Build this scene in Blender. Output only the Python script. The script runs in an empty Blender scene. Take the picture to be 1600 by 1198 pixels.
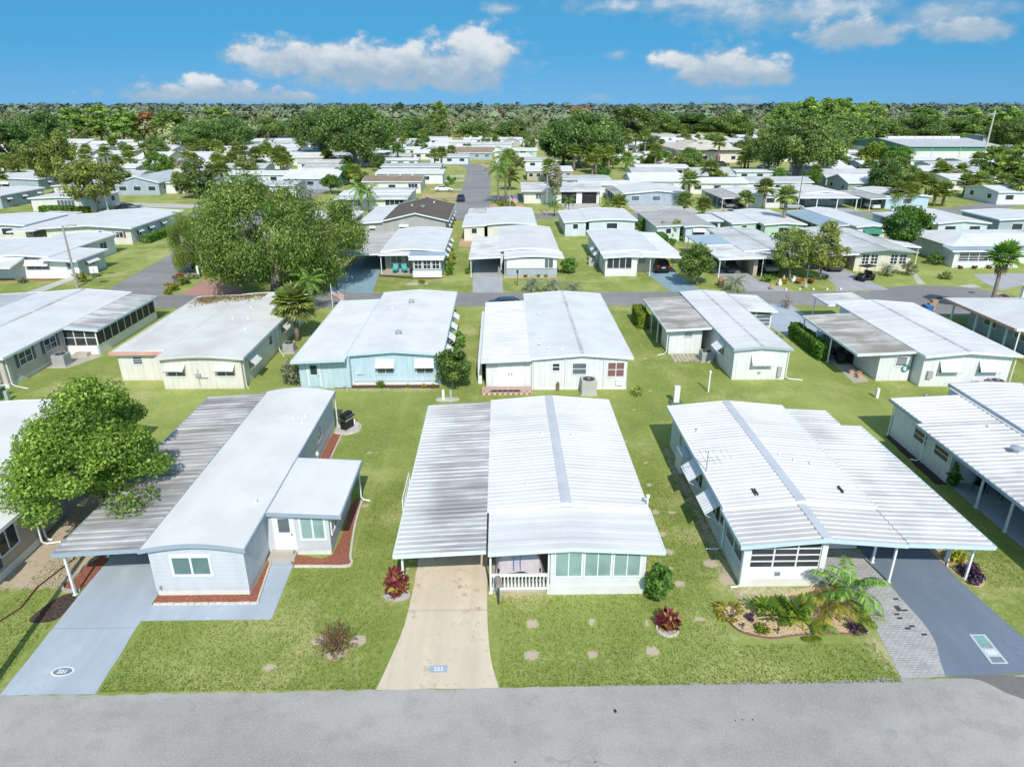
import bpy, math, random
import numpy as np
from mathutils import Vector, Matrix
R = math.radians
scene = bpy.context.scene
COL = scene.collection
rng = np.random.default_rng(7)
random.seed(7)
# ---------------------------------------------------------------- camera
CAM_H, PITCH, YAW, FPX = 20.0, R(22.2), R(0.9), 1067.0
cd = bpy.data.cameras.new('camera'); cam = bpy.data.objects.new('camera', cd); COL.objects.link(cam)
cd.sensor_width = 36; cd.lens = 36 * FPX / 1600; cd.clip_start = 0.5; cd.clip_end = 30000
cam.location = (0, 0, CAM_H); cam.rotation_euler = (R(90) - PITCH, 0, -YAW)
scene.camera = cam
def G(px, py, z=0.0):
    """survey: photograph pixel (1600 px wide) -> place on the level z"""
    u = (px - 800) / FPX; v = -(py - 599) / FPX
    cy, sy, cp, sp = math.cos(YAW), math.sin(YAW), math.cos(PITCH), math.sin(PITCH)
    d = (sy * cp + u * cy + v * sy * sp, cy * cp - u * sy + v * cy * sp, -sp + v * cp)
    t = (z - CAM_H) / d[2]
    return t * d[0], t * d[1]
# ---------------------------------------------------------------- render / colour
scene.view_settings.view_transform = 'Standard'; scene.view_settings.look = 'None'
scene.view_settings.exposure = 0; scene.view_settings.gamma = 1
scene.render.engine = 'CYCLES'
scene.cycles.max_bounces = 5; scene.cycles.diffuse_bounces = 3; scene.cycles.glossy_bounces = 2
scene.cycles.transmission_bounces = 3; scene.cycles.transparent_max_bounces = 6
scene.cycles.use_denoising = True
# ---------------------------------------------------------------- tags
def tag(o, label=None, cat=None, group=None, kind=None):
    if label: o['label'] = label
    if cat: o['category'] = cat
    if group: o['group'] = group
    if kind: o['kind'] = kind
    return o
def empty(name, loc, rz=0.0, label=None, cat=None, group=None):
    o = bpy.data.objects.new(name, None); COL.objects.link(o)
    o.location = loc; o.rotation_euler = (0, 0, rz); o.empty_display_size = 0.2
    return tag(o, label, cat, group)
def link(name, me, parent=None, loc=None, mat=None):
    o = bpy.data.objects.new(name, me); COL.objects.link(o)
    if parent is not None: o.parent = parent
    if loc is not None: o.location = loc
    if mat is not None and not me.materials: me.materials.append(mat)
    return o
def dup(root, loc, rz=None, sc=None, label=None, group=None):
    """copy of a thing with its parts and sub-parts (mesh data shared)"""
    r = root.copy(); COL.objects.link(r); r.location = loc
    if rz is not None: r.rotation_euler = (0, 0, rz)
    if sc is not None: r.scale = sc if hasattr(sc, '__len__') else (sc, sc, sc)
    if label: r['label'] = label
    if group: r['group'] = group
    for ch in list(root.children):
        c = ch.copy(); COL.objects.link(c); c.parent = r
        for g in list(ch.children):
            d = g.copy(); COL.objects.link(d); d.parent = c
    return r
# ---------------------------------------------------------------- mesh building
def np_mesh(name, V, F, mat=None, smooth=False, tint=None):
    V = np.asarray(V, dtype=np.float32); F = np.asarray(F, dtype=np.int32)
    n = F.shape[1]
    me = bpy.data.meshes.new(name)
    me.vertices.add(len(V)); me.vertices.foreach_set('co', V.ravel())
    me.loops.add(F.size); me.loops.foreach_set('vertex_index', F.ravel())
    me.polygons.add(len(F)); me.polygons.foreach_set('loop_start', np.arange(0, F.size, n, dtype=np.int32))
    try: me.polygons.foreach_set('loop_total', np.full(len(F), n, dtype=np.int32))
    except Exception: pass
    me.update(calc_edges=True)
    if smooth: me.polygons.foreach_set('use_smooth', np.ones(len(F), dtype=bool))
    if tint is not None:
        for nm, arr in tint.items():
            a = me.attributes.new(nm, 'FLOAT', 'POINT'); a.data.foreach_set('value', np.asarray(arr, dtype=np.float32))
    if mat: me.materials.append(mat)
    return me
class MB:
    def __init__(s): s.v = []; s.f = []
    def add(s, vs, fs):
        k = len(s.v); s.v += [tuple(p) for p in vs]; s.f += [tuple(i + k for i in f) for f in fs]; return s
    def box(s, x0, x1, y0, y1, z0, z1):
        if x0 > x1: x0, x1 = x1, x0
        if y0 > y1: y0, y1 = y1, y0
        return s.add([(x0,y0,z0),(x1,y0,z0),(x1,y1,z0),(x0,y1,z0),(x0,y0,z1),(x1,y0,z1),(x1,y1,z1),(x0,y1,z1)],
                     [(0,3,2,1),(4,5,6,7),(0,1,5,4),(1,2,6,5),(2,3,7,6),(3,0,4,7)])
    def hexa(s, p):   # 8 points, bottom 4 ccw then top 4
        return s.add(p, [(0,3,2,1),(4,5,6,7),(0,1,5,4),(1,2,6,5),(2,3,7,6),(3,0,4,7)])
    def tube(s, pts, rad, n=6, cap=True):
        pts = [Vector(p) for p in pts]
        if not hasattr(rad, '__len__'): rad = [rad] * len(pts)
        vs, fs = [], []
        for i, p in enumerate(pts):
            d = (pts[min(i + 1, len(pts) - 1)] - pts[max(i - 1, 0)]).normalized()
            a = d.cross(Vector((0, 0, 1)) if abs(d.z) < .9 else Vector((1, 0, 0))).normalized(); b = d.cross(a)
            for k in range(n):
                t = 2 * math.pi * k / n; vs.append(p + (a * math.cos(t) + b * math.sin(t)) * rad[i])
        for i in range(len(pts) - 1):
            for k in range(n):
                fs.append((i*n+k, i*n+(k+1)%n, (i+1)*n+(k+1)%n, (i+1)*n+k))
        if cap: fs.append(tuple(range(n-1, -1, -1))); fs.append(tuple(range((len(pts)-1)*n, len(pts)*n)))
        return s.add(vs, fs)
    def lathe(s, c, prof, n=12):
        pts = [(c[0], c[1], c[2] + z) for r, z in prof]
        vs, fs = [], []
        for (r, z) in prof:
            for k in range(n):
                t = 2*math.pi*k/n; vs.append((c[0]+r*math.cos(t), c[1]+r*math.sin(t), c[2]+z))
        m = len(prof)
        for i in range(m-1):
            for k in range(n): fs.append((i*n+k, i*n+(k+1)%n, (i+1)*n+(k+1)%n, (i+1)*n+k))
        fs.append(tuple(range(n-1,-1,-1))); fs.append(tuple(range((m-1)*n, m*n)))
        return s.add(vs, fs)
    def prism(s, poly, axis, a, b):   # poly of 2-D points extruded along axis
        n = len(poly)
        def P(p, t): return (t, p[0], p[1]) if axis == 'x' else (p[0], t, p[1]) if axis == 'y' else (p[0], p[1], t)
        vs = [P(p, a) for p in poly] + [P(p, b) for p in poly]
        fs = [tuple(range(n-1,-1,-1)), tuple(range(n, 2*n))] + [(i, (i+1)%n, n+(i+1)%n, n+i) for i in range(n)]
        return s.add(vs, fs)
    def build(s, name, mat, parent=None, off=(0,0,0), smooth=False, bevel=0):
        me = bpy.data.meshes.new(name)
        me.from_pydata([(x-off[0], y-off[1], z-off[2]) for x, y, z in s.v], [], s.f); 
        if smooth: me.polygons.foreach_set('use_smooth', [True]*len(me.polygons))
        me.materials.append(mat); me.update()
        import bmesh
        bm = bmesh.new(); bm.from_mesh(me); bmesh.ops.recalc_face_normals(bm, faces=bm.faces)
        if bevel: bmesh.ops.bevel(bm, geom=bm.edges[:], offset=bevel, segments=2, affect='EDGES', clamp_overlap=True)
        bm.to_mesh(me); bm.free()
        return link(name, me, parent)
# ---------------------------------------------------------------- node helpers
class NT:
    def __init__(s, name):
        s.m = bpy.data.materials.new(name); s.m.use_nodes = True; s.t = s.m.node_tree; s.t.nodes.clear()
        s.out = s.n('ShaderNodeOutputMaterial')
    def n(s, typ, **kw):
        o = s.t.nodes.new(typ)
        for k, v in kw.items(): setattr(o, k, v)
        return o
    def l(s, a, b): s.t.links.new(a, b)
    def val(s, sock, v):
        if hasattr(v, 'links') or isinstance(v, bpy.types.NodeSocket): s.l(v, sock)
        elif hasattr(v, '__len__') and len(v) == 3 and sock.type == 'RGBA': sock.default_value = (*v, 1)
        else: sock.default_value = v
    def math(s, op, a, b=None, clamp=False):
        o = s.n('ShaderNodeMath', operation=op, use_clamp=clamp); s.val(o.inputs[0], a)
        if b is not None: s.val(o.inputs[1], b)
        return o.outputs[0]
    def mix(s, f, a, b, bt='MIX'):
        o = s.n('ShaderNodeMix', data_type='RGBA', blend_type=bt); s.val(o.inputs[0], f); s.val(o.inputs[6], a); s.val(o.inputs[7], b)
        return o.outputs[2]
    def coord(s, kind='Object'): return s.n('ShaderNodeTexCoord').outputs[kind]
    def pos(s): return s.n('ShaderNodeNewGeometry').outputs['Position']
    def scale(s, vec, sc):
        o = s.n('ShaderNodeVectorMath', operation='MULTIPLY'); s.l(vec, o.inputs[0]); o.inputs[1].default_value = sc; return o.outputs[0]
    def noise(s, vec, sc, detail=3, rough=.55, dist=0.0):
        o = s.n('ShaderNodeTexNoise'); s.l(vec, o.inputs['Vector']); o.inputs['Scale'].default_value = sc
        o.inputs['Detail'].default_value = detail; o.inputs['Roughness'].default_value = rough; o.inputs['Distortion'].default_value = dist
        return o.outputs[0]
    def ramp(s, f, a, b):   # smoothstep remap
        o = s.n('ShaderNodeMapRange', interpolation_type='SMOOTHSTEP'); s.val(o.inputs[0], f); o.inputs[1].default_value = a; o.inputs[2].default_value = b
        return o.outputs[0]
    def sep(s, v):
        o = s.n('ShaderNodeSeparateXYZ'); s.l(v, o.inputs[0]); return o.outputs
    def attr(s, nm):
        return s.n('ShaderNodeAttribute', attribute_name=nm).outputs['Fac']
    def bsdf(s, col, rough=.7, spec=.3, metal=0, bump=None, bstr=.3, bdist=.02, **kw):
        p = s.n('ShaderNodeBsdfPrincipled'); s.val(p.inputs['Base Color'], col); s.val(p.inputs['Roughness'], rough)
        p.inputs['Specular IOR Level'].default_value = spec; p.inputs['Metallic'].default_value = metal
        if bump is not None:
            b = s.n('ShaderNodeBump'); b.inputs['Strength'].default_value = bstr; b.inputs['Distance'].default_value = bdist
            s.l(bump, b.inputs['Height']); s.l(b.outputs[0], p.inputs['Normal'])
        return p.outputs[0]
    def done(s, sh): s.l(sh, s.out.inputs[0]); return s.m
def mul(c, k): return tuple(min(1, x*k) for x in c)
_mc = {}
def paint(name, col, rough=.6, var=.10, sc=1.2, fine=25, bump=0.0, spec=.3, metal=0):
    """general weathered surface: two noise octaves of tone, optional fine bump"""
    key = (name, col)
    if key in _mc: return _mc[key]
    t = NT(name); v = t.coord()
    n1 = t.noise(v, sc, 4); n2 = t.noise(v, fine, 2)
    f = t.math('ADD', t.math('MULTIPLY', n1, .7), t.math('MULTIPLY', n2, .3))
    c = t.mix(t.ramp(f, .3, .7), mul(col, 1-var), mul(col, 1+var*.6))
    _mc[key] = t.done(t.bsdf(c, rough, spec, metal, n2 if bump else None, bump))
    return _mc[key]
def siding(name, col, pitch=.2, axis='z', var=.06, depth=.5, dirt=.25):
    """lapped boards (axis z) or grooved vertical panels (axis x/y use both)"""
    key = (name, col, pitch, axis)
    if key in _mc: return _mc[key]
    t = NT(name); v = t.coord(); s = t.sep(v)
    if axis == 'z': fr = t.math('FRACT', t.math('DIVIDE', s[2], pitch))
    else: fr = t.math('FRACT', t.math('DIVIDE', t.math('ADD', s[0], s[1]), pitch))
    groove = t.ramp(fr, .0, .12)
    n1 = t.noise(t.scale(v, (1, 1, .35)), 1.6, 4)
    c = t.mix(t.ramp(n1, .3, .75), mul(col, 1-var*1.6), mul(col, 1+var*.5))
    low = t.math('MULTIPLY', t.ramp(t.math('ADD', s[2], t.math('MULTIPLY', n1, .5)), .75, .2), dirt)
    c = t.mix(low, c, mul((col[0]*.8, col[1]*.74, col[2]*.66), .85))
    c = t.mix(t.math('MULTIPLY', t.math('SUBTRACT', 1.0, groove), .38), c, mul(col, .45))  # groove shade painted into the wall colour as dark lines
    h = fr if axis == 'z' else groove
    _mc[key] = t.done(t.bsdf(c, .55, .3, 0, h, depth, .015))
    return _mc[key]
def rooftop(name, col, dirt_col, amount, along=(.12, 3.0, 1), rough=.55, seam=None, grain=.1, lo=.42, hi=.72, fade=None, cloud=.5):
    """coated metal roof with mould streaks lying along the ribs"""
    if name in _mc: return _mc[name]
    t = NT(name); v = t.coord(); s = t.sep(v)
    n1 = t.noise(t.scale(v, along), 1.0, 5, .62); n2 = t.noise(v, .35, 3); n3 = t.noise(v, 18, 2)
    f = t.math('ADD', t.math('MULTIPLY', n1, .6), t.math('MULTIPLY', n2, cloud))
    st = t.math('MULTIPLY', t.ramp(f, lo, hi), amount)
    if fade: st = t.math('MULTIPLY', st, t.math('ADD', fade[2], t.math('MULTIPLY', t.ramp(t.math('ADD', s[0], t.math('MULTIPLY', n2, 1.2)), fade[0], fade[1]), 1-fade[2])))
    c = t.mix(t.ramp(n3, .3, .7), mul(col, 1-grain), col)
    c = t.mix(st, c, dirt_col)
    if seam:
        fr = t.math('FRACT', t.math('DIVIDE', s[1], seam))
        ln = t.math('SUBTRACT', 1.0, t.ramp(t.math('ABSOLUTE', t.math('SUBTRACT', fr, .5)), .0, .14))
        c = t.mix(t.math('MULTIPLY', ln, .4), c, mul(col, .6))
    _mc[name] = t.done(t.bsdf(c, rough, .3, 0, n3, .08, .01))
    return _mc[name]
# ================================================================ materials
WHITE = paint('white_paint', (.80, .80, .79), .5, .05)
TRIM = paint('white_trim', (.78, .80, .81), .45, .05)
MINT = paint('mint_trim', (.68, .77, .745), .45, .05)
SLATETRIM = paint('slate_blue_trim', (.33, .40, .46), .45, .06)
BLUETRIM = paint('pale_blue_trim', (.55, .67, .71), .45, .05)
GREYTRIM = paint('grey_trim', (.42, .47, .52), .5, .08)
PINK = paint('faded_pink_trim', (.62, .36, .29), .6, .15)
DARKTRIM = paint('dark_trim', (.05, .055, .06), .6, .1)
BLACK = paint('black_plastic', (.02, .02, .022), .45, .2)
RUBBER = paint('tyre_rubber', (.02, .02, .02), .8, .2)
STEEL = paint('galvanised_steel', (.42, .44, .45), .4, .12, metal=.6)
ALU = paint('dull_aluminium', (.55, .57, .58), .4, .1, metal=.4)
GREYBOX = paint('grey_cabinet', (.40, .41, .41), .5, .08)
GREENBOX = paint('green_cabinet', (.12, .19, .13), .55, .12)
TEAL = paint('teal_paint', (.05, .35, .36), .5, .1)
GREEN = paint('green_paint', (.05, .25, .16), .55, .12)
RED = paint('red_paint', (.35, .03, .03), .4, .1)
BLUE = paint('blue_plastic', (.05, .2, .5), .4, .1)
TAN = paint('tan_card', (.45, .30, .17), .8, .12)
WOOD = paint('weathered_wood', (.20, .15, .10), .8, .25, 2)
CONC = paint('bare_concrete', (.48, .44, .37), .85, .14, .8, 30, .2)
CURB = paint('white_cast_edging', (.62, .56, .49), .8, .15, 3)
BLOCK = paint('painted_block', (.70, .70, .66), .7, .08)
STONE = paint('pale_stone', (.5, .44, .36), .85, .3, 2.5)
POLE = paint('pole_grey', (.36, .35, .33), .8, .12)
CPOLE = paint('pale_concrete_pole', (.55, .52, .47), .85, .1)
CLOTH = paint('grey_cover_cloth', (.52, .47, .50), .85, .12, 3)
BARK = paint('bark', (.16, .13, .10), .9, .35, 3, 14, .6)
BARKG = paint('grey_bark', (.30, .27, .235), .9, .3, 3, 14, .6)
PALMBARK = paint('palm_trunk_bark', (.27, .22, .17), .9, .35, 4, 12, .6)
SCREEN = paint('insect_screen', (.055, .058, .06), .6, .3, 1.5)
DARKIN = paint('dark_interior', (.03, .03, .032), .8, .4, 1)
MAROON = paint('maroon_blind', (.24, .12, .11), .6, .15)
SHUT = paint('slate_shutter', (.10, .12, .15), .6, .1)
# roofs
R_WHITE = rooftop('white_coated_roof', (.76, .755, .745), (.46, .46, .45), .30, (.5, .5, 1), .5, None, .04)
R_MEMB = rooftop('white_membrane_roof', (.785, .77, .75), (.58, .56, .535), .45, (.5, .35, 1), .6, None, .03)
R_PAN = rooftop('white_pan_roof', (.73, .725, .715), (.30, .29, .285), .7, (.10, 2.2, 1), .5, None, .06)
R_PANL = rooftop('lightly_soiled_pan_roof', (.79, .775, .755), (.40, .395, .385), .38, (.10, 2.2, 1), .5, None, .06)
R_MOULD = rooftop('mouldy_pan_roof', (.68, .68, .68), (.20, .195, .19), .92, (.25, 4.5, 1), .6, .36, .12, .30, .58, None, .3)
R_MOULD223 = rooftop('mouldy_pan_roof_by_ridge', (.70, .70, .70), (.23, .225, .22), .95, (.28, 5.0, 1), .6, .357, .12, .26, .56, (-5.9, -3.4, .2), .28)
R_DARK = rooftop('heavily_stained_pan_roof', (.58, .57, .555), (.18, .17, .165), .95, (.2, 4.0, 1), .65, .42, .15, .30, .60, None, .32)
R_CAP = rooftop('pale_blue_grey_ridge_strip', (.60, .62, .655), (.45, .46, .48), .5, (1, 1, 1), .5, None, .06)
R_WARM = rooftop('pale_warm_grey_roof', (.63, .62, .60), (.42, .41, .39), .6, (.12, 2.2, 1), .55, None, .06)
R_GREY = rooftop('grey_roll_roof', (.52, .50, .48), (.30, .28, .27), .7, (.3, 1.2, 1), .75, .9, .12)
R_LGREY = rooftop('light_grey_metal_roof', (.60, .61, .62), (.36, .36, .36), .6, (.2, 1.6, 1), .55, .6, .08)
R_CREAM = rooftop('off_white_smooth_roof', (.74, .73, .69), (.50, .47, .42), .5, (.35, .35, 1), .6, None, .05)
R_BLUE = rooftop('blue_grey_metal_roof', (.36, .47, .55), (.25, .30, .34), .5, (.2, 1.6, 1), .5, .5, .08)
R_BROWN = rooftop('brown_shingle_roof', (.175, .138, .115), (.10, .082, .07), .8, (.6, 2.5, 1), .9, .3, .25)
R_TAN = rooftop('tan_shingle_roof', (.34, .26, .20), (.22, .17, .13), .8, (.6, 2.5, 1), .9, .3, .2)
R_CLUB = rooftop('pale_tan_roof', (.70, .63, .55), (.45, .38, .31), .7, (.6, .6, 1), .85, None, .1)
# walls
W_SID = siding('pale_grey_lap_siding', (.60, .62, .65), .21)
W_WHITE = siding('white_panel_wall', (.76, .77, .77), .41, 'xy')
W_WLAP = siding('white_lap_wall', (.74, .75, .76), .22)
W_CREAM = siding('cream_panel_wall', (.74, .72, .65), .41, 'xy')
W_CREAM2 = siding('pale_yellow_wall', (.71, .67, .53), .3, 'z')
W_BEIGE = siding('beige_panel_wall', (.56, .52, .45), .41, 'xy')
W_BLUE = siding('light_blue_wall', (.50, .645, .725), .41, 'xy')
W_PBLUE = siding('pale_blue_wall', (.62, .70, .74), .3, 'z')
W_GREY = siding('grey_lap_wall', (.43, .43, .42), .22)
W_BGREY = siding('blue_grey_wall', (.38, .45, .51), .25)
W_GREEN = siding('pale_green_wall', (.50, .66, .54), .3, 'z')
W_DGREEN = siding('sage_green_wall', (.34, .42, .37), .25)
W_TAN = siding('tan_wall', (.50, .43, .35), .25)
W_PINK = siding('pale_pink_wall', (.72, .65, .58), .25)
W_TEAL = siding('teal_wall', (.14, .42, .45), .25)
def glass(name, col, rough=.12, blind=True):
    t = NT(name); v = t.coord(); s = t.sep(v)
    fr = t.math('FRACT', t.math('DIVIDE', s[2], .06))
    c = t.mix(t.math('MULTIPLY', t.ramp(fr, .1, .5), .25 if blind else 0.0), col, mul(col, .6))
    c = t.mix(t.ramp(t.noise(v, .9, 2), .35, .7), c, mul(col, .72))
    return t.done(t.bsdf(c, rough, .5))
G_TEAL = glass('blind_behind_green_glass', (.30, .44, .40)); G_TEALD = glass('dark_green_glass', (.15, .25, .245))  # the second one is a darker green
G_DARK = glass('dark_window_glass', (.045, .055, .065), .08, False); G_GREY = glass('grey_window_glass', (.16, .19, .21), .1)
G_BLUE = glass('dark_car_glass', (.02, .025, .03), .05, False)
def lawn():
    t = NT('lawn_grass'); p = t.pos()
    big = t.noise(p, .055, 4, .6); mid = t.noise(p, .32, 5, .65); fine = t.noise(t.scale(p, (1, .8, 1)), 5.0, 4, .7); ff = t.noise(p, 26, 3, .7)
    g1, g2, g3, dry = (.205, .268, .056), (.285, .345, .082), (.365, .410, .125), (.58, .51, .26)
    c = t.mix(t.ramp(mid, .36, .66), g1, g2)
    c = t.mix(t.math('MULTIPLY', t.ramp(fine, .42, .72), .75), c, g3)
    trk = t.noise(t.scale(p, (1.5, .16, 1)), .8, 3, .6)
    c = t.mix(t.math('MULTIPLY', t.ramp(trk, .50, .70), .42), c, g3)
    d = t.math('ADD', t.attr('dry'), t.math('MULTIPLY', t.math('SUBTRACT', mid, .46), 2.2))
    d = t.math('ADD', d, t.math('MULTIPLY', t.math('SUBTRACT', fine, .5), 1.1))
    c = t.mix(t.math('MULTIPLY', t.ramp(d, .22, 1.0), .75), c, dry)
    pt = t.noise(p, .16, 4, .65); c = t.mix(t.math('MULTIPLY', t.math('MULTIPLY', t.ramp(pt, .50, .66), t.ramp(fine, .36, .60)), .6), c, (.52, .47, .21))
    sp = t.math('MULTIPLY', t.ramp(t.math('ADD', t.math('MULTIPLY', mid, .5), t.math('MULTIPLY', fine, .5)), .585, .68), .5)
    c = t.mix(sp, c, (.38, .34, .16))
    c = t.mix(t.math('MULTIPLY', t.ramp(ff, .40, .74), .5), c, mul(g1, .42))
    c = t.mix(t.math('MULTIPLY', t.ramp(big, .42, .66), .45), c, mul(g3, 1.12))
    b = t.math('ADD', t.attr('bare'), t.math('MULTIPLY', t.math('SUBTRACT', fine, .5), 1.1))
    b = t.math('ADD', b, t.math('MULTIPLY', t.math('SUBTRACT', mid, .5), .5))
    dirt = t.mix(t.ramp(ff, .35, .7), (.48, .37, .28), (.66, .54, .44))
    c = t.mix(t.math('MULTIPLY', t.ramp(b, .42, .75), .92), c, dirt)
    h = t.math('ADD', fine, t.math('MULTIPLY', ff, .6))
    return t.done(t.bsdf(c, .9, .15, 0, h, .55, .05))
M_LAWN = lawn()
def asphalt(name, col, crack=True, dark=.35):
    t = NT(name); p = t.pos()
    big = t.noise(t.scale(p, (.5, 1.4, 1)), .14, 4, .6); mid = t.noise(p, .9, 5, .65); g = t.noise(p, 45, 2, .8); gg = t.noise(p, 14, 3, .75)
    c = t.mix(t.ramp(big, .35, .68), mul(col, 1-dark*.5), mul(col, 1.12))
    c = t.mix(t.math('MULTIPLY', t.ramp(mid, .43, .70), .48), c, mul(col, 1-dark))
    c = t.mix(t.math('MULTIPLY', t.ramp(g, .42, .68), .50), c, mul(col, .52))
    c = t.mix(t.math('MULTIPLY', t.ramp(gg, .50, .68), .42), c, mul(col, 1.35))
    if crack:
        vv = t.n('ShaderNodeTexVoronoi', feature='DISTANCE_TO_EDGE'); wv = t.n('ShaderNodeVectorMath', operation='ADD')
        nz = t.n('ShaderNodeTexNoise'); t.l(p, nz.inputs['Vector']); nz.inputs['Scale'].default_value = .8
        t.l(t.scale(nz.outputs['Color'], (1.6, 1.6, 0)), wv.inputs[0]); t.l(p, wv.inputs[1]); t.l(wv.outputs[0], vv.inputs['Vector']); vv.inputs['Scale'].default_value = .22
        k = t.math('SUBTRACT', 1.0, t.ramp(vv.outputs['Distance'], .0, .006))
        k = t.math('MULTIPLY', k, t.ramp(t.noise(p, .35, 2), .52, .66))
        c = t.mix(t.math('MULTIPLY', k, .35), c, mul(col, .4))
    return t.done(t.bsdf(c, .92, .2, 0, g, .35, .012))
M_ROAD = asphalt('old_asphalt', (.445, .418, .388)); M_ROAD2 = asphalt('street_asphalt', (.30, .295, .29), False)
def slab(name, col, stain, amt=.5, joint=None, bump=.15):
    t = NT(name); p = t.pos(); s = t.sep(p)
    big = t.noise(t.scale(p, (1.4, .45, 1)), .5, 4, .6); mid = t.noise(p, 2.2, 5, .7); g = t.noise(p, 40, 2, .7)
    c = t.mix(t.ramp(big, .35, .7), mul(col, .9), mul(col, 1.06))
    c = t.mix(t.math('MULTIPLY', t.ramp(t.math('ADD', t.math('MULTIPLY', mid, .6), t.math('MULTIPLY', big, .4)), .53, .66), amt), c, stain)
    sp = t.noise(p, 7.5, 3, .7); c = t.mix(t.math('MULTIPLY', t.math('MULTIPLY', t.ramp(sp, .62, .70), t.ramp(big, .42, .62)), .75), c, mul(stain, .5))
    c = t.mix(t.math('MULTIPLY', t.ramp(t.noise(t.scale(p, (2.4, .10, 1)), .8, 1), .45, .8), .13), c, mul(stain, .9))
    c = t.mix(t.math('MULTIPLY', t.ramp(g, .4, .7), .22), c, mul(col, .72))
    if joint:
        fr = t.math('FRACT', t.math('DIVIDE', s[1], joint))
        c = t.mix(t.math('MULTIPLY', t.math('SUBTRACT', 1.0, t.ramp(t.math('ABSOLUTE', t.math('SUBTRACT', fr, .5)), 0, .012)), .5), c, mul(col, .45))
    return t.done(t.bsdf(c, .85, .25, 0, g, bump, .01))
D_BLUE = slab('blue_grey_painted_concrete', (.43, .49, .55), (.52, .555, .59), .7, 4.1)
D_BEIGE = slab('old_beige_concrete', (.71, .61, .465), (.28, .185, .125), .75, 5.2, .25)
D_SLATE = slab('slate_blue_coating', (.185, .23, .29), (.155, .19, .24), .5)
D_GREY = slab('grey_concrete', (.44, .45, .46), (.33, .33, .33), .5, 5.0)
D_LILAC = slab('lilac_grey_concrete', (.43, .42, .45), (.34, .33, .34), .5, 5.0)
D_AQUA = slab('aqua_painted_concrete', (.27, .39, .45), (.22, .32, .37), .5)
D_RED = slab('faded_red_paint', (.50, .27, .24), (.40, .22, .19), .5)
D_PALE = slab('pale_concrete', (.55, .53, .49), (.40, .37, .32), .5, 3.0)
D_SAND = slab('orange_sand', (.55, .38, .22), (.44, .29, .16), .6, None, .4)
D_FLOOR = slab('pale_blue_patio_floor', (.42, .48, .54), (.36, .41, .46), .4)
def mulch(name, a, b):
    t = NT(name); p = t.pos()
    v = t.n('ShaderNodeTexVoronoi'); t.l(t.scale(p, (1, 1.7, 1)), v.inputs['Vector']); v.inputs['Scale'].default_value = 11
    n = t.noise(p, 20, 3, .7)
    c = t.mix(t.ramp(v.outputs['Distance'], .1, .75), a, b)
    c = t.mix(t.math('MULTIPLY', t.ramp(n, .45, .7), .6), c, mul(b, .5))
    return t.done(t.bsdf(c, .95, .1, 0, v.outputs['Distance'], .9, .05))
MU_RED = mulch('red_bark_mulch', (.50, .20, .13), (.30, .11, .075)); MU_TAN = mulch('golden_bark_mulch', (.85, .66, .42), (.60, .43, .25))
MU_DARK = mulch('dark_leaf_mulch', (.16, .11, .085), (.07, .05, .045)); MU_BROWN = mulch('brown_bark_mulch', (.20, .11, .08), (.11, .06, .05))
def pavers():
    t = NT('grey_concrete_pavers'); p = t.pos()
    b = t.n('ShaderNodeTexBrick'); t.l(p, b.inputs['Vector']); b.inputs['Scale'].default_value = 1.0
    b.inputs['Brick Width'].default_value = .24; b.inputs['Row Height'].default_value = .12; b.inputs['Mortar Size'].default_value = .012
    b.inputs['Color1'].default_value = (.50, .49, .475, 1); b.inputs['Color2'].default_value = (.39, .385, .375, 1); b.inputs['Mortar'].default_value = (.24, .235, .225, 1)
    n = t.noise(p, 1.1, 5, .65)
    c = t.mix(t.math('MULTIPLY', t.ramp(n, .42, .7), .5), b.outputs[0], (.54, .53, .51))
    return t.done(t.bsdf(c, .9, .2, 0, b.outputs['Fac'], -.4, .01))
M_PAVER = pavers()
def leafmat(name, dark, mid, light, trans=.3, k=1.6, bare=None):
    t = NT(name); dark, mid, light = mul(dark, k), mul(mid, k), mul(light, k)
    isl = t.n('ShaderNodeNewGeometry').outputs['Random Per Island']; rnd = t.n('ShaderNodeObjectInfo').outputs['Random']
    c = t.mix(t.ramp(isl, .0, .6), dark, mid); c = t.mix(t.ramp(isl, .55, 1.0), c, light)
    if bare is not None: c = t.mix(t.math('GREATER_THAN', t.math('FRACT', t.math('MULTIPLY', isl, 37.3)), 1-bare[0]), c, bare[1])
    hs = t.n('ShaderNodeHueSaturation'); t.val(hs.inputs['Color'], c)
    t.l(t.math('ADD', .485, t.math('MULTIPLY', rnd, .03)), hs.inputs['Hue']); t.l(t.math('ADD', .82, t.math('MULTIPLY', t.math('FRACT', t.math('MULTIPLY', rnd, 7.7)), .36)), hs.inputs['Value'])
    tone = t.n('ShaderNodeMix', data_type='RGBA', blend_type='MULTIPLY'); tone.inputs[0].default_value = 1.0; t.l(hs.outputs[0], tone.inputs[6]); tv = t.math('ADD', 1.0, t.math('MULTIPLY', t.attr('tone'), .38)); cv = t.n('ShaderNodeCombineColor'); t.l(t.math('ADD', tv, t.math('MULTIPLY', t.attr('tone'), .10)), cv.inputs[0]); t.l(tv, cv.inputs[1]); t.l(tv, cv.inputs[2]); t.l(cv.outputs[0], tone.inputs[7]); hs = tone; hso = tone.outputs[2]
    a = t.bsdf(hso, .55, .25)
    tr = t.n('ShaderNodeBsdfTranslucent'); t.l(t.mix(1.0, hso, (1.0, 1.15, .5), 'MULTIPLY'), tr.inputs[0])
    m = t.n('ShaderNodeMixShader'); m.inputs[0].default_value = trans; t.l(a, m.inputs[1]); t.l(tr.outputs[0], m.inputs[2])
    return t.done(m.outputs[0])
L_LIVE = leafmat('live_oak_leaves', (.032, .055, .017), (.080, .122, .034), (.16, .205, .065), .42, 2.3)
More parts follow.
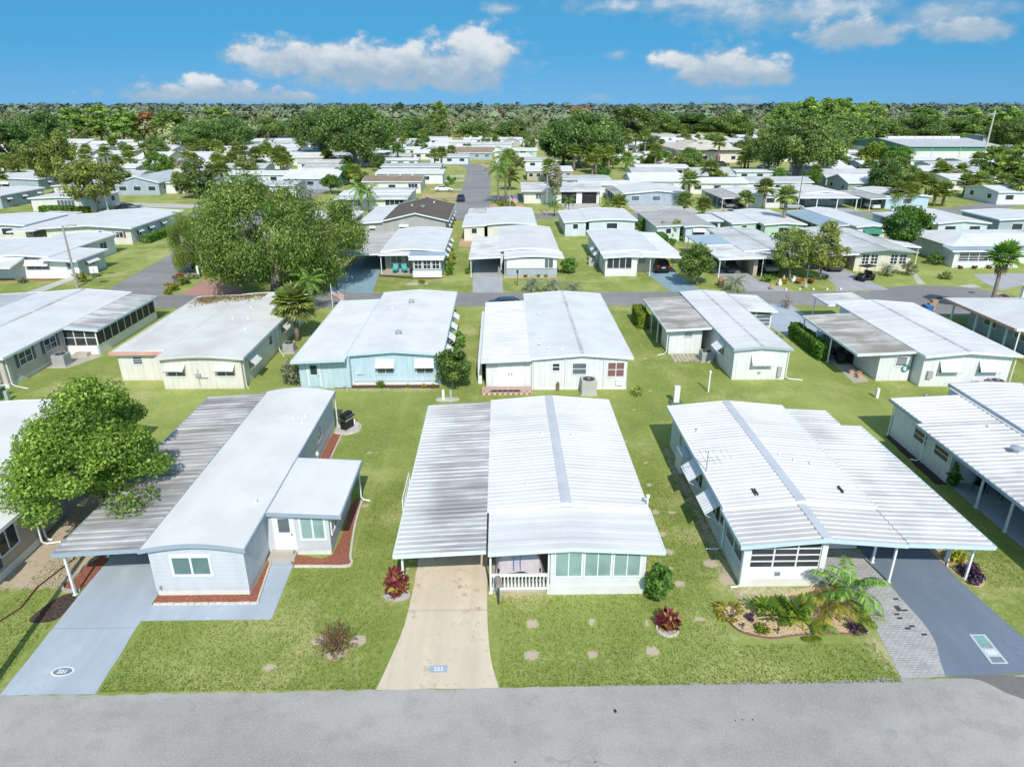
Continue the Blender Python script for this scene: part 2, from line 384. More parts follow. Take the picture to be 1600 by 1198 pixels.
L_OAK = leafmat('drooping_oak_leaves', (.045, .078, .018), (.115, .170, .034), (.235, .285, .075), .35, 1.95, bare=(.015, (.3, .27, .2)))
L_FRESH = leafmat('bright_green_leaves', (.060, .11, .018), (.150, .230, .036), (.31, .37, .08), .45, 1.95)
L_DK = leafmat('dark_shrub_leaves', (.03, .075, .012), (.065, .135, .022), (.13, .22, .045), .4, 2.0)
L_LIME = leafmat('lime_green_leaves', (.10, .16, .015), (.19, .26, .03), (.30, .36, .05), .3, 1.2)
L_YEL = leafmat('yellow_green_leaves', (.15, .15, .02), (.32, .30, .04), (.5, .44, .07), .3, 1.15)
L_OLIVE = leafmat('olive_leaves', (.09, .11, .025), (.16, .185, .045), (.25, .26, .08), .4, 1.8)
L_MIX = leafmat('mixed_green_leaves', (.05, .085, .018), (.11, .16, .035), (.20, .24, .06))
L_GREY = leafmat('grey_green_leaves', (.10, .11, .06), (.20, .21, .13), (.32, .32, .22))
L_RUST = leafmat('rust_leaves', (.16, .06, .02), (.28, .12, .045), (.36, .19, .08))
L_MAROON = leafmat('maroon_leaves', (.09, .02, .03), (.20, .035, .05), (.36, .10, .10), .3, 1.2, bare=(.16, (.45, .36, .06)))
L_PURP = leafmat('purple_leaves', (.035, .02, .04), (.075, .04, .08), (.14, .09, .14))
L_PALM = leafmat('palm_leaves', (.065, .095, .025), (.155, .200, .055), (.30, .33, .13), .45, 1.9, bare=(.10, (.36, .29, .12)))
L_PALM2 = leafmat('green_palm_leaves', (.055, .11, .018), (.12, .21, .035), (.24, .34, .07), .3)
L_DRY = leafmat('dry_palm_leaves', (.14, .10, .05), (.26, .20, .10), (.36, .29, .16))
L_WHITISH = leafmat('silvery_palm_leaves', (.14, .17, .10), (.28, .32, .22), (.42, .45, .34), .25, 1.1)
L_TWIG = leafmat('brown_twig_leaves', (.09, .06, .03), (.20, .14, .07), (.28, .22, .10))
L_BARE = leafmat('bare_grey_twigs', (.22, .18, .16), (.34, .28, .25), (.42, .36, .33), .1, 1.1)
L_PINE = leafmat('pine_needles', (.06, .095, .025), (.13, .185, .045), (.22, .275, .08), .45, 2.2)
L_BLADE = leafmat('grass_blades', (.10, .15, .025), (.155, .215, .04), (.24, .29, .07), .3, 1.35)
def farleaf():
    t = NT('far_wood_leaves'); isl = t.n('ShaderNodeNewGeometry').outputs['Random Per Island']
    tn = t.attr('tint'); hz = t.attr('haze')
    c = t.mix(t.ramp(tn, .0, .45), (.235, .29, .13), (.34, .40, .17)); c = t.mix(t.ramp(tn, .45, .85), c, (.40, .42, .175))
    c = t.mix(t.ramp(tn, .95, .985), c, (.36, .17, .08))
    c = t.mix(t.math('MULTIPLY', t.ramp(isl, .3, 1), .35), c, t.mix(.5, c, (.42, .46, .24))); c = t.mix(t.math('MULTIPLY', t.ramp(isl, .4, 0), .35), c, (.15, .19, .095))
    c = t.mix(hz, c, (.150, .200, .155))  # distance haze painted into the leaf colour, stronger farther off
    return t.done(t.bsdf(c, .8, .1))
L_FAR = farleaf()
# ================================================================ vegetation
def unit(a): return a / np.maximum(1e-9, np.linalg.norm(a, axis=-1, keepdims=True))
def leaf_arrays(C, N, S, el=2.0, fold=.15, r=rng, T=None):
    n = len(C); N = unit(N)
    if T is None: T = r.normal(size=(n, 3))
    T = unit(T - (T * N).sum(1, keepdims=True) * N); B = np.cross(N, T)
    S = np.asarray(S).reshape(-1, 1) * np.ones((n, 1))
    a = C - T * S * el * .5; c = C + T * S * el * .5; b = C + B * S * .5 - N * S * fold; d = C - B * S * .5 - N * S * fold
    V = np.stack([a, b, c, d], 1).reshape(-1, 3); F = np.arange(4 * n).reshape(-1, 4)
    return V, F
def crown_pts(r, rad, ncl, per, clr, low=-.55, inner=.45, flat=.75, up=.35, droop=0.0, taper=0.0):
    """leaf places and normals of a crown made of separate clumps"""
    rad = np.asarray(rad, float); out = []; lobes = unit(r.normal(size=(8, 3)) * np.array([1, 1, .7]) + np.array([0, 0, .25]))
    while len(out) < ncl:
        d = unit(r.normal(size=3)); rr = inner + (1 - inner) * r.random() ** .55
        if d[2] * rr < low: continue
        rr *= .74 + .40 * max(0, float((lobes @ d).max())) ** 5
        if taper: d = d * np.array([1 - taper * d[2], 1 - taper * d[2], 1.0])
        out.append(d * rr)
    cc = np.array(out) * rad
    sz = clr * (.65 + .7 * r.random(ncl))
    P = unit(r.normal(size=(ncl, per, 3))) * (r.random((ncl, per, 1)) ** .42) * sz[:, None, None]
    P[..., 2] *= flat
    if droop: P[..., 2] -= droop * (r.random((ncl, per)) ** 2 * 2 * sz[:, None])
    N = unit(P) + np.array([0, 0, up]) + r.normal(size=P.shape) * .55
    return (cc[:, None, :] + P).reshape(-1, 3), N.reshape(-1, 3), cc
def trunk_mesh(name, r, h, rad, tips, mat, base_n=7, limb=.45, wig=.06):
    m = MB(); top = Vector((r.normal() * .04 * h, r.normal() * .04 * h, h))
    pts = [Vector((0, 0, 0)), Vector((r.normal()*wig, r.normal()*wig, h*.35)), Vector((r.normal()*wig, r.normal()*wig, h*.7)), top]
    m.tube(pts, [rad*1.35, rad, rad*.9, rad*.75], base_n)
    for tp in tips:
        tp = Vector(tp); st = pts[2].lerp(top, r.random())
        mid = st.lerp(tp, .5) + Vector((r.normal(), r.normal(), .6 + r.normal()*.4)) * (tp - st).length * .09
        m.tube([st, mid, tp], [rad*limb, rad*limb*.6, rad*limb*.2], 5)
    me_o = m.build(name, mat, None, smooth=True); me = me_o.data; bpy.data.objects.remove(me_o); return me
_trees = {}
def tree_meshes(kind, variant):
    key = (kind, variant)
    if key in _trees: return _trees[key]
    r = np.random.default_rng(hash_name(kind) + variant * 17)
    K = dict(   # trunk h, r, crown centre z, radii, clumps, leaves per clump, clump r, leaf size, elong, mat, bark, droop, low
        broad=(2.6, .20, 4.9, (3.6, 3.4, 3.3), 68, 760, .92, .09, 1.8, L_FRESH, BARK, 0, -.7),
        live=(3.6, .50, 7.4, (8.6, 8.2, 5.8), 64, 480, 2.3, .32, 1.6, L_LIVE, BARKG, .1, -.5),
        droop=(4.2, .55, 6.6, (9.7, 8.7, 5.7), 66, 1350, 2.1, .125, 2.7, L_OAK, BARKG, .55, -.8),
        olive=(2.0, .22, 4.9, (4.4, 4.2, 3.3), 52, 130, 1.1, .25, 1.7, L_OLIVE, BARKG, 0, -.75),
        lime=(1.2, .2, 3.2, (3.0, 3.0, 2.5), 48, 130, .95, .24, 1.7, L_LIME, BARK, 0, -.9),
        ball=(.8, .2, 3.0, (3.2, 3.2, 2.8), 56, 130, .95, .24, 1.6, L_DK, BARK, 0, -.9),
        myrtle=(1.2, .12, 2.9, (2.2, 2.1, 2.2), 60, 120, .6, .12, 1.9, L_OLIVE, BARKG, 0, -.8),
        small=(.8, .1, 1.95, (1.5, 1.4, 1.55), 54, 130, .45, .105, 1.8, L_MIX, BARKG, 0, -.8),
        tall=(5.0, .25, 7.5, (2.2, 2.2, 4.6), 48, 90, .95, .28, 1.8, L_GREY, BARKG, 0, -.9),
        dark=(2.2, .2, 4.4, (3.4, 3.2, 3.3), 52, 130, 1.0, .22, 1.7, L_DK, BARK, 0, -.7),
        pine=(7.0, .3, 10.5, (4.6, 4.6, 7.4), 60, 130, 1.4, .42, 2.0, L_PINE, BARK, 0, -.9),
        hard=(3.6, .4, 7.2, (6.2, 6.0, 6.2), 50, 220, 2.0, .38, 1.6, L_LIVE, BARK, 0, -.8),
        rust=(4.0, .35, 8.5, (4.0, 4.0, 6.0), 50, 110, 1.15, .36, 1.6, L_RUST, BARKG, 0, -.9),
        bare=(3.0, .35, 6.0, (4.6, 4.6, 4.2), 40, 16, .9, .26, 4.0, L_BARE, BARKG, 0, -.3),
    )[kind]
    h, tr, cz, rad, ncl, per, clr, ls, el, mat, bark, dr, low = K
    P, N, cc = crown_pts(r, rad, ncl, per, clr, low=low, droop=dr, inner=.8 if kind == 'droop' else .72 if kind in ('live', 'hard') else .5, taper=.38 if kind == 'broad' else 0)
    S = ls * (.6 + .8 * r.random(len(P)))
    T = None
    if dr > .3:
        dn = np.clip(.9 - (P[:, 2:3] / rad[2]) * .9, .15, 1.1); T = r.normal(size=P.shape) * .6 + np.array([0, 0, -1.0]) * dn; N = N * np.array([1, 1, .7])
    V, F = leaf_arrays(P, N, S, el, .15, r, T); V[:, 2] += cz
    tone = np.repeat(np.repeat(r.uniform(-1, 1, len(cc)), per) * .75 + r.uniform(-.25, .25, len(P)), 4)
    me = np_mesh('crown_leaves', V, F, mat, tint={'tone': tone})
    sel = r.choice(len(cc), min(len(cc), 14), replace=False)
    tips = [(c[0]*.85, c[1]*.85, c[2]*.8 + cz) for c in cc[sel]]
    tm = trunk_mesh('trunk_wood', r, h, tr, tips, bark)
    _trees[key] = (tm, me); return _trees[key]
def hash_name(s): return sum(ord(c) * (i + 3) for i, c in enumerate(s))
def tree(kind, x, y, sc=1.0, label='', name='broadleaf_tree', cat='tree', variant=0, rz=None, group=None, sz=None):
    tm, cm = tree_meshes(kind, variant)
    o = empty(name, (x, y, 0), random.uniform(0, 6.28) if rz is None else rz, label, cat, group)
    o.scale = (sc, sc, sz if sz else sc)
    link('trunk', tm, o); link('crown', cm, o)
    return o
# ---- palms
def fan_palm_mesh(r, nf=40, rad=1.3, seg=11, low=-.6):
    Vs, Fs = [], []; k = 0
    for i in range(nf):
        a = i * 2.39996 + r.normal() * .2; e = 1.5 - (1.5 - low) * ((i + .5) / nf) ** .95 + r.normal() * .1
        d = np.array([math.cos(a) * math.cos(e), math.sin(a) * math.cos(e), math.sin(e)])
        side = unit(np.cross(d, [0, 0, 1.0])); up = np.cross(side, d)
        L = rad * (.85 + .2 * r.random()); pet = d * L * .42
        w = .016
        Vs += [[-side * w, side * w, pet + side * w, pet - side * w]]; Fs.append([k, k+1, k+2, k+3]); k += 4
        for j in range(seg):
            t = (j / (seg - 1) - .5) * 3.6
            bd = unit(d * math.cos(t) + side * math.sin(t) + up * (.18 * abs(math.sin(t)) - .05))
            bl = L * .62 * (1 - .28 * abs(t) / 1.8); tip = pet + bd * bl - np.array([0, 0, .16 * bl]); mid = pet + bd * bl * .55
            bs = unit(np.cross(bd, up)) * (.075 * rad / 1.3)
            Vs += [[pet, mid + bs, tip, mid - bs]]; Fs.append([k, k+1, k+2, k+3]); k += 4
    return np.array(Vs).reshape(-1, 3), np.array(Fs)
def feather_frond(r, a, e, L, n, ll, droop=.9, width=.05, sag=1.0):
    """one arching pinnate frond; returns quads"""
    Vs = []
    h = np.array([math.cos(a), math.sin(a), 0]); up = np.array([0, 0, 1.0]); side = np.cross(up, h)
    P = []
    for i in range(n + 1):
        t = i / n; ang = e - sag * droop * t ** 1.5 * 1.6
        P.append((P[-1] if P else np.zeros(3)) + (h * math.cos(ang) + up * math.sin(ang)) * (L / n) if i else np.zeros(3))
    for i in range(n):
        p, q = P[i], P[i+1]; d = unit(q - p); w = width * (1 - i / n) + .01
        Vs.append([p - side * w*.5, p + side * w*.5, q + side * w*.4, q - side * w*.4])
        t = (i + .5) / n
        if t < .12: continue
        l = ll * (math.sin(math.pi * min(1, .18 + t * .82)) ** .6) * (.85 + .3 * r.random())
        for sg in (-1, 1):
            for s2 in (0, .5):
                b = p + (q - p) * s2
                ld = unit(side * sg * .85 + d * .5 + up * (.12 - .35 * r.random()))
                tip = b + ld * l - up * l * .45; mid = b + ld * l * .5 - up * l * .06; wv = d * (.055 * ll / .6)
                Vs.append([b, mid + wv, tip, mid - wv])
    return Vs
def feather_palm_mesh(r, nf=15, L=2.7, n=11, ll=.62, low=-.5, top=1.25, droop=.9):
    Vs = []
    for i in range(nf):
        a = i * 2.39996 + r.normal() * .15; e = top - (top - low) * ((i + .3) / nf) + r.normal() * .08
        Vs += feather_frond(r, a, e, L * (.85 + .25 * r.random()), n, ll, droop)
    V = np.array(Vs).reshape(-1, 3); return V, np.arange(len(V)).reshape(-1, 4)
_palm = {}
def palm(kind, x, y, h, sc=1.0, label='', group=None, variant=0, name=None, lean=(0, 0), rz=None):
    key = (kind, variant)
    if key not in _palm:
        r = np.random.default_rng(hash_name(kind) + 31 * variant)
        skirt = None
        if kind == 'sabal': V, F = fan_palm_mesh(r); m = L_PALM
        elif kind == 'sabalbig': V, F = fan_palm_mesh(r, 84, 1.45, 15, -.75); m = L_PALM
        elif kind == 'fan': V, F = fan_palm_mesh(r, 26, 1.6, 13, -.35); m = L_PALM2
        elif kind == 'queen': V, F = feather_palm_mesh(r); m = L_PALM2
        elif kind == 'pygmy': V, F = feather_palm_mesh(r, 22, 1.35, 9, .3, -.5, 1.3, .9); m = L_WHITISH
        if kind == 'fan':
            sv, sf = fan_palm_mesh(r, 18, 1.5, 9, -1.5); sv = sv * np.array([.62, .62, 1.0]); sv[:, 2] = -np.abs(sv[:, 2]) - .25; skirt = np_mesh('dead_fronds', sv, sf, L_DRY)
        if kind in ('sabal', 'sabalbig'):
            sv, sf = fan_palm_mesh(r, 8, .75, 7, -1.2); sv = sv * np.array([.8, .8, .8]); sv[:, 2] = -np.abs(sv[:, 2]) - .1; skirt = np_mesh('dead_fronds', sv, sf, L_DRY)
        _palm[key] = (np_mesh('palm_fronds', V, F, m), skirt)
    cm, sk = _palm[key]
    o = empty(name or {'sabal': 'sabal_palm', 'sabalbig': 'sabal_palm', 'fan': 'fan_palm', 'queen': 'queen_palm', 'pygmy': 'pygmy_palm'}[kind], (x, y, 0), random.uniform(0, 6.28) if rz is None else rz, label, 'palm tree', group)
    if abs(lean[0]) + abs(lean[1]) > 0: o.rotation_euler = (0, 0, 0)
    tr = MB(); rr = .15 * sc if kind != 'pygmy' else .11
    pts = [(lean[0]*t*t, lean[1]*t*t, h*t) for t in (0, .33, .66, 1.0)]
    tr.tube(pts, [rr*1.25, rr, rr*.95, rr*.9], 8); tr.build('trunk', PALMBARK, o, smooth=True)
    c = link('crown', cm, o, (lean[0], lean[1], h)); c.scale = (sc, sc, sc)
    if sk is not None:
        s = link('dead_frond_skirt', sk, o, (lean[0], lean[1], h)); s.scale = (sc, sc, sc)
    return o
# ---- shrubs, beds
_shr = {}
def shrub(x, y, rad, h, mat, label, name='shrub', leaf=.14, n=900, el=1.8, variant=0, group=None, kind='round', cat='shrub', z=0):
    key = (kind, mat.name, leaf, n, variant, round(rad / h, 1))
    if key not in _shr:
        r = np.random.default_rng(len(_shr) + 5)
        a = rad; hh = h
        if kind == 'round':
            P, N, _ = crown_pts(r, (a*.8, a*.8, hh*.42), max(10, n // 40), 40, a*.34, low=-.95, inner=.5); P[:, 2] += hh*.52; T = None
        elif kind == 'dome':
            d = unit(r.normal(size=(n, 3))); P = d * np.array([a, a, hh*.5]) * (.82 + .2*r.random((n, 1))); N = d + r.normal(size=d.shape)*.5; P[:, 2] += hh*.5; T = None
        elif kind == 'spiky':     # upright strap leaves
            k = n; d = unit(r.normal(size=(k, 3)) * np.array([1, 1, .2]) + np.array([0, 0, .9])); t = r.random((k, 1))
            P = d * np.array([a*.95, a*.95, hh*.75]) * (.35 + .65*t); N = r.normal(size=P.shape); T = d + r.normal(size=P.shape)*.25
        elif kind == 'twiggy':
            k = n; d = unit(r.normal(size=(k, 3)) * np.array([1, 1, .35]) + np.array([0, 0, .8])); t = r.random((k, 1)) ** .7
            P = d * np.array([a, a, hh*.95]) * t; N = r.normal(size=P.shape); T = d + r.normal(size=P.shape)*.5
        P = P[P[:, 2] > .02]; 
        if T is not None: T = T[:len(P)] if len(T) == len(P) else None
        V, F = leaf_arrays(P, N[:len(P)], leaf*(.6+.8*r.random(len(P))), el, .12, r, T)
        _shr[key] = (np_mesh('shrub_leaves', V, F, mat), rad)
    me, r0 = _shr[key]
    o = empty(name, (x, y, z), random.uniform(0, 6.28), label, cat, group)
    s = rad / r0; 
    c = link('foliage', me, o); c.scale = (s, s, s)
    st = MB()
    for k in range(4 if kind != 'dome' else 2):
        t = k * 1.7 + .3; st.tube([(0.02*k, 0, 0), (math.cos(t)*rad*.35, math.sin(t)*rad*.35, h*.5)], [.02*s+.01, .008], 4)
    st.build('stem', BARK, o)
    return o
def hedge(x0, x1, y0, y1, h, mat, label, leaf=.13, dens=260, name='hedge', z=0):
    r = np.random.default_rng(int(abs(x0*10+y0)) + 3)
    dx, dy = x1-x0, y1-y0; area = 2*h*(dx+dy)+dx*dy; n = int(area*dens)
    P = r.random((n, 3)) * np.array([dx, dy, h]); f = r.random(n)
    wt, wx = dx*dy/area, 2*h*dy/area
    N = r.normal(size=(n, 3))*.6
    top = f < wt; P[top, 2] = h - r.random(top.sum())*.08; N[top] += [0, 0, 1]
    sx = (f >= wt) & (f < wt+wx); sg = r.random(sx.sum()) < .5; P[sx, 0] = np.where(sg, 0, dx); N[sx, 0] += np.where(sg, -1, 1)
    sy = f >= wt+wx; sg = r.random(sy.sum()) < .5; P[sy, 1] = np.where(sg, 0, dy); N[sy, 1] += np.where(sg, -1, 1)
    P += r.normal(size=P.shape)*.05; P[:, 2] = np.maximum(P[:, 2], .03)
    V, F = leaf_arrays(P, N, leaf*(.6+.8*r.random(n)), 1.7, .1, r)
    o = empty(name, ((x0+x1)/2, (y0+y1)/2, z), 0, label, 'hedge'); V -= np.array([dx/2, dy/2, 0])
    link('foliage', np_mesh('hedge_leaves', V, F, mat), o)
    m = MB(); m.box(-dx/2+.12, dx/2-.12, -dy/2+.12, dy/2-.12, 0, h-.14); m.build('branches', paint('hedge_inner_branches', (.02, .03, .012), .9, .4, 3), o)
    return o
# ================================================================ houses
FOOT = []
class House:
    """one mobile home; every coordinate given in world metres, meshes are stored relative to its base"""
    def __init__(s, label, x, y, name='mobile_home', cat='house', group=None):
        s.o = empty(name, (x, y, 0), 0, label, cat, group); s.off = (x, y, 0); s.acc = {}
    def part(s, name, mat):
        return s.acc.setdefault((name, mat.name), (MB(), mat))[0]
    def sub(s, mb, name, mat, parent=None, **kw):
        return mb.build(name, mat, parent or s.o, s.off if parent is None else s.off, **kw)
    def finish(s):
        for (nm, mn), (mb, mat) in s.acc.items(): mb.build(nm, mat, s.o, s.off)
        return s.o
    def wall(s, x0, x1, y0, y1, z1, mat, z0=0.0, name='wall', skirt=None, gable=None):
        if skirt: s.part('skirting', skirt).box(x0-.03, x1+.03, y0-.03, y1+.03, 0, .42)
        FOOT.append((x0, x1, y0, y1)); s.part(name, mat).box(x0, x1, y0, y1, z0, z1)
        if gable:   # (axis, ridge z, ridge position)
            ax, zr, m = gable
            if ax == 'y': s.part(name, mat).prism([(x0, z1), (x1, z1), (m, zr)], 'y', y0, y1)
            else: s.part(name, mat).prism([(y0, z1), (y1, z1), (m, zr)], 'x', x0, x1)
    def roof(s, x0, x1, y0, y1, prof, mat, name='roof', rib=None, h=.035, t=.09, axis='y', fascia=None, fh=.16, sides=(1, 1), ends=(1, 1), cap=None, capw=.3):
        """prof: [(u, z)...] across; extruded along the axis, ribs run across"""
        mb = MB()
        e0, e1 = (y0, y1) if axis == 'y' else (x0, x1)
        ys = [(e0, 0)]
        if rib:
            n = max(1, int((e1-e0)/rib)); p = (e1-e0)/n
            for k in range(n):
                b = e0+k*p
                ys += [(b+p*.52, 0), (b+p*.62, 1), (b+p*.88, 1), (b+p*.98, 0)]
        ys.append((e1, 0)); m = len(prof)
        P = (lambda u, e, z: (u, e, z)) if axis == 'y' else (lambda u, e, z: (e, u, z))
        vs = [P(u, e, z + h*up) for e, up in ys for u, z in prof]; fs = []
        for i in range(len(ys)-1):
            for j in range(m-1): fs.append((i*m+j, i*m+j+1, (i+1)*m+j+1, (i+1)*m+j))
        k = len(vs)
        vs += [P(u, e, z-t) for e in (e0, e1) for u, z in prof]
        for j in range(m-1): fs.append((k+j, k+m+j, k+m+j+1, k+j+1)); fs.append((j, k+j, k+j+1, j+1)); q = (len(ys)-1)*m; fs.append((q+j, q+j+1, k+m+j+1, k+m+j))
        for j in (0, m-1):
            for i in range(len(ys)-1):
                if i == 0: fs.append(tuple([ii*m+j for ii in range(len(ys))] + [k+m+j, k+j]))
        mb.add(vs, fs); o = s.sub(mb, name, mat)
        if fascia:
            fm = MB()
            if axis == 'y':
                for on, (u, z) in zip(sides, (prof[0], prof[-1])):
                    if on: fm.box(u-.05 if u == prof[0][0] else u-.02, u+.02 if u == prof[0][0] else u+.05, y0-.03, y1+.03, z-fh, z+.025)
                for on, e, sg in ((ends[0], y0, -1), (ends[1], y1, 1)):
                    if on:
                        for j in range(m-1):
                            (u0, z0), (u1, z1) = prof[j], prof[j+1]
                            a, b = (e-.035, e+.005) if sg < 0 else (e-.005, e+.035)
                            fm.hexa([(u0, a, z0-fh), (u1, a, z1-fh), (u1, b, z1-fh), (u0, b, z0-fh), (u0, a, z0+.03), (u1, a, z1+.03), (u1, b, z1+.03), (u0, b, z0+.03)])
            else:
                for on, (u, z) in zip(sides, (prof[0], prof[-1])):
                    if on: fm.box(x0-.03, x1+.03, u-.05 if u == prof[0][0] else u-.02, u+.02 if u == prof[0][0] else u+.05, z-fh, z+.025)
                for on, e, sg in ((ends[0], x0, -1), (ends[1], x1, 1)):
                    if on:
                        for j in range(m-1):
                            (u0, z0), (u1, z1) = prof[j], prof[j+1]
                            a, b = (e-.035, e+.005) if sg < 0 else (e-.005, e+.035)
                            fm.hexa([(a, u0, z0-fh), (b, u0, z0-fh), (b, u1, z1-fh), (a, u1, z1-fh), (a, u0, z0+.03), (b, u0, z0+.03), (b, u1, z1+.03), (a, u1, z1+.03)])
            s.sub(fm, 'fascia', fascia)
        if cap and m >= 3:
            u, z = prof[len(prof)//2]; cm = MB(); w = capw/2; dz = h+.02; sl = (z-prof[0][1])/max(.1, abs(u-prof[0][0]))*w
            if axis == 'y': cm.prism([(u-w, z-sl+.005), (u+w, z-sl+.005), (u+w, z-sl+dz), (u, z+dz+.01), (u-w, z-sl+dz)], 'y', y0+.02, y1-.02)
            else: cm.prism([(u-w, z-sl+.005), (u+w, z-sl+.005), (u+w, z-sl+dz), (u, z+dz+.01), (u-w, z-sl+dz)], 'x', x0+.02, x1-.02)
            s.sub(cm, 'ridge_cap', cap)
        return o
    def pt(s, face, u, n, z, at):
        return {'S': (u, at-n, z), 'N': (u, at+n, z), 'E': (at+n, u, z), 'W': (at-n, u, z)}[face]
    def slabf(s, mb, face, at, u0, u1, z0, z1, n0, n1):
        a = s.pt(face, u0, n0, z0, at); b = s.pt(face, u1, n1, z1, at); mb.box(a[0], b[0], a[1], b[1], a[2], b[2])
    def window(s, face, at, c, z0, z1, w, panes=2, glass=None, frame=None, rows=1, fw=.07, label=None, shutters=None, far=False):
        glass = glass or G_DARK; frame = frame or TRIM
        u0, u1 = c-w/2, c+w/2
        fm = MB()
        if not far:
            s.slabf(fm, face, at, u0-fw, u1+fw, z0-fw, z0, -.02, .06); s.slabf(fm, face, at, u0-fw, u1+fw, z1, z1+fw, -.02, .06)
            s.slabf(fm, face, at, u0-fw, u0, z0, z1, -.02, .058); s.slabf(fm, face, at, u1, u1+fw, z0, z1, -.02, .058)
            for k in range(1, panes):
                x = u0+(u1-u0)*k/panes; s.slabf(fm, face, at, x-fw*.4, x+fw*.4, z0, z1, -.01, .052)
            for k in range(1, rows):
                z = z0+(z1-z0)*k/rows; s.slabf(fm, face, at, u0, u1, z-fw*.3, z+fw*.3, -.01, .045)
            wo = s.sub(fm, 'window', frame)
            if label: wo['label'] = label
            pm = MB(); s.slabf(pm, face, at, u0, u1, z0, z1, -.02, .02); s._child(pm, 'pane', glass, wo)
            if shutters:
                for a, b in ((u0-fw-.34, u0-fw-.01), (u1+fw+.01, u1+fw+.34)):
                    sm = MB(); s.slabf(sm, face, at, a, b, z0-.05, z1+.05, -.01, .04); s.sub(sm, 'shutter', shutters)
        else:
            s.slabf(fm, face, at, u0, u1, z0, z1, -.02, .04); s.sub(fm, 'window', glass)
            f2 = s.part('window_trim', frame)
            s.slabf(f2, face, at, u0-fw, u1+fw, z0-fw, z0, -.02, .05); s.slabf(f2, face, at, u0-fw, u1+fw, z1, z1+fw, -.02, .05)
            s.slabf(f2, face, at, u0-fw, u0, z0, z1, -.02, .048); s.slabf(f2, face, at, u1, u1+fw, z0, z1, -.02, .048)
    def _child(s, mb, name, mat, parent): return mb.build(name, mat, parent, s.off)
    def awning(s, face, at, c, ztop, w, drop=.55, out=.75, mat=None, ribs=6, label=None):
        mat = mat or WHITE; mb = MB(); u0, u1 = c-w/2, c+w/2
        def Q(u, n, z): return s.pt(face, u, n, z, at)
        k = max(1, ribs)
        for i in range(k):
            a = u0+(u1-u0)*i/k; b = u0+(u1-u0)*(i+.8)/k; lift = .02
            mb.hexa([Q(a, .03, ztop-.03), Q(b, .03, ztop-.03), Q(b, out, ztop-drop-.03), Q(a, out, ztop-drop-.03), Q(a, .03, ztop+lift), Q(b, .03, ztop+lift), Q(b, out, ztop-drop+lift), Q(a, out, ztop-drop+lift)])
        mb.hexa([Q(u0, .03, ztop-.025), Q(u1, .03, ztop-.025), Q(u1, out, ztop-drop-.025), Q(u0, out, ztop-drop-.025), Q(u0, .03, ztop-.005), Q(u1, .03, ztop-.005), Q(u1, out, ztop-drop-.005), Q(u0, out, ztop-drop-.005)])
        for u in (u0+.03, u1-.03): mb.tube([Q(u, .04, ztop-drop-.5), Q(u, out-.04, ztop-drop-.03)], .014, 4)
        o = s.sub(mb, 'awning', mat)
        if label: o['label'] = label
    def door(s, face, at, c, w=.9, h=2.05, z0=.35, mat=None, glassm=None):
        mb = MB(); u0, u1 = c-w/2, c+w/2
        s.slabf(mb, face, at, u0, u1, z0, z0+h, -.02, .05); d = s.sub(mb, 'door', mat or WHITE)
        fm = MB(); s.slabf(fm, face, at, u0-.08, u0, z0, z0+h+.08, -.02, .065); s.slabf(fm, face, at, u1, u1+.08, z0, z0+h+.08, -.02, .065); s.slabf(fm, face, at, u0, u1, z0+h, z0+h+.08, -.02, .065)
        s._child(fm, 'door_frame', TRIM, d)
        g = MB(); s.slabf(g, face, at, u0+.18, u1-.18, z0+h*.52, z0+h*.9, .03, .06); s._child(g, 'pane', glassm or G_GREY, d)
        hm = MB(); s.slabf(hm, face, at, u1-.14, u1-.08, z0+h*.44, z0+h*.49, .05, .11); s._child(hm, 'handle', STEEL, d)
    def post(s, x, y, z1, w=.09, mat=None, z0=0.0):
        mb = MB(); mb.box(x-w/2, x+w/2, y-w/2, y+w/2, z0, z1); mb.box(x-w*.9, x+w*.9, y-w*.9, y+w*.9, z0, z0+.06); s.sub(mb, 'post', mat or TRIM)
    def vent(s, x, y, z, r=.07, h=.35, hood=False):
        mb = MB()
        if hood: mb.lathe((x, y, z-.1), [(r, 0), (r, h*.7), (r*2, h*.7), (r*2, h*.9), (r*.8, h*1.1)], 10)
        else: mb.lathe((x, y, z-.1), [(r*2.2, .1), (r*1.1, .16), (r, .2), (r, h+.1)], 8)
        s.sub(mb, 'roof_vent', ALU if hood else TRIM)
    def gutter_pipe(s, x, y, z1, ex=0, ey=0, mat=None):
        mb = MB(); mb.tube([(x, y, z1), (x, y, .25), (x+ex*.25, y+ey*.25, .1), (x+ex, y+ey, .06)], .045, 6); s.sub(mb, 'downpipe', mat or TRIM)
    def screen(s, face, at, u0, u1, z0, z1, cols, rows=1, frame=None, mat=None, door=None):
        """screened room wall: frame members with dark mesh behind"""
        fm = MB(); frame = frame or TRIM
        for k in range(cols+1):
            u = u0+(u1-u0)*k/cols; s.slabf(fm, face, at, u-.035, u+.035, z0, z1, -.03, .045)
        for k in range(rows+1):
            z = z0+(z1-z0)*k/rows; s.slabf(fm, face, at, u0, u1, z-.03, z+.03, -.02, .038)
        o = s.sub(fm, 'screen_frame', frame)
        pm = MB(); s.slabf(pm, face, at, u0, u1, z0, z1, -.015, .015); s._child(pm, 'screen_mesh', mat or SCREEN, o)
def gable(x0, x1, ze, zr, n=1):
    m = (x0+x1)/2
    if n == 1: return [(x0, ze), (m, zr), (x1, ze)]
    return [(x0+(x1-x0)*k/8, ze+(zr-ze)*math.sin(math.pi*k/8)) for k in range(9)]
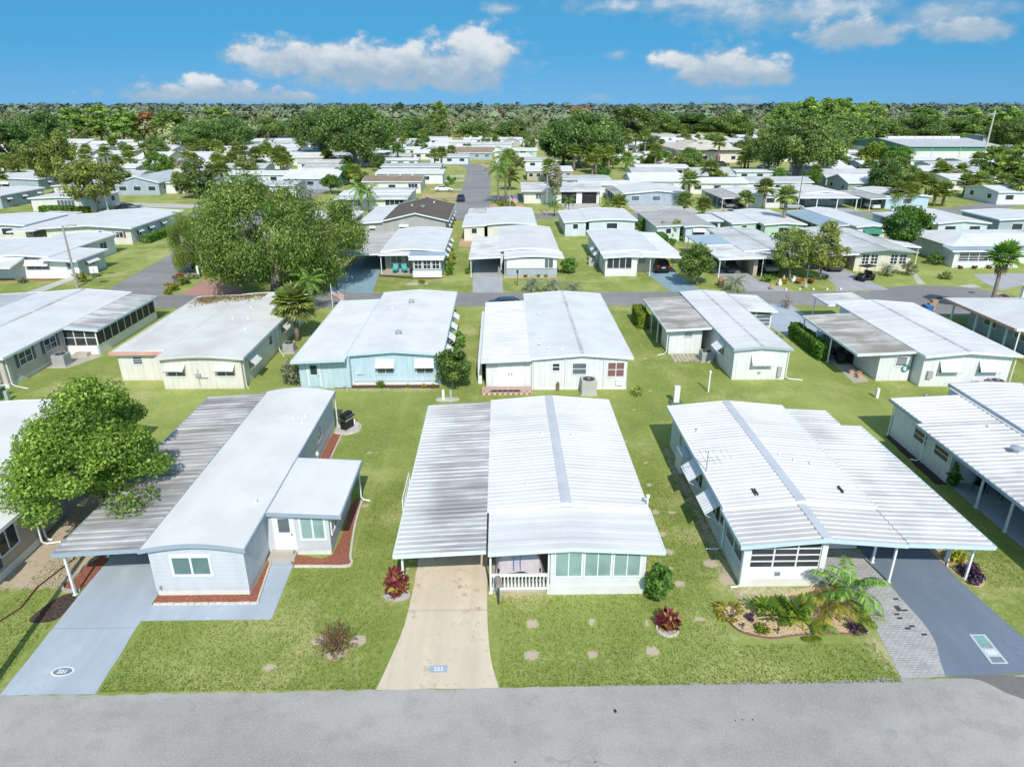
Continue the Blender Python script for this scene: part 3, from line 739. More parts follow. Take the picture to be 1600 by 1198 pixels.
# ---- small yard things
def aircon(x, y, label, s=.85, h=.8, mat=None, group='air conditioners beside the homes'):
    o = empty('air_conditioner', (x, y, 0), 0, label, 'air conditioner', group)
    m = MB(); m.box(-s/2-.08, s/2+.08, -s/2-.08, s/2+.08, 0, .08); m.build('base_pad', CONC, o)
    m = MB(); m.box(-s/2, s/2, -s/2, s/2, .08, h)
    for k in range(7): z = .16+k*(h-.24)/7; m.box(-s/2-.012, s/2+.012, -s/2-.012, s/2+.012, z, z+.035)
    m.build('case', mat or GREYBOX, o)
    m = MB(); m.lathe((0, 0, h), [(s*.40, 0), (s*.40, .02), (s*.36, .03)], 16); m.build('fan_guard', DARKTRIM, o)
    m = MB(); m.lathe((0, 0, h+.03), [(s*.12, 0), (s*.12, .02)], 10); m.build('fan_hub', STEEL, o)
    return o
def simple(name, label, cat, x, y, parts, rz=0, group=None, z=0):
    """parts: list of (part name, MB in local metres, material)"""
    o = empty(name, (x, y, z), rz, label, cat, group)
    for nm, mb, mat in parts: mb.build(nm, mat, o)
    return o
def text_mesh(txt, size, parent, loc, mat, rz=0.0, name='number', bold=.0, ex=.001, rx=0.0):
    c = bpy.data.curves.new('lettering', 'FONT'); c.body = txt; c.size = size; c.align_x = 'CENTER'; c.align_y = 'CENTER'; c.extrude = ex; c.offset = bold
    t = bpy.data.objects.new('lettering', c); COL.objects.link(t)
    dg = bpy.context.evaluated_depsgraph_get(); dg.update(); me = bpy.data.meshes.new_from_object(t.evaluated_get(dg)); bpy.data.objects.remove(t)
    me.materials.clear(); me.materials.append(mat); me.name = 'lettering'
    o = link(name, me, parent, loc); o.rotation_euler = (rx, 0, rz); return o
def smooth_poly(pts, n=6, closed=True):
    pts = [np.array(p, float) for p in pts]; out = []; m = len(pts)
    for i in range(m if closed else m-1):
        p0, p1, p2, p3 = pts[(i-1) % m] if closed or i else pts[i], pts[i], pts[(i+1) % m], pts[(i+2) % m] if closed or i < m-2 else pts[i+1]
        for k in range(n):
            t = k/n; out.append(tuple(.5*((2*p1)+(-p0+p2)*t+(2*p0-5*p1+4*p2-p3)*t*t+(-p0+3*p1-3*p2+p3)*t**3)))
    if not closed: out.append(tuple(pts[-1]))
    return out
def sheet(name, pts, z, mat, jit=0.0, kind='structure', step=.5):
    """a flat ground sheet; its outline may be slightly ragged"""
    if jit:
        q = []
        for i in range(len(pts)):
            a, b = np.array(pts[i]), np.array(pts[(i+1) % len(pts)]); L = np.linalg.norm(b-a); n = max(1, int(L/step))
            for k in range(n): q.append(tuple(a+(b-a)*k/n+(rng.normal(size=2)*jit if k else 0)))
        pts = q
    cx = sum(p[0] for p in pts)/len(pts); cy = sum(p[1] for p in pts)/len(pts)
    me = bpy.data.meshes.new(name); me.from_pydata([(x-cx, y-cy, 0) for x, y in pts], [], [tuple(range(len(pts)))]); me.materials.append(mat)
    if len(me.polygons) and me.polygons[0].normal.z < 0: me.flip_normals()
    o = link(name, me, None, (cx, cy, z)); tag(o, kind=kind); return o
def edging(pts, label, w=.12, h=.1, mat=None, closed=False, scallop=True, name='garden_edging'):
    pts = [Vector((p[0], p[1], 0)) for p in pts]; c = pts[0].copy(); m = MB()
    segs = list(zip(pts, pts[1:]+([pts[0]] if closed else []))) if closed else list(zip(pts[:-1], pts[1:]))
    carry = 0
    for a, b in segs:
        L = (b-a).length; d = (b-a).normalized(); nrm = Vector((-d.y, d.x, 0)); n = max(1, round(L/.3)) if scallop else 1
        for k in range(n):
            p = a+d*(L*k/n)-c; q = a+d*(L*(k+(.93 if scallop else 1))/n)-c; hh = h*random.uniform(.85, 1.1)
            m.hexa([p-nrm*w/2, q-nrm*w/2, q+nrm*w/2, p+nrm*w/2, p-nrm*w*.4+Vector((0,0,hh)), q-nrm*w*.4+Vector((0,0,hh)), q+nrm*w*.4+Vector((0,0,hh)), p+nrm*w*.4+Vector((0,0,hh))])
    o = m.build(name, mat or CURB, None); o.location = c; tag(o, label, 'edging'); return o
# ================================================================ ground
def lines(a, b, fine0, fine1, step, grow=1.35):
    L = list(np.arange(fine0, fine1+1e-6, step)); s = step
    while L[-1] < b: s *= grow; L.append(min(b, L[-1]+s))
    s = step
    while L[0] > a: s *= grow; L.insert(0, max(a, L[0]-s))
    return np.array(L)
BARE = [(831,974,.34),(925,971,.26),(830,1023,.36),(926,1022,.28),(1020,1017,.32),(1012,972,.22),(1062,912,.30),(1046,862,.34),(1092,966,.24),(1033,834,.3),(1024,800,.3),(1014,757,.26),(1010,722,.22),(1046,888,.2),(978,690,.2),
        (571,790,.25),(588,706,.2),(575,708,.2),(420,1042,.3),(985,812,.2),(1050,800,.25),(560,1000,.4),(525,1020,.5),(500,1000,.35),(660,600,.25),(1008,560,.25),(1015,610,.2),(1060,640,.2),(990,640,.2),(1135,905,.45),(1110,880,.4)]
DRY = [(480,1000,1.5,.45),(400,1080,1.2,.35),(1060,780,1.0,.45),(1090,840,1.0,.55),(1040,760,.9,.4),(1120,900,.8,.6),(740,560,1.2,.9),(735,520,1.3,.9),(300,600,2,.6),(140,600,2.5,.7),(220,620,2,.5),(40,900,1.2,.6),(880,1010,1,.25),(700,950,.8,.35),(620,920,.8,.5),(1010,700,.9,.3),
       (180,430,3,.5),(250,400,3.5,.7),(760,640,1.5,.3),(600,800,1.2,.35),(1380,1010,.8,.9),(1560,900,.8,.4),(1180,620,2,.25),(1000,1060,1.2,.4),(300,1075,1.0,.3),(820,925,.8,.6),(1200,1040,1.6,.35),(430,980,1.0,.3)]
gx = lines(-9000, 9000, -46, 46, .26); gy = lines(-60, 9000, 18, 80, .26)
X, Y = np.meshgrid(gx, gy); V = np.stack([X, Y, np.zeros_like(X)], -1).reshape(-1, 3)
nx, ny = len(gx), len(gy); idx = np.arange(nx*ny).reshape(ny, nx)
F = np.stack([idx[:-1, :-1], idx[:-1, 1:], idx[1:, 1:], idx[1:, :-1]], -1).reshape(-1, 4)
bare = np.zeros(len(V)); dry = np.full(len(V), .02)
for px, py, r in BARE:
    bx, by = G(px, py); d = np.hypot((V[:, 0]-bx), (V[:, 1]-by)*1.15)/r; bare = np.maximum(bare, np.clip(1.45-d, 0, 1.0))
for px, py, r, a in DRY:
    bx, by = G(px, py); d = np.hypot(V[:, 0]-bx, V[:, 1]-by)/r; dry = np.maximum(dry, a*np.exp(-d*d*.7))
def rect_bare(x0, x1, y0, y1, a, soft=.25):
    global bare
    d = np.maximum(np.maximum(x0-V[:, 0], V[:, 0]-x1), np.maximum(y0-V[:, 1], V[:, 1]-y1)); bare = np.maximum(bare, a*np.clip(1-d/soft, 0, 1))
rect_bare(-22.8, -19.3, 25.2, 38, .75, .5); rect_bare(10.0, 10.5, 25, 38, .62, .4); rect_bare(10.2, 14.8, 23.9, 24.7, .6, .3)
rect_bare(-4.6, -4.35, 24.2, 39, .5); rect_bare(6.3, 6.7, 24, 39.5, .4, .35); rect_bare(20.9, 21.3, 21, 26, .45, .25); rect_bare(14.6, 15.2, 19.3, 22.5, .5, .3); rect_bare(-4.2, 9, 19.1, 19.3, .35, .3); rect_bare(-15, -4.6, 19.0, 19.25, .3, .3); rect_bare(1.9, 6.3, 24.1, 24.4, .55, .2); rect_bare(-.7, 2, 24.2, 24.5, .5, .2)
rect_bare(-15.3, -4.5, 47.5, 48.3, .5, .3); rect_bare(-1.4, 9.7, 46.9, 47.3, .4, .4); rect_bare(-3.9, -1.6, 47, 64, .35, .8); rect_bare(-30, -19.2, 47.3, 47.8, .45, .4)
far = np.clip((V[:, 1]-150)/250, 0, 1); dry = np.maximum(dry, .22*(V[:, 1] > 60) + .30*far + .12*(V[:, 1] > 140))
gm = np_mesh('ground', V, F, M_LAWN, tint={'bare': bare, 'dry': dry})
ground = link('ground', gm); tag(ground, kind='structure')
# ---- streets
def street(name, pts, w, z, mat, ragged=.05):
    pts = [np.array(p, float) for p in pts]; L, Rr = [], []
    for i, p in enumerate(pts):
        d = unit(pts[min(i+1, len(pts)-1)]-pts[max(i-1, 0)]); n = np.array([-d[1], d[0]]); L.append(tuple(p+n*w/2)); Rr.append(tuple(p-n*w/2))
    return sheet(name, L+Rr[::-1], z, mat, ragged, step=.7)
sheet('road', [(-90, 6), (90, 6), (90, 20.3), (20, 19.42), (10, 19.3), (0, 19.18), (-10, 19.12), (-20, 19.1), (-90, 18.2)], .004, M_ROAD, .035, step=.35)
street('road', [(-120, 73.2), (-50, 73.6), (-20, 73.7), (0, 73.85), (25, 73.85), (42, 73.3)], 5.8, .004, M_ROAD2)
sheet('road', smooth_poly([(40.5, 70.6), (42, 75.9), (45, 77.8), (49, 79.2), (53.5, 78.5), (57, 76), (57.5, 71.5), (55, 67.5), (51, 66), (46.5, 66.5), (43.5, 68.5)], 5), .008, M_ROAD2)
street('road', [(-42, 71), (-42.6, 80), (-44.5, 102), (-46, 120), (-46.5, 140), (-47, 190)], 7.0, .012, M_ROAD2)
street('road', [(-140, 137), (-90, 136), (-60, 134.8), (-46, 134.5)], 6.6, .016, M_ROAD2)
street('road', [(-12, 134.6), (20, 134.6), (55, 134.6), (80, 137), (96, 142), (112, 152), (140, 168)], 6.4, .016, M_ROAD2)
street('road', [(-6, 130), (-6.2, 170), (-6.8, 215), (-7.6, 240), (-11, 256), (-20, 264), (-34, 268)], 7.4, .02, M_ROAD2)
street('road', [(60, 216), (85, 220), (110, 224), (150, 228)], 15, .01, M_ROAD2)
street('road', [(83, 168), (84, 190), (86, 220)], 6.5, .012, M_ROAD2)
# repairs and marks on the near road
sheet('road_patch', smooth_poly([(3.9, 18.1), (3.98, 18.16), (4.02, 18.05), (3.95, 17.98)], 4), .008, paint('tar_spot', (.03, .03, .03), .9, .1))
for px, py, r in ((1149,1125,.03),(1160,1124,.03),(1176,1124,.035),(930,1190,.03),(805,1190,.03)):
    bx, by = G(px, py); sheet('road_patch', [(bx+r*math.cos(k), by+r*math.sin(k)) for k in np.linspace(0, 5.4, 7)], .008, paint('tar_spot', (.03, .03, .03), .9, .1))
for px, py, rx, ry in ((1395,1145,.17,.2),(1180,1074,.12,.1),(860,1187,.18,.14)):
    bx, by = G(px, py); sheet('road_patch', smooth_poly([(bx+rx*math.cos(k)*(1+.2*math.sin(3*k)), by+ry*math.sin(k)) for k in np.linspace(0, 5.5, 8)], 3), .008, paint('pale_concrete_patch', (.36, .35, .33), .9, .12, 4))
sheet('road_patch', smooth_poly([G(1480,1058), G(1530,1062), G(1580,1085), G(1640,1100), G(1660,1075), G(1600,1058), G(1540,1053)], 5), .009, asphalt('dark_washed_asphalt', (.21, .205, .195), False))
# ================================================================ house 221
def smoothroof(h, x0, x1, y0, y1, ze, zr, mat, **kw): return h.roof(x0, x1, y0, y1, gable(x0, x1, ze, zr, 8), mat, **kw)
h = House('pale grey lap-sided mobile home with smooth white roof and number 221 driveway', -13.2, 33)
h.wall(-15.2, -11.15, 24.55, 41.3, 2.52, W_SID, .28, gable=('y', 2.74, -13.2))
h.part('skirting', BLOCK).box(-15.17, -11.18, 24.58, 41.28, 0, .28)
smoothroof(h, -15.42, -10.98, 24.3, 41.55, 2.56, 2.84, R_MEMB, fascia=SLATETRIM, t=.1)
h.roof(-19.15, -15.42, 24.4, 41.2, [(-19.15, 2.34), (-15.42, 2.56)], R_DARK, 'carport_roof', .42, .05, fascia=SLATETRIM, sides=(1, 0))
h.roof(-11.0, -7.55, 27.1, 32.4, [(-11.0, 2.56), (-7.55, 2.36)], R_MEMB, 'porch_roof', fascia=SLATETRIM, sides=(0, 1))
h.wall(-11.15, -8.2, 27.4, 32.1, 2.36, W_SID, .28, 'porch_wall'); h.part('skirting', BLOCK).box(-11.15, -8.23, 27.43, 32.07, 0, .28)
h.wall(-18.9, -15.2, 36.8, 41.0, 2.34, W_SID, 0, 'storage_wall')
h.window('S', 24.55, -13.45, 1.15, 2.02, 1.55, 2, G_TEALD, TRIM, fw=.11)
h.window('S', 27.4, -8.97, .95, 2.1, 1.05, 2, G_TEAL, TRIM, fw=.1)
h.window('E', -8.2, 28.2, 1.0, 2.1, 1.0, 2, G_GREY, TRIM); h.window('E', -8.2, 30.6, 1.0, 2.0, 1.4, 2, G_GREY, TRIM)
h.window('E', -11.15, 37.4, 1.15, 2.0, .8, 1, G_GREY, TRIM, rows=2)
h.door('S', 27.4, -10.3, .88, 1.95, .32, WHITE, G_GREY)
for y in (24.65, 27.4, 31.2, 35.0): h.post(-18.85, y, 2.3)
h.gutter_pipe(-7.7, 32.2, 2.3, .5, -.1); h.gutter_pipe(-11.0, 41.4, 2.5, .2, -.1)
for x, y in ((-11.6, 27.8), (-12.9, 37.2), (-12.4, 36.9), (-11.8, 37.3), (-11.75, 36.5)): h.vent(x, y, 2.66, .05, .22)
m = MB(); m.box(-18.95, -18.8, 24.4, 41.0, 2.16, 2.3); h.sub(m, 'carport_beam', TRIM)
m = MB(); m.box(-11.1, -9.85, 26.85, 27.4, 0, .2); m.box(-11.0, -9.95, 27.1, 27.4, .2, .36); h.sub(m, 'door_step', CONC)
m = MB(); m.box(-15.0, -14.93, 24.45, 24.55, .42, .56); m.tube([(-14.96, 24.4, .5), (-14.96, 24.36, .42)], .02, 5); h.sub(m, 'water_tap', STEEL)
h.finish()
# ---- ground about 221
sheet('driveway', [(-18.45, 19.12), (-14.98, 19.12), (-15.25, 24.6), (-15.25, 36.7), (-18.75, 36.7), (-18.7, 25)], .012, D_BLUE, .012)
sheet('path', [(-15.25, 22.95), (-9.75, 22.95), (-9.85, 26.9), (-10.95, 26.9), (-10.6, 23.95), (-15.25, 23.95)], .013, D_BLUE)
sheet('mulch_bed', [(-15.2, 23.97), (-10.62, 23.97), (-10.95, 27.0), (-11.1, 27.3), (-11.16, 24.55), (-15.2, 24.54)], .017, MU_RED, .01)
sheet('mulch_bed', smooth_poly([(-9.8, 26.55), (-7.5, 26.5), (-7.2, 26.8), (-7.4, 27.3), (-7.7, 30), (-7.75, 32), (-8.15, 32), (-8.18, 27.4), (-9.8, 27.38)], 3), .017, MU_RED, .01)
sheet('mulch_bed', [(-11.15, 32.2), (-10.5, 32.2), (-10.55, 40.5), (-11.14, 40.5)], .017, MU_RED, .02)
edging([(-15.1, 23.95), (-10.65, 23.95), (-10.95, 26.8)], 'scalloped white edging along the red mulch below the front window of home 221', .1, .1)
edging(smooth_poly([(-9.75, 26.5), (-7.5, 26.45), (-7.12, 26.7), (-7.3, 27.3), (-7.6, 30), (-7.65, 32.1)], 4, False), 'curved pale edging round the mulch bed under the porch of home 221', .12, .1, scallop=False)
edging([(-10.45, 32.3), (-10.5, 40.4)], 'straight pale edging along the back side wall of home 221', .1, .09, scallop=False)
sheet('mulch_bed', smooth_poly([(-19.0, 25.0), (-19.5, 25.0), (-19.75, 25.4), (-19.5, 26), (-19.55, 26.7), (-19.3, 27.4), (-19.45, 28.2), (-18.95, 28.8), (-18.78, 27), (-18.75, 25.2)], 3), .017, MU_RED)
edging(smooth_poly([(-18.8, 24.95), (-19.5, 24.93), (-19.8, 25.4), (-19.55, 26), (-19.6, 26.7), (-19.35, 27.4), (-19.5, 28.2), (-19.0, 28.9)], 5, False), 'wavy pink and white scalloped edging beside the carport post of home 221', .13, .13, STONE)
sheet('mulch_bed', smooth_poly([(-18.7, 23.2), (-19.3, 22.9), (-19.9, 23.1), (-19.7, 24.1), (-19.3, 24.7), (-18.75, 24.6)], 4), .016, MU_DARK, .03)
def cpy(c): return c
# painted number plates on the drives
ring = MB(); n = 32
for k in range(n):
    a, b = 2*math.pi*k/n, 2*math.pi*(k+1)/n
    ring.add([(.43*math.cos(a), .25*math.sin(a), 0), (.43*math.cos(b), .25*math.sin(b), 0), (.36*math.cos(b), .185*math.sin(b), 0), (.36*math.cos(a), .185*math.sin(a), 0)], [(0, 1, 2, 3)])
gx_, gy_ = G(98, 1049)
pl = ring.build('painted_number_plate', WHITE, None); pl.location = (gx_, gy_, .02); tag(pl, kind='structure')
d_ = MB(); d_.add([(.36*math.cos(2*math.pi*k/24), .185*math.sin(2*math.pi*k/24), -.003) for k in range(24)], [tuple(range(24))]); d_.build('oval_field', paint('oval_field_grey', (.20, .24, .29), .7, .05), pl)
text_mesh('221', .24, pl, (0, -.01, .002), WHITE, 0, 'number', .012)
gx_, gy_ = G(685, 1045)
m = MB(); m.add([(-.34, -.17, 0), (.34, -.17, 0), (.34, .17, 0), (-.34, .17, 0)], [(0, 1, 2, 3)]); pl = m.build('painted_number_plate', paint('faded_blue_stencil', (.36, .43, .52), .8, .15, 6), None); pl.location = (gx_, gy_, .02); tag(pl, kind='structure')
text_mesh('223', .25, pl, (0, -.01, .002), WHITE, 0, 'number', .006)
# grill on its pad behind 221
gx_, gy_ = -10.35, 41.3
m1 = MB(); m1.box(-.55, .55, -.28, .28, .1, .78)
m2 = MB(); m2.prism([(-.3, .86), (.3, .86), (.3, 1.05), (.18, 1.22), (-.18, 1.22), (-.3, 1.05)], 'x', -.5, .5)
m3 = [MB().box(-.85, -.56, -.26, .26, .8, .84), MB().box(.56, .85, -.26, .26, .8, .84)]
m4 = [MB().lathe((x, y, 0), [(.06, 0), (.06, .1)], 8) for x in (-.45, .45) for y in (-.22, .22)]
m5 = MB(); m5.tube([(-.4, -.34, 1.0), (.4, -.34, 1.0)], .02, 6); [m5.tube([(x, -.29, 1.0), (x, -.34, 1.0)], .015, 5) for x in (-.38, .38)]
m6 = MB(); m6.box(-.5, .5, -.30, -.27, .64, .8); [m6.lathe((x, -.31, .7), [(.03, 0), (.03, .04)], 8) for x in (-.3, 0, .3)]
m7 = MB(); m7.lathe((.75, -.1, 0), [(.1, .02), (.16, .08), (.16, .35), (.1, .42), (.04, .5)], 10)
simple('barbecue_grill', 'black gas barbecue on a small pale-edged pad behind home 221', 'grill', gx_, gy_, [('cabinet', m1, BLACK), ('lid', m2, BLACK)]+[('side_shelf', q, DARKTRIM) for q in m3]+[('caster', q, RUBBER) for q in m4]+[('lid_handle', m5, STEEL), ('control_panel', m6, STEEL), ('gas_bottle', m7, WHITE)], R(62)).scale = (.78, .78, .95)
sheet('mulch_bed', smooth_poly([(-11.0, 40.6), (-10.2, 40.4), (-9.6, 40.9), (-9.65, 41.6), (-10.2, 42.1), (-11, 41.9)], 4), .016, D_PALE)
edging(smooth_poly([(-11.0, 40.5), (-10.2, 40.3), (-9.5, 40.85), (-9.55, 41.6), (-10.1, 42.15)], 5, False), 'pale scalloped edging round the barbecue pad', .12, .12)
m1 = MB(); m1.lathe((0, 0, 0), [(.34, 0), (.34, .35), (.3, .38), (.27, .35), (.27, .1)], 14)
m2 = MB(); [m2.tube([(.3*math.cos(t), .3*math.sin(t), .3+.02*k) for t in np.linspace(0, 6.2, 14)], .025, 5) for k in range(4)]
simple('hose_pot', 'green coiled hose in a pot by the side wall of home 221', 'hose pot', -10.75, 34.0, [('pot', m1, GREEN), ('hose', m2, TEAL)])
m1 = MB(); m1.tube([(0, 0, 0), (.02, 0, 1.0)], .02, 5); m2 = MB(); m2.lathe((.02, 0, 1.0), [(.09, 0), (.11, .1), (.05, .25)], 8)
simple('bird_feeder', 'thin white feeder post against the blue-grey side wall of home 221', 'feeder', -10.85, 35.6, [('pole', m1, TRIM), ('feeder', m2, TRIM)])
# ================================================================ house 223
h = House('white mobile home with mouldy carport roof and number 223 driveway', 1.5, 32)
zr = 2.92; mx = 2.95
h.wall(-.45, 6.3, 27.6, 39.4, 2.5, W_WLAP, .3, gable=('y', 2.78, mx)); h.part('skirting', BLOCK).box(-.42, 6.27, 27.63, 39.37, 0, .3)
h.wall(2.05, 6.2, 24.38, 27.6, 2.42, W_WLAP, .45, 'sunroom_wall', gable=('y', 2.6, mx)); h.part('skirting', BLOCK).box(2.02, 6.23, 24.35, 27.6, 0, .45)
h.roof(-.72, 6.75, 27.15, 39.75, [(-.72, 2.60), (mx, zr), (6.75, 2.60)], R_PANL, 'roof', .34, .022, fascia=TRIM, cap=R_CAP, capw=.5, sides=(0, 1))
h.roof(-.64, 6.85, 24.0, 27.3, [(-.64, 2.47), (mx, 2.70), (6.85, 2.47)], R_PANL, 'sunroom_roof', .8, .012, fascia=MINT, sides=(0, 1), ends=(1, 0))
h.roof(-4.62, -.72, 24.04, 39.5, [(-4.62, 2.38), (-.72, 2.58)], R_MOULD223, 'carport_roof', .36, .05, fascia=MINT, sides=(1, 0))
for c in (2.83, 4.10, 5.37): h.window('S', 24.38, c, .98, 2.2, 1.10, 2, G_TEAL, WHITE, fw=.06)
h.window('E', 6.3, 29.5, 1.1, 2.1, 1.3, 2, G_GREY); h.window('E', 6.3, 33.5, 1.1, 2.1, 1.3, 2, G_GREY); h.window('E', 6.3, 37, 1.2, 2.0, .8, 1, G_GREY)
h.door('W', -.45, 31, .9, 2.0, .3, WHITE)
for y in (24.62, 28.4, 32.2, 36.0): h.post(-4.38, y, 2.3)
h.post(-.55, 24.5, 2.46); h.post(1.98, 24.45, 2.5, .07)
m = MB(); m.box(-4.45, -4.31, 24.1, 39.3, 2.18, 2.33); h.sub(m, 'carport_beam', TRIM)
h.wall(-4.4, -.5, 36.5, 39.3, 2.34, W_WLAP, 0, 'storage_wall')
m = MB(); m.box(-.5, 2.0, 24.55, 27.6, 0, .22); h.sub(m, 'porch_floor', CONC)
m = MB(); m.box(-.5, 2.0, 24.44, 24.54, .2, .28); m.box(-.5, 2.0, 24.42, 24.56, .92, 1.0)
for k in range(16):
    x = -.42+k*2.36/15; m.lathe((x, 24.49, .26), [(.035, 0), (.05, .16), (.03, .3), (.03, .5), (.045, .66)], 6)
h.sub(m, 'balustrade', WHITE)
h.vent(3.9, 34.2, 2.84, .05, .25); h.vent(2.2, 34.4, 2.82, .05, .2); h.vent(4.9, 38.8, 2.74, .06, .2); h.vent(1.2, 29.2, 2.7, .05, .2); h.vent(4.6, 34.6, 2.82, .04, .1)
m = MB(); m.tube([(6.78, 27.4, 2.2), (6.78, 27.4, 3.1)], .04, 6); m.tube([(6.78, 27.4, 2.95), (6.6, 27.4, 2.95)], .03, 5); m.lathe((6.78, 27.4, 3.05), [(.09, 0), (.09, .12), (.02, .16)], 8); h.sub(m, 'electric_mast', TRIM)
h.finish()
c = MB()      # the covered table behind the balustrade
ux = np.linspace(-1.05, 1.05, 13); uy = np.linspace(-.75, .75, 9)
vs, fs = [], []
for j, y in enumerate(uy):
    for i, x in enumerate(ux):
        e = max(abs(x)/1.05, abs(y)/.75); z = 1.32-.08*x*x-.05*math.sin(5*x+2*y)-(.95*max(0, (e-.72)/.28)**1.6)+.03*math.sin(9*x)
        vs.append((x, y, z))
for j in range(8):
    for i in range(12): k = j*13+i; fs.append((k, k+1, k+14, k+13))
c.add(vs, fs); st = MB()
for x in (-.25, .05): st.box(x-.015, x+.015, -.80, -.74, .5, 1.3)
c2 = MB(); c2.box(-.98, .98, -.7, .7, 0, .5)
simple('covered_furniture', 'porch furniture under a greyish pink cover behind the white balustrade', 'furniture cover', .72, 25.9, [('cover', c, CLOTH), ('strap', st, BLUE), ('furniture', c2, DARKIN)], z=.22)
sheet('driveway', smooth_poly([(-4.72, 19.15), (-4.45, 20.5), (-4.12, 22.5), (-4.02, 24.8)], 4, False)+[(-4.0, 36.4), (-.72, 36.4)]+smooth_poly([(-.72, 24.6), (-.66, 22.6), (-.5, 20.6), (-.18, 19.17)], 4, False), .012, D_BEIGE, .015)
m1 = MB(); m1.box(-.04, .04, -.04, .04, 0, 1.05); m2 = MB(); m2.prism([(-.13, 1.05), (.13, 1.05), (.13, 1.2), (.09, 1.27), (0, 1.3), (-.09, 1.27), (-.13, 1.2)], 'y', -.26, .26); m3 = MB(); m3.box(.13, .15, -.2, -.17, 1.1, 1.32)
simple('mailbox', 'greyish mailbox on a dark post beside the beige driveway', 'mailbox', *G(779, 943), [('post', m1, DARKTRIM), ('box', m2, paint('faded_box', (.34, .29, .28), .5, .1)), ('flag', m3, RED)], R(8))
m = MB(); [m.box(-.03, .03, y-.03, y+.03, 0, 1.9) for y in (0, 2.6)]; [m.box(-.025, .025, 0, 2.6, z, z+.05) for z in (.35, 1.05, 1.85)]; [m.box(-.02, .02, y, y+.04, .35, 1.85) for y in (.5, 1.0, 1.5, 2.0)]
simple('trellis_frame', 'white trellis frame standing beside the mouldy carport roof', 'trellis', -4.98, 29.3, [('lattice', m, WHITE)])
aircon(7.05, 34.1, 'grey air conditioner against the east wall of home 223', .8, .8)
# ================================================================ house 225
h = House('light blue walled mobile home with pan roof, screened porch and slate driveway', 15.8, 31)
mx = 13.9
h.wall(10.62, 17.2, 27.5, 38.4, 2.52, W_BLUE, .35, gable=('y', 2.8, mx)); h.part('skirting', BLOCK).box(10.6, 17.2, 27.5, 38.38, 0, .35)
h.part('skirting', BLOCK).box(10.62, 14.2, 24.75, 27.5, 0, .42); h.part('porch_wall', WHITE).box(10.62, 14.2, 24.8, 24.9, .42, .95); h.part('porch_wall', W_BLUE).box(10.62, 10.72, 24.9, 27.5, .42, .95)
h.part('porch_wall', WHITE).prism([(10.62, 2.3), (14.2, 2.3), (14.2, 2.74), (13.9, 2.74), (10.62, 2.46)], 'y', 24.82, 24.88)
h.part('porch_wall', WHITE).box(10.56, 10.86, 24.74, 24.95, .0, 2.42); h.part('porch_wall', WHITE).box(14.0, 14.25, 24.74, 24.95, .3, 2.6)
h.screen('S', 24.85, 10.9, 14.0, .98, 2.3, 3, 4, WHITE); h.screen('W', 10.66, 25.0, 27.3, .98, 2.3, 2, 1, TRIM, G_GREY)
h.screen('E', 14.2, 25.0, 27.4, .5, 2.35, 2, 2, WHITE)
m = MB(); m.box(10.75, 14.15, 24.95, 27.5, .30, .36); h.sub(m, 'porch_floor', D_PALE)
h.roof(10.3, 17.45, 27.1, 38.7, [(10.3, 2.60), (mx, 2.95), (17.45, 2.60)], R_PANL, 'roof', .34, .026, fascia=TRIM, cap=R_CAP, capw=.45, sides=(1, 1))
h.roof(10.25, 17.45, 24.3, 27.25, [(10.25, 2.48), (mx, 2.80), (17.45, 2.48)], R_WARM, 'porch_roof', .34, .045, fascia=BLUETRIM, sides=(1, 0), ends=(1, 0), cap=R_CAP, capw=.4)
h.roof(17.45, 21.25, 24.3, 36.2, [(17.45, 2.52), (21.25, 2.34)], R_PAN, 'carport_roof', .36, .05, fascia=BLUETRIM, sides=(0, 1))
h.roof(17.5, 20.1, 36.2, 38.4, [(17.5, 2.5), (20.1, 2.36)], R_PAN, 'rear_roof', .36, .05, fascia=BLUETRIM, sides=(0, 1), ends=(0, 1))
h.wall(17.2, 19.9, 34.5, 38.3, 2.32, W_BLUE, 0, 'storage_wall')
for x, y in ((17.42, 24.95), (17.42, 26.4), (21.02, 25.1), (20.9, 26.4), (21.0, 30), (21.0, 33.8)): h.post(x, y, 2.36)
for y, w in ((28.9, 1.5), (32.0, 1.5)):
    h.window('W', 10.62, y, 1.0, 2.05, 1.3, 2, G_DARK); h.awning('W', 10.62, y, 2.25, 1.7, .62, .85, WHITE, 7)
h.window('W', 10.62, 36, 1.2, 2.0, .7, 1, G_GREY); h.window('W', 10.62, 27.9, 1.2, 1.9, .5, 1, G_DARK)
m = MB(); m.box(10.1, 10.6, 34.0, 35.1, .5, 1.7); h.sub(m, 'wall_cabinet', W_PBLUE)
h.vent(11.2, 35.0, 2.72, .07, .3); h.vent(15.2, 31.2, 2.86, .04, .12); h.vent(16.0, 31.0, 2.8, .06, .14); h.vent(14.6, 31.7, 2.9, .04, .12)
m = MB(); m.tube([(10.45, 30.6, 2.2), (10.45, 30.6, 3.75)], .025, 5); m.tube([(10.0, 30.6, 3.55), (11.6, 30.6, 3.6)], .018, 5); [m.tube([(x, 30.15, 3.57), (x, 31.05, 3.57)], .012, 4) for x in (10.1, 10.4, 10.8, 11.2, 11.5)]; h.sub(m, 'aerial', STEEL)
for x, y in ((12.0, 27.9), (12.12, 27.9), (16.3, 28.1)): m = MB(); m.box(x, x+.06, y, y+.55, 2.76, 2.86); h.sub(m, 'roof_bracket', DARKTRIM)
h.gutter_pipe(10.55, 27.4, 2.4, -.7, .1); h.gutter_pipe(10.55, 24.65, 2.3, -.4, 0); h.gutter_pipe(20.95, 26.3, 2.2, -.2, -.3)
m = MB(); m.box(12.1, 12.3, 24.7, 24.8, .62, .78); h.sub(m, 'outside_lamp', STEEL)
h.finish()
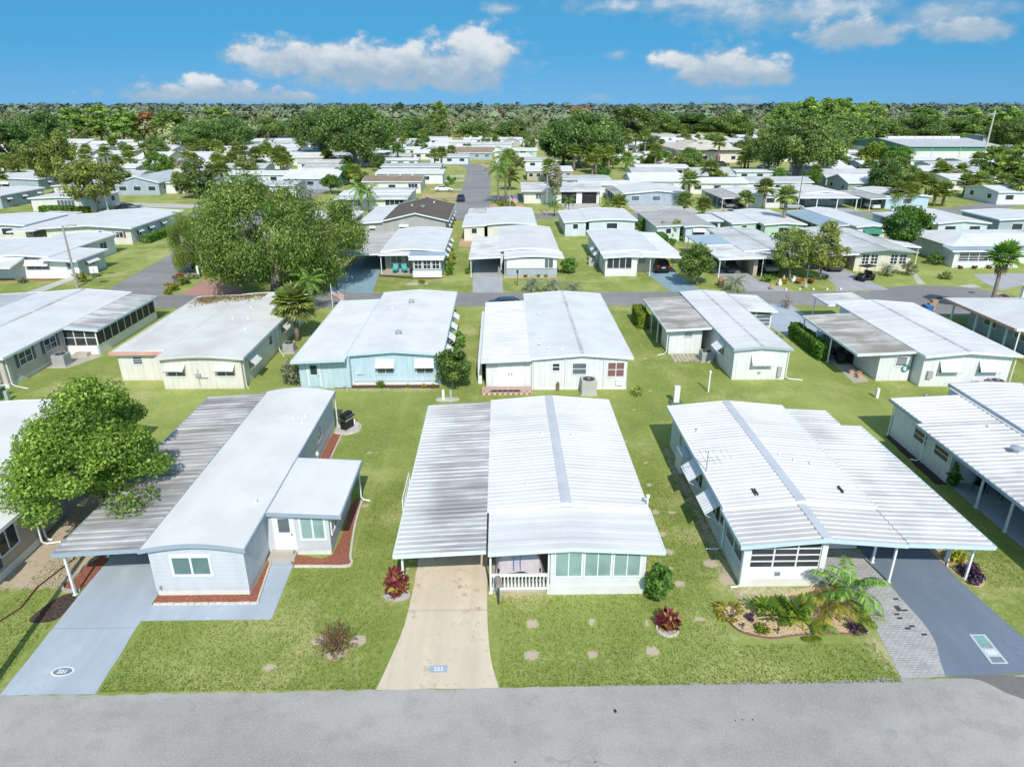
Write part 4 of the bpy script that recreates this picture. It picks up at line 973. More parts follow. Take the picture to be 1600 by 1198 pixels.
for k, (x, y, w) in enumerate(((11.6, 25.9, .8), (12.9, 26.3, 1.1))):
    m1 = MB(); m1.box(-w/2, w/2, -.3, .3, .3, .42); m1.box(-w/2, w/2, .22, .3, .42, .85); m2 = MB(); [m2.box(a-.025, a+.025, b-.025, b+.025, 0, .3) for a in (-w/2+.03, w/2-.03) for b in (-.27, .27)]
    simple('porch_chair', ('white', 'pale')[k]+' slatted '+('chair', 'bench')[k]+' behind the screens of the blue home\'s porch', 'chair', x, y, [('seat', m1, (WHITE, CLOTH)[k]), ('leg', m2, WHITE)], z=.36)
m1 = MB(); m1.lathe((0, 0, 0), [(.2, 0), (.03, .04), (.03, .4), (.3, .42), (.3, .45)], 12)
simple('porch_table', 'small round brown table on the screened porch between two pale seats', 'table', 12.2, 25.7, [('pedestal_top', m1, WOOD)], z=.36)
sheet('driveway', [(17.3, 34.4), (17.32, 27)]+smooth_poly([(17.35, 25.3), (17.45, 23.3), (17.5, 22.2), (17.35, 21.2), (16.95, 20.2), (16.7, 19.47)], 5, False)+[(19.8, 19.55), (23.5, 19.75)]+smooth_poly([(22.2, 20.4), (21.2, 21.2), (20.95, 22.5), (20.72, 25)], 4, False)+[(20.7, 34.4)], .014, D_SLATE, .01)
sheet('path', [(14.3, 27.4), (14.35, 25.2)]+smooth_poly([(15.25, 24.4), (15.5, 23.2), (15.25, 21.3), (14.98, 19.38)], 4, False)+[(16.7, 19.44)]+smooth_poly([(16.97, 20.2), (17.37, 21.2), (17.52, 22.2), (17.47, 23.3), (17.37, 25.3)], 5, False)+[(17.34, 27.4)], .010, M_PAVER)
DKP = paint('dark_wet_paver', (.07, .07, .07), .8, .1)
for px, py in ((1396,938),(1399,948),(1404,955),(1398,962),(1403,966),(1415,982),(1421,980),(1401,952),(1415,955),(1438,991)):
    bx, by = G(px, py); bx = round(bx/.24)*.24; by = round(by/.12)*.12; sheet('paver', [(bx, by), (bx+.23, by), (bx+.23, by+.11), (bx, by+.11)], .0145, DKP)
# painted panel on the slate drive
def pq(pts, z): return [(*G(px, py), z) for px, py in pts]
pan = [(1515, 992), (1540, 992), (1576, 1037), (1551, 1037)]
c0 = np.mean([G(*p) for p in pan], 0)
m = MB(); m.add([(x-c0[0], y-c0[1], 0) for x, y in [G(*p) for p in ((1514, 991), (1539, 991), (1576, 1037), (1549, 1037))]], [(0, 1, 2, 3)])
pl = m.build('painted_number_plate', paint('panel_pale_border', (.55, .60, .62), .7, .08), None); pl.location = (c0[0], c0[1], .019); tag(pl, kind='structure')
def sub(pts, nm, mat, dz): mm = MB(); mm.add([(G(*p)[0]-c0[0], G(*p)[1]-c0[1], dz) for p in pts], [tuple(range(len(pts)))]); return mm.build(nm, mat, pl)
sub(((1519, 993), (1537, 993), (1553, 1013), (1534, 1013)), 'scene_panel', paint('panel_aqua', (.24, .46, .44), .7, .35, 5), .003)
sub(((1531, 1005), (1547, 1005), (1553, 1013), (1534, 1013)), 'scene_ground', paint('panel_green_grey', (.30, .40, .38), .7, .4, 8), .005)
sub(((1536, 1015), (1556, 1015), (1563, 1024), (1543, 1024)), 'number_field', paint('panel_pale_blue', (.55, .60, .68), .7, .05), .003)
sub(((1545, 1026), (1564, 1026), (1571, 1035), (1551, 1035)), 'lower_field', paint('panel_slate', (.22, .25, .31), .7, .1), .003)
nx_, ny_ = G(1549, 1019.5); text_mesh('225', .26, pl, (nx_-c0[0], ny_-c0[1], .006), WHITE, 0, 'number', .016)
# ---- planted bed in front of 225
bed = smooth_poly([G(1128, 952), G(1138, 968), G(1160, 986), G(1205, 995), G(1250, 990), G(1300, 988), G(1347, 990), G(1352, 984), G(1335, 960), G(1318, 932), G(1285, 912), G(1240, 925), G(1190, 935), G(1150, 940)], 5)
sheet('mulch_bed', bed, .018, MU_TAN)
edging(smooth_poly([G(1128, 952), G(1137, 970), G(1160, 988), G(1205, 997), G(1250, 992), G(1300, 990), G(1349, 992)], 7, False), 'thin dark edging along the front of the tan mulch bed', .05, .08, MAROON, scallop=False)
def fanplant(x, y, label, n, L, col, seg=9, e0=.2, e1=1.2, pet=.5, name='fan_palm_clump', h=.0, r=None):
    r = r or np.random.default_rng(int(abs(x*100))); Vs = []
    for i in range(n):
        a = i*2.4+r.normal()*.3; e = e0+(e1-e0)*r.random(); d = np.array([math.cos(a)*math.cos(e), math.sin(a)*math.cos(e), math.sin(e)]); side = unit(np.cross(d, [0, 0, 1.0])); up = np.cross(side, d)
        P = d*L*pet*(.7+.5*r.random())+np.array([0, 0, h]); Vs.append([np.array([0, 0, h])-side*.02, np.array([0, 0, h])+side*.02, P+side*.02, P-side*.02])
        for j in range(seg):
            t = (j/(seg-1)-.5)*3.4; bd = unit(d*math.cos(t)+side*math.sin(t)-up*.1); bl = L*.55*(1-.15*abs(t)); tip = P+bd*bl-np.array([0, 0, .12*bl]); mid = P+bd*bl*.6; bs = unit(np.cross(bd, up))*.07*L
            Vs.append([P, mid+bs, tip, mid-bs])
    V = np.array(Vs).reshape(-1, 3); o = empty(name, (x, y, 0), 0, label, 'plant'); link('fronds', np_mesh('fronds', V, np.arange(len(V)).reshape(-1, 4), col), o); return o
fanplant(*G(1240, 962), 'broad green fan-leaved plant in the middle of the tan mulch bed', 11, 1.25, L_PALM2, 13, .3, 1.2); fanplant(*G(1205, 965), 'yellow-lime broad-leaved plant in the tan mulch bed beside the green fan plant', 8, 1.25, L_LIME, 9, .35, 1.2)
fanplant(*G(1256, 985), 'bright lime fan leaves low at the front of the tan mulch bed', 4, 1.0, L_LIME, 13, .3, .8)
fanplant(*G(1140, 958), 'yellow-green leafy plant at the far west tip of the mulch bed', 8, .75, L_YEL, 7, .2, 1.0)
fanplant(*G(1185, 955), 'dark green paddle-leaved plant behind the small purple flowers', 6, .8, L_DK, 5, .3, .9)
def feathers(x, y, h, label, n, L, col, droop, name, ll=.5, trunk=True, nn=12, low=-.1, top=1.3):
    r = np.random.default_rng(int(abs(x*77))); V, F = feather_palm_mesh(r, n, L, nn, ll, low, top, droop); o = empty(name, (x, y, 0), r.random()*6, label, 'palm tree')
    if trunk: m = MB(); m.tube([(0, 0, 0), (.03, .02, h*.5), (0, 0, h)], [.11, .08, .07], 8); m.build('trunk', PALMBARK, o)
    link('crown', np_mesh('fronds', V, F, col), o, (0, 0, h)); return o
feathers(*G(1322, 948), 1.0, 'arching feather palm beside the paver walk of the blue home', 10, 1.75, L_PALM2, .9, 'feather_palm', .42, nn=15, low=.0)
feathers(*G(1293, 960), .55, 'drying yellow feather palm leaning over the mulch bed', 7, 1.7, L_YEL, 1.25, 'feather_palm', .4)
feathers(*G(1285, 983), .15, 'small feather palm seedling at the front of the bed', 7, .8, L_PALM2, 1.2, 'palm_seedling', .25, False, 8)
feathers(*G(1348, 975), .2, 'thin young palm at the east corner of the mulch bed beside the pavers', 5, 1.0, L_LIME, 1.2, 'palm_seedling', .28, False, 8)
shrub(*G(1190, 985), .38, .4, L_LIME, 'low feathery lime plant near the front edge of the mulch bed', leaf=.07, n=300, kind='spiky')
shrub(*G(1172, 968), .2, .3, L_PURP, 'little clump of purple flowers in the mulch bed', name='flowers', cat='flowers', leaf=.07, n=160)
shrub(*G(1335, 985), .45, .35, L_PURP, 'dark purple groundcover at the east end of the mulch bed', leaf=.08, n=260)
for k, (px, py) in enumerate(((1143,968),(1160,982),(1215,990),(1275,983),(1336,984),(1312,972))):
    m = MB(); m.lathe((0, 0, 0), [(.02, 0), (.02, .18), (.07, .2), (.06, .26), (.01, .3)], 8); o = m.build('garden_light', DARKTRIM, None); o.location = (*G(px, py), .015); tag(o, 'small dark garden light stuck in the tan mulch bed', 'garden light', 'garden lights along the mulch bed')
shrub(21.35, 25.3, .62, .6, L_PURP, 'dark purple shrub by the front carport post of the blue home', leaf=.08, n=700); shrub(21.3, 24.95, .5, .5, L_PURP, 'dark purple shrub at the lawn edge beside the slate driveway', leaf=.08, n=600)
shrub(21.4, 26.5, .42, .75, L_YEL, 'yellow croton beside the second carport post of the blue home', leaf=.14, n=300, kind='spiky', el=2.5)
sheet('mulch_bed', smooth_poly([(20.75, 26.0), (20.78, 29.5), (21.7, 29.4), (22, 27), (21.95, 25.2), (21.2, 24.5)], 4), .016, MU_TAN)
shrub(21.35, 27.6, .45, .6, L_OLIVE, 'brownish low shrub under the edge of the pan-roofed carport', leaf=.1, n=350); shrub(21.35, 28.8, .4, .9, L_MAROON, 'red-leaved shrub under the carport roof edge of the blue home', leaf=.13, n=300, kind='spiky', el=2.3)
# ---- plants about 223 and 221
shrub(*G(620, 928), .46, 1.8, L_MAROON, 'red and yellow croton at the carport post of home 223', leaf=.2, n=520, kind='spiky', el=2.8, name='croton_shrub')
sheet('mulch_bed', smooth_poly([(G(620, 930)[0]+.6*math.cos(t), G(620, 930)[1]+.42*math.sin(t)) for t in np.linspace(0, 5.6, 9)], 3), .012, D_PALE)
shrub(*G(1027, 940), .62, 2.0, L_DK, 'clipped dark green bush at the front corner of home 223', leaf=.11, n=2600, name='round_bush')
shrub(*G(1043, 978), .5, .95, L_MAROON, 'deep red croton inside a white stone ring', leaf=.17, n=420, kind='spiky', el=2.6, name='croton_shrub', variant=1)
rx, ry = G(1043, 983); sheet('mulch_bed', [(rx+.42*math.cos(t), ry+.4*math.sin(t)) for t in np.linspace(0, 5.9, 16)], .012, D_PALE)
edging([(rx+.44*math.cos(t), ry+.42*math.sin(t)) for t in np.linspace(0, 5.98, 20)], 'white ring of edging stones around the red croton', .09, .09, closed=True)
shrub(*G(1150/1.0*0+1016, 932), .3, .35, L_LIME, 'low lime groundcover at the front corner of home 223', leaf=.12, n=160)
bb = shrub(*G(525, 1015), .92, 1.3, L_TWIG, 'half-bare reddish brown bush on the lawn of home 221', leaf=.04, n=620, kind='twiggy', el=4.5, name='bare_bush')
m = MB()
for k in range(46):
    a_, e_, L_ = rng.random()*6.28, rng.uniform(.45, 1.35), rng.uniform(.8, 1.35); d_ = np.array([math.cos(a_)*math.cos(e_), math.sin(a_)*math.cos(e_), math.sin(e_)]); p_ = d_*L_*.5+rng.normal(size=3)*.05; q_ = d_*L_+np.array([0, 0, .12]); m.tube([(0, 0, 0), p_, q_], [.016, .011, .004], 4); m.tube([p_, p_+(q_-p_)*.5+rng.normal(size=3)*.16], [.009, .003], 4)
m.build('twigs', paint('red_brown_twig', (.20, .10, .065), .85, .3, 9), bb)
# ---- big tree at the left, drain hose, far-left house
tree('broad', -20.2, 30.0, 1.07, 'bright green spreading tree beside the stained carport roof', variant=0, rz=.6, sz=.93)
h = House('grey-walled mobile home with white roof and window air conditioner under the green tree', -27, 31)
h.wall(-33, -22.95, 28.6, 38.3, 2.9, W_TAN, .45, gable=('y', 3.2, -28)); h.part('skirting', siding('grey_slatted_skirt', (.42, .41, .39), .12, 'xy')).box(-33, -22.98, 28.63, 38.3, 0, .45)
h.roof(-33.3, -22.7, 28.4, 38.6, gable(-33.3, -22.7, 2.95, 3.35, 8), R_MEMB, fascia=TRIM)
h.wall(-33, -22.75, 21.5, 28.5, 2.5, W_TAN, .4, 'front_wall'); h.part('skirting', BLOCK).box(-33, -22.72, 21.5, 28.5, 0, .4)
h.roof(-33.3, -22.35, 21.2, 28.35, [(-33.3, 2.9), (-22.35, 2.55)], R_MEMB, 'front_roof', fascia=TRIM, sides=(0, 1))
h.window('E', -22.75, 26.3, 1.05, 2.1, 1.9, 3, G_DARK); h.window('E', -22.75, 23.4, 1.05, 2.1, 1.9, 3, G_DARK); h.window('E', -22.95, 34.5, 1.4, 2.3, 1.2, 2, G_DARK)
m = MB(); m.box(-22.75, -22.25, 24.7, 25.5, .9, 1.5); w = h.sub(m, 'window_air_conditioner', GREYBOX); m = MB(); m.box(-22.26, -22.235, 24.78, 25.42, .97, 1.43); h._child(m, 'grille', DARKTRIM, w)
h.gutter_pipe(-22.5, 28.3, 2.5, .7, .3); h.gutter_pipe(-22.6, 28.75, 2.85, .3, 0)
h.finish()
m = MB(); m.tube([(0, 0, .03), (.5, 1.2, .03), (.35, 2.6, .03), (.8, 4.6, .03), (.3, 6.3, .03), (-.3, 7.0, .03), (.0, 8.0, .03)], .035, 6); o = m.build('garden_hose', paint('dark_red_hose', (.10, .04, .035), .7, .2), None); o.location = (-21.2, 22.6, 0); tag(o, 'dark garden hose trailing through the bare strip beside the west home', 'hose')
sheet('path', [(-22.4, 21), (-21.9, 21), (-21.9, 22.5), (-22.4, 22.5)], .01, CONC)
# ================================================================ far right near house
h = House('white mobile home with striped pan roof, patio chairs and open carport at the east edge', 29.5, 33)
h.wall(25.3, 29.4, 33.6, 39.7, 2.45, W_WHITE, 0, 'storage_wall'); h.wall(29.4, 34, 25, 41, 2.75, W_WHITE, .3); h.wall(29.2, 29.4, 20, 33.6, 2.45, W_WLAP, 0, 'patio_wall')
h.roof(25.0, 29.5, 36.2, 40.0, [(25.0, 2.46), (29.5, 2.66)], R_PANL, 'rear_roof', .42, .06, fascia=GREYTRIM, sides=(1, 0), ends=(0, 1))
h.roof(24.55, 29.5, 20, 36.2, [(24.55, 2.46), (29.5, 2.66)], R_PAN, 'patio_roof', .42, .06, fascia=GREYTRIM, sides=(1, 0))
h.roof(29.6, 34.4, 20, 41.4, [(29.6, 2.9), (32, 3.02), (34.4, 2.9)], R_PANL, 'roof', .5, .03, fascia=GREYTRIM)
h.window('W', 25.3, 36.6, 1.1, 2.1, 1.3, 1, paint('brown_blind', (.16, .12, .07), .6, .2), WHITE, rows=3); h.window('W', 25.3, 34.5, 1.15, 2.05, 1.3, 1, paint('brown_blind', (.16, .12, .07), .6, .2), WHITE, rows=3)
for y in (36.0, 31.0, 28.75, 25.5, 22): h.post(25.35, y, 2.42)
h.gutter_pipe(25.2, 39.7, 2.4, -.2, -.2); h.gutter_pipe(25.15, 36.0, 2.4, -.4, .3)
h.vent(27.7, 32.3, 2.72, .16, .35, True); h.vent(28.3, 35.4, 2.7, .04, .15)
h.finish()
sheet('patio', [(25.35, 20), (29.2, 20), (29.2, 33.6), (25.35, 33.6)], .014, D_FLOOR)
sheet('mulch_bed', [(24.6, 33.4), (25.3, 33.4), (25.3, 39.6), (24.9, 39.6)], .012, MU_DARK, .03)
for k, (x, y, rz) in enumerate(((26.6, 32.7, 2.4), (27.6, 31.6, -1.0))):
    m1 = MB(); m1.box(-.26, .26, -.25, .25, .40, .44); m2 = MB(); m2.prism([(-.28, .44), (-.22, .44), (-.30, .88), (-.34, .86)], 'x', -.25, .25); m2.v = [(x_, y_, z_) for x_, y_, z_ in m2.v]
    m3 = MB(); [m3.tube([(a*.24, b*.22, .42), (a*.28, b*.28, 0)], .022, 5) for a in (-1, 1) for b in (-1, 1)]; m4 = MB(); [m4.tube([(a*.27, -.25, .66), (a*.29, .2, .64), (a*.27, .24, .42)], .022, 5) for a in (-1, 1)]
    simple('patio_chair', ('dark patio chair nearest the potted plant on the covered patio', 'dark patio chair beside the patio table, half hidden by the post')[k], 'chair', x, y, [('seat', m1, BLACK), ('backrest', m2, BLACK), ('leg', m3, BLACK), ('arm', m4, BLACK)], rz, z=.014)
m1 = MB(); m1.lathe((0, 0, 0), [(.5, .68), (.5, .71)], 16); m2 = MB(); [m2.tube([(.35*math.cos(t), .35*math.sin(t), .68), (.4*math.cos(t), .4*math.sin(t), 0)], .02, 5) for t in (.5, 2.1, 3.6, 5.2)]
simple('patio_table', 'small round dark patio table on the covered patio', 'table', 27.2, 32.5, [('table_top', m1, BLACK), ('leg', m2, BLACK)], z=.014)
o = shrub(25.5, 33.3, .38, 1.5, L_DK, 'tall potted plant by the patio wall of the east home', name='potted_plant', leaf=.22, n=70, kind='twiggy', el=2.2, cat='plant'); m = MB(); m.lathe((0, 0, 0), [(.16, 0), (.2, .3), (.17, .3)], 10); m.build('pot', DARKTRIM, o)
m1 = MB(); m1.prism([(-.5, 1.02), (.5, 1.02), (.5, 1.14), (-.5, 1.14)], 'y', -1.6, 1.6)
m1 = MB(); m1.tube([(0, 0, 0), (0, 0, 8.4)], [.16, .11], 8); m2 = MB(); m2.box(-.45, .45, -.12, .12, 6.6, 7.3)
simple('utility_pole', 'wooden utility pole at the roadside whose long shadow crosses the west lawn', 'utility pole', -18.95, 18.9, [('pole', m1, POLE)])
# ================================================================ vehicles
def loft_body(secs, mat, parent, name='body'):
    """secs: (x, half width, z low, z belt, z top, top half width)"""
    m = MB(); vs = []; n = 8
    for x, w, zl, zb, zt, tw in secs:
        vs += [(x, -w*.86, zl), (x, -w, zl+.12), (x, -w, zb), (x, -tw, zt), (x, tw, zt), (x, w, zb), (x, w, zl+.12), (x, w*.86, zl)]
    fs = []
    for i in range(len(secs)-1):
        for j in range(n): fs.append((i*n+j, i*n+(j+1) % n, (i+1)*n+(j+1) % n, (i+1)*n+j))
    fs += [tuple(range(n)), tuple(range((len(secs)-1)*n, len(secs)*n))]
    m.add(vs, fs); return m.build(name, mat, parent, bevel=.03)
def carpaint(name, col):
    t = NT(name); p = t.n('ShaderNodeBsdfPrincipled'); n = t.noise(t.coord(), 6, 2); t.val(p.inputs['Base Color'], t.mix(n, mul(col, .9), mul(col, 1.08)))
    p.inputs['Roughness'].default_value = .28; p.inputs['Coat Weight'].default_value = .6; p.inputs['Metallic'].default_value = .15
    return t.done(p.outputs[0])
C_BLACK = carpaint('black_car_paint', (.018, .02, .024)); C_WHITE = carpaint('white_car_paint', (.72, .73, .74)); C_SILVER = carpaint('silver_car_paint', (.36, .39, .42))
C_NAVY = carpaint('navy_car_paint', (.02, .035, .06)); C_RED = carpaint('red_car_paint', (.35, .02, .025)); C_TEALC = carpaint('teal_car_paint', (.08, .26, .33)); C_DGREY = carpaint('dark_grey_car_paint', (.06, .065, .07))
LAMPR = paint('red_lamp_lens', (.4, .015, .015), .2, .1); LAMPW = paint('clear_lamp_lens', (.65, .66, .68), .15, .1); PLATE = paint('plate_white', (.6, .6, .6), .5, .1)
_cars = {}
def car(kind, x, y, rz, body, label, cat='car', group=None):
    """local +x is the front of the vehicle"""
    o = empty({'suv': 'parked_suv', 'sedan': 'parked_car', 'pickup': 'pickup_truck', 'van': 'parked_van'}[kind], (x, y, .015), rz, label, cat, group)
    if kind == 'sedan':
        secs = [(-2.25, .72, .35, .62, .90, .66), (-2.1, .84, .25, .66, 1.0, .74), (-1.3, .88, .2, .7, 1.02, .78), (.9, .88, .2, .7, .98, .78), (1.6, .86, .2, .66, .86, .74), (2.15, .80, .25, .56, .70, .68), (2.28, .70, .35, .5, .6, .6)]
        cab = [(-1.75, .66, .98), (-1.0, .58, 1.40), (.25, .58, 1.42), (1.0, .68, .97)]
    elif kind == 'suv':
        secs = [(-2.3, .76, .4, .75, 1.05, .72), (-2.2, .90, .3, .8, 1.12, .82), (-1.3, .93, .28, .85, 1.14, .84), (.8, .93, .28, .85, 1.12, .84), (1.5, .91, .28, .8, 1.04, .8), (2.2, .85, .32, .7, .92, .74), (2.35, .74, .42, .62, .8, .66)]
        cab = [(-2.2, .78, 1.1), (-1.75, .66, 1.68), (.2, .66, 1.72), (1.05, .76, 1.1)]
    elif kind == 'pickup':
        secs = [(-2.7, .84, .45, .8, 1.08, .86), (-2.6, .95, .38, .85, 1.1, .9), (-.8, .95, .36, .85, 1.1, .9), (1.0, .95, .36, .85, 1.12, .88), (1.7, .94, .36, .82, 1.06, .84), (2.5, .9, .4, .75, .98, .8), (2.65, .8, .48, .7, .85, .74)]
        cab = [(-.85, .78, 1.1), (-.65, .68, 1.78), (.7, .68, 1.8), (1.35, .76, 1.1)]
    else:
        secs = [(-2.5, .84, .4, 1.0, 1.2, .84), (-2.4, .95, .35, 1.0, 1.2, .88), (1.4, .95, .35, 1.0, 1.15, .86), (2.1, .9, .38, .85, 1.0, .8), (2.4, .8, .45, .75, .85, .7)]
        cab = [(-2.42, .84, 1.2), (-2.3, .76, 1.9), (.9, .74, 1.92), (1.75, .8, 1.14)]
    loft_body(secs, body, o)
    m = MB(); vs = [];
    for x_, w_, z_ in cab: vs += [(x_, -w_, z_), (x_, w_, z_)]
    lo = secs[2][4]-.02
    m.add([(cab[0][0], -cab[0][1], cab[0][2]), (cab[0][0], cab[0][1], cab[0][2]), (cab[3][0], cab[3][1], cab[3][2]), (cab[3][0], -cab[3][1], cab[3][2]),
           (cab[1][0], -cab[1][1], cab[1][2]-.05), (cab[1][0], cab[1][1], cab[1][2]-.05), (cab[2][0], cab[2][1], cab[2][2]-.05), (cab[2][0], -cab[2][1], cab[2][2]-.05)], [(0,1,5,4),(1,2,6,5),(2,3,7,6),(3,0,4,7),(0,3,2,1),(4,5,6,7)])
    m.build('window_glass', G_BLUE, o)
    m = MB(); (xa, wa, za), (xb, wb, zb) = cab[1], cab[2]; m.hexa([(xa-.08, -wa, za-.07), (xb+.08, -wb, zb-.07), (xb+.08, wb, zb-.07), (xa-.08, wa, za-.07), (xa+.05, -wa+.06, za), (xb-.05, -wb+.06, zb), (xb-.05, wb-.06, zb), (xa+.05, wa-.06, za)]); m.build('roof', body, o)
    m = MB()
    for sg in (-1, 1):
        for (a, b) in ((cab[0], cab[1]), (cab[3], cab[2])): m.tube([(a[0], sg*a[1], a[2]), (b[0], sg*b[1], b[2]-.04)], .045, 5)
        xm = (xa+xb)/2-.1; m.tube([(xm, sg*(wa+.1), cab[0][2]), (xm, sg*wa, za-.04)], .045, 5)
    m.build('pillar', body, o)
    if kind == 'pickup':
        m = MB(); m.box(-2.5, -.95, -.76, .76, 1.095, 1.11); m.build('load_bed', DARKIN, o)
    wr = .33 if kind == 'sedan' else .38; wx = secs[-1][0]-.85
    for a in (-secs[-1][0]+.85, wx):
        for sg in (-1, 1):
            m = MB(); prof = [(wr*.62, -.1), (wr*.95, -.1), (wr, -.06), (wr, .06), (wr*.95, .1), (wr*.62, .1)]
            mm = MB(); n = 14; vs = []; fs = []
            for r_, yy in prof: vs += [(a+r_*math.cos(2*math.pi*k/n), sg*secs[2][1]*.93+yy, wr+r_*math.sin(2*math.pi*k/n)) for k in range(n)]
            for i in range(len(prof)-1): fs += [(i*n+k, i*n+(k+1) % n, (i+1)*n+(k+1) % n, (i+1)*n+k) for k in range(n)]
            mm.add(vs, fs); wo = mm.build('wheel', RUBBER, o)
            rm = MB(); yy = sg*secs[2][1]*.93; rm.add([(a+wr*.62*math.cos(2*math.pi*k/n), yy+sg*.085, wr+wr*.62*math.sin(2*math.pi*k/n)) for k in range(n)]+[(a, yy+sg*.05, wr)], [(k, (k+1) % n, n) for k in range(n)]); rm.build('rim', STEEL, wo)
    f, b = secs[-2], secs[1]
    for sg in (-1, 1):
        m = MB(); m.box(f[0]-.02, f[0]+.09, sg*f[1]*.62-.14, sg*f[1]*.62+.14, f[3]-.08, f[3]+.06); m.build('headlight', LAMPW, o)
        m = MB(); m.box(b[0]-.14, b[0]+.03, sg*b[1]*.80-.10, sg*b[1]*.80+.10, b[3]-.02, b[3]+(.34 if kind in ('suv', 'van') else .16)); m.build('tail_light', LAMPR, o)
        m = MB(); m.box(cab[3][0]-.25, cab[3][0]-.1, sg*(cab[3][1]+.12)-.09, sg*(cab[3][1]+.12)+.09, cab[3][2], cab[3][2]+.14); m.build('wing_mirror', body, o)
    m = MB(); m.box(b[0]-.17, b[0]-.1, -.26, .26, b[3]-.05, b[3]+.08); m.build('number_plate', PLATE, o)
    return o
def golf_cart(x, y, rz, label):
    o = empty('golf_cart', (x, y, .015), rz, label, 'golf cart')
    m = MB(); m.hexa([(-1.1, -.55, .28), (1.15, -.5, .28), (1.15, .5, .28), (-1.1, .55, .28), (-1.1, -.55, .42), (1.0, -.48, .42), (1.0, .48, .42), (-1.1, .55, .42)]); m.hexa([(.6, -.5, .4), (1.15, -.45, .4), (1.15, .45, .4), (.6, .5, .4), (.55, -.45, .95), (.85, -.4, .75), (.85, .4, .75), (.55, .45, .95)]); m.box(-1.15, -.45, -.55, .55, .42, .78); m.build('body', C_BLACK, o)
    m = MB(); m.box(-.45, .05, -.52, .52, .55, .75); m.build('seat', BLACK, o)
    m = MB(); m.box(-.5, -.38, -.52, .52, .78, 1.2); m.build('backrest', BLACK, o)
    for a, b in ((.75, .45), (.75, -.45), (-.85, .5), (-.85, -.5)):
        m = MB(); m.tube([(a, b, .7), (a-.15 if a > 0 else a, b, 1.75)], .025, 5); m.build('roof_post', DARKTRIM, o)
    m = MB(); m.prism([(-1.05, 1.74), (.8, 1.74), (.75, 1.82), (-1.0, 1.82)], 'y', -.58, .58); m.build('roof', BLACK, o)
    for a in (-.8, .8):
        for sg in (-1, 1):
            mm = MB(); n = 12; vs = []; fs = []; prof = [(.1, -.08), (.22, -.08), (.23, 0), (.22, .08), (.1, .08)]
            for r_, yy in prof: vs += [(a+r_*math.cos(2*math.pi*k/n), sg*.5+yy, .23+r_*math.sin(2*math.pi*k/n)) for k in range(n)]
            for i in range(4): fs += [(i*n+k, i*n+(k+1) % n, (i+1)*n+(k+1) % n, (i+1)*n+k) for k in range(n)]
            mm.add(vs, fs); mm.build('wheel', RUBBER, o)
    m = MB(); m.tube([(.6, .2, .8), (.35, .2, 1.05)], .02, 5); m.lathe((.35, .2, 1.02), [(.15, 0), (.17, .02), (.15, .04)], 10); m.build('steering_wheel', BLACK, o)
    return o
# ================================================================ second row (backs towards us)
h = House('white gabled home with slate shutters and a long screened porch', -41, 57)
h.wall(-46, -37.55, 48.7, 67.2, 2.5, W_BEIGE, .3, gable=('y', 2.8, -41.8)); h.part('skirting', BLOCK).box(-46, -37.52, 48.66, 67.2, 0, .3)
h.roof(-46.4, -37.15, 48.3, 67.6, [(-46.4, 2.55), (-41.8, 2.92), (-37.15, 2.55)], R_WHITE, fascia=TRIM, cap=R_PAN, capw=.3)
h.roof(-37.3, -34.35, 55.9, 67.0, [(-37.3, 2.52), (-34.35, 2.30)], R_MOULD, 'porch_roof', .4, .04, fascia=BLUETRIM, sides=(0, 1))
h.part('porch_wall', WHITE).box(-37.5, -34.75, 56.2, 56.3, 0, .75); h.part('porch_wall', WHITE).box(-34.8, -34.7, 56.2, 66.8, 0, .75)
h.screen('S', 56.22, -37.5, -34.75, .8, 2.25, 3, 2); h.screen('E', -34.72, 56.2, 66.6, .8, 2.25, 9, 1)
h.window('E', -37.55, 51.2, 1.15, 2.1, 1.5, 2, G_DARK, TRIM, rows=2, shutters=SHUT); h.window('E', -37.55, 54.4, 1.15, 2.1, 1.5, 2, G_DARK, TRIM, rows=2, shutters=SHUT)
h.window('S', 48.7, -40.5, 1.2, 2.0, 1.2, 2, G_GREY); h.window('S', 48.7, -44, 1.2, 2.0, 1.2, 2, G_GREY)
m = MB(); m.box(-38.3, -37.9, 48.45, 48.68, .5, 1.5); h.sub(m, 'meter_box', GREYBOX); h.gutter_pipe(-37.45, 48.9, 2.4, 1.5, -.5)
m = MB(); m.box(-36.6, -35.5, 55.6, 56.2, 0, .3); h.sub(m, 'door_step', CONC)
h.finish()
aircon(-36.4, 53.6, 'grey air conditioner on a slab beside the shuttered home', 1.0, 1.0)
sheet('path', [(-37.4, 52.8), (-35.6, 52.8), (-34.2, 56), (-37.4, 56)], .012, CONC)
h = House('low white-roofed carport wing west of the shuttered home', -48.5, 62, 'carport', 'carport')
h.roof(-50.5, -46.45, 52, 68, [(-50.5, 2.3), (-46.45, 2.5)], R_LGREY, fascia=TRIM); [h.post(-50.2, y, 2.3) for y in (52.3, 57, 62, 67)]; h.post(-46.6, 52.3, 2.4); h.post(-46.6, 67.5, 2.4); h.finish()
m = MB(); m.box(-.55, .55, -.4, .4, 0, .75); m2 = MB(); m2.box(-.57, .57, -.42, .42, .75, .82)
simple('utility_box', 'green transformer box in the grass behind the shuttered home', 'utility box', -37.2, 46.7, [('cabinet', m, GREENBOX), ('lid', m2, GREENBOX)])
m = MB(); m.box(-.12, .12, -.12, .12, 0, .8); o = m.build('utility_pedestal', paint('pale_green_pedestal', (.36, .44, .38), .6, .1), None); o.location = (-36.0, 46.2, 0); tag(o, 'small pale green pedestal beside the green transformer box', 'utility post')
h = House('cream home with leaf litter on its off-white roof', -24.6, 57)
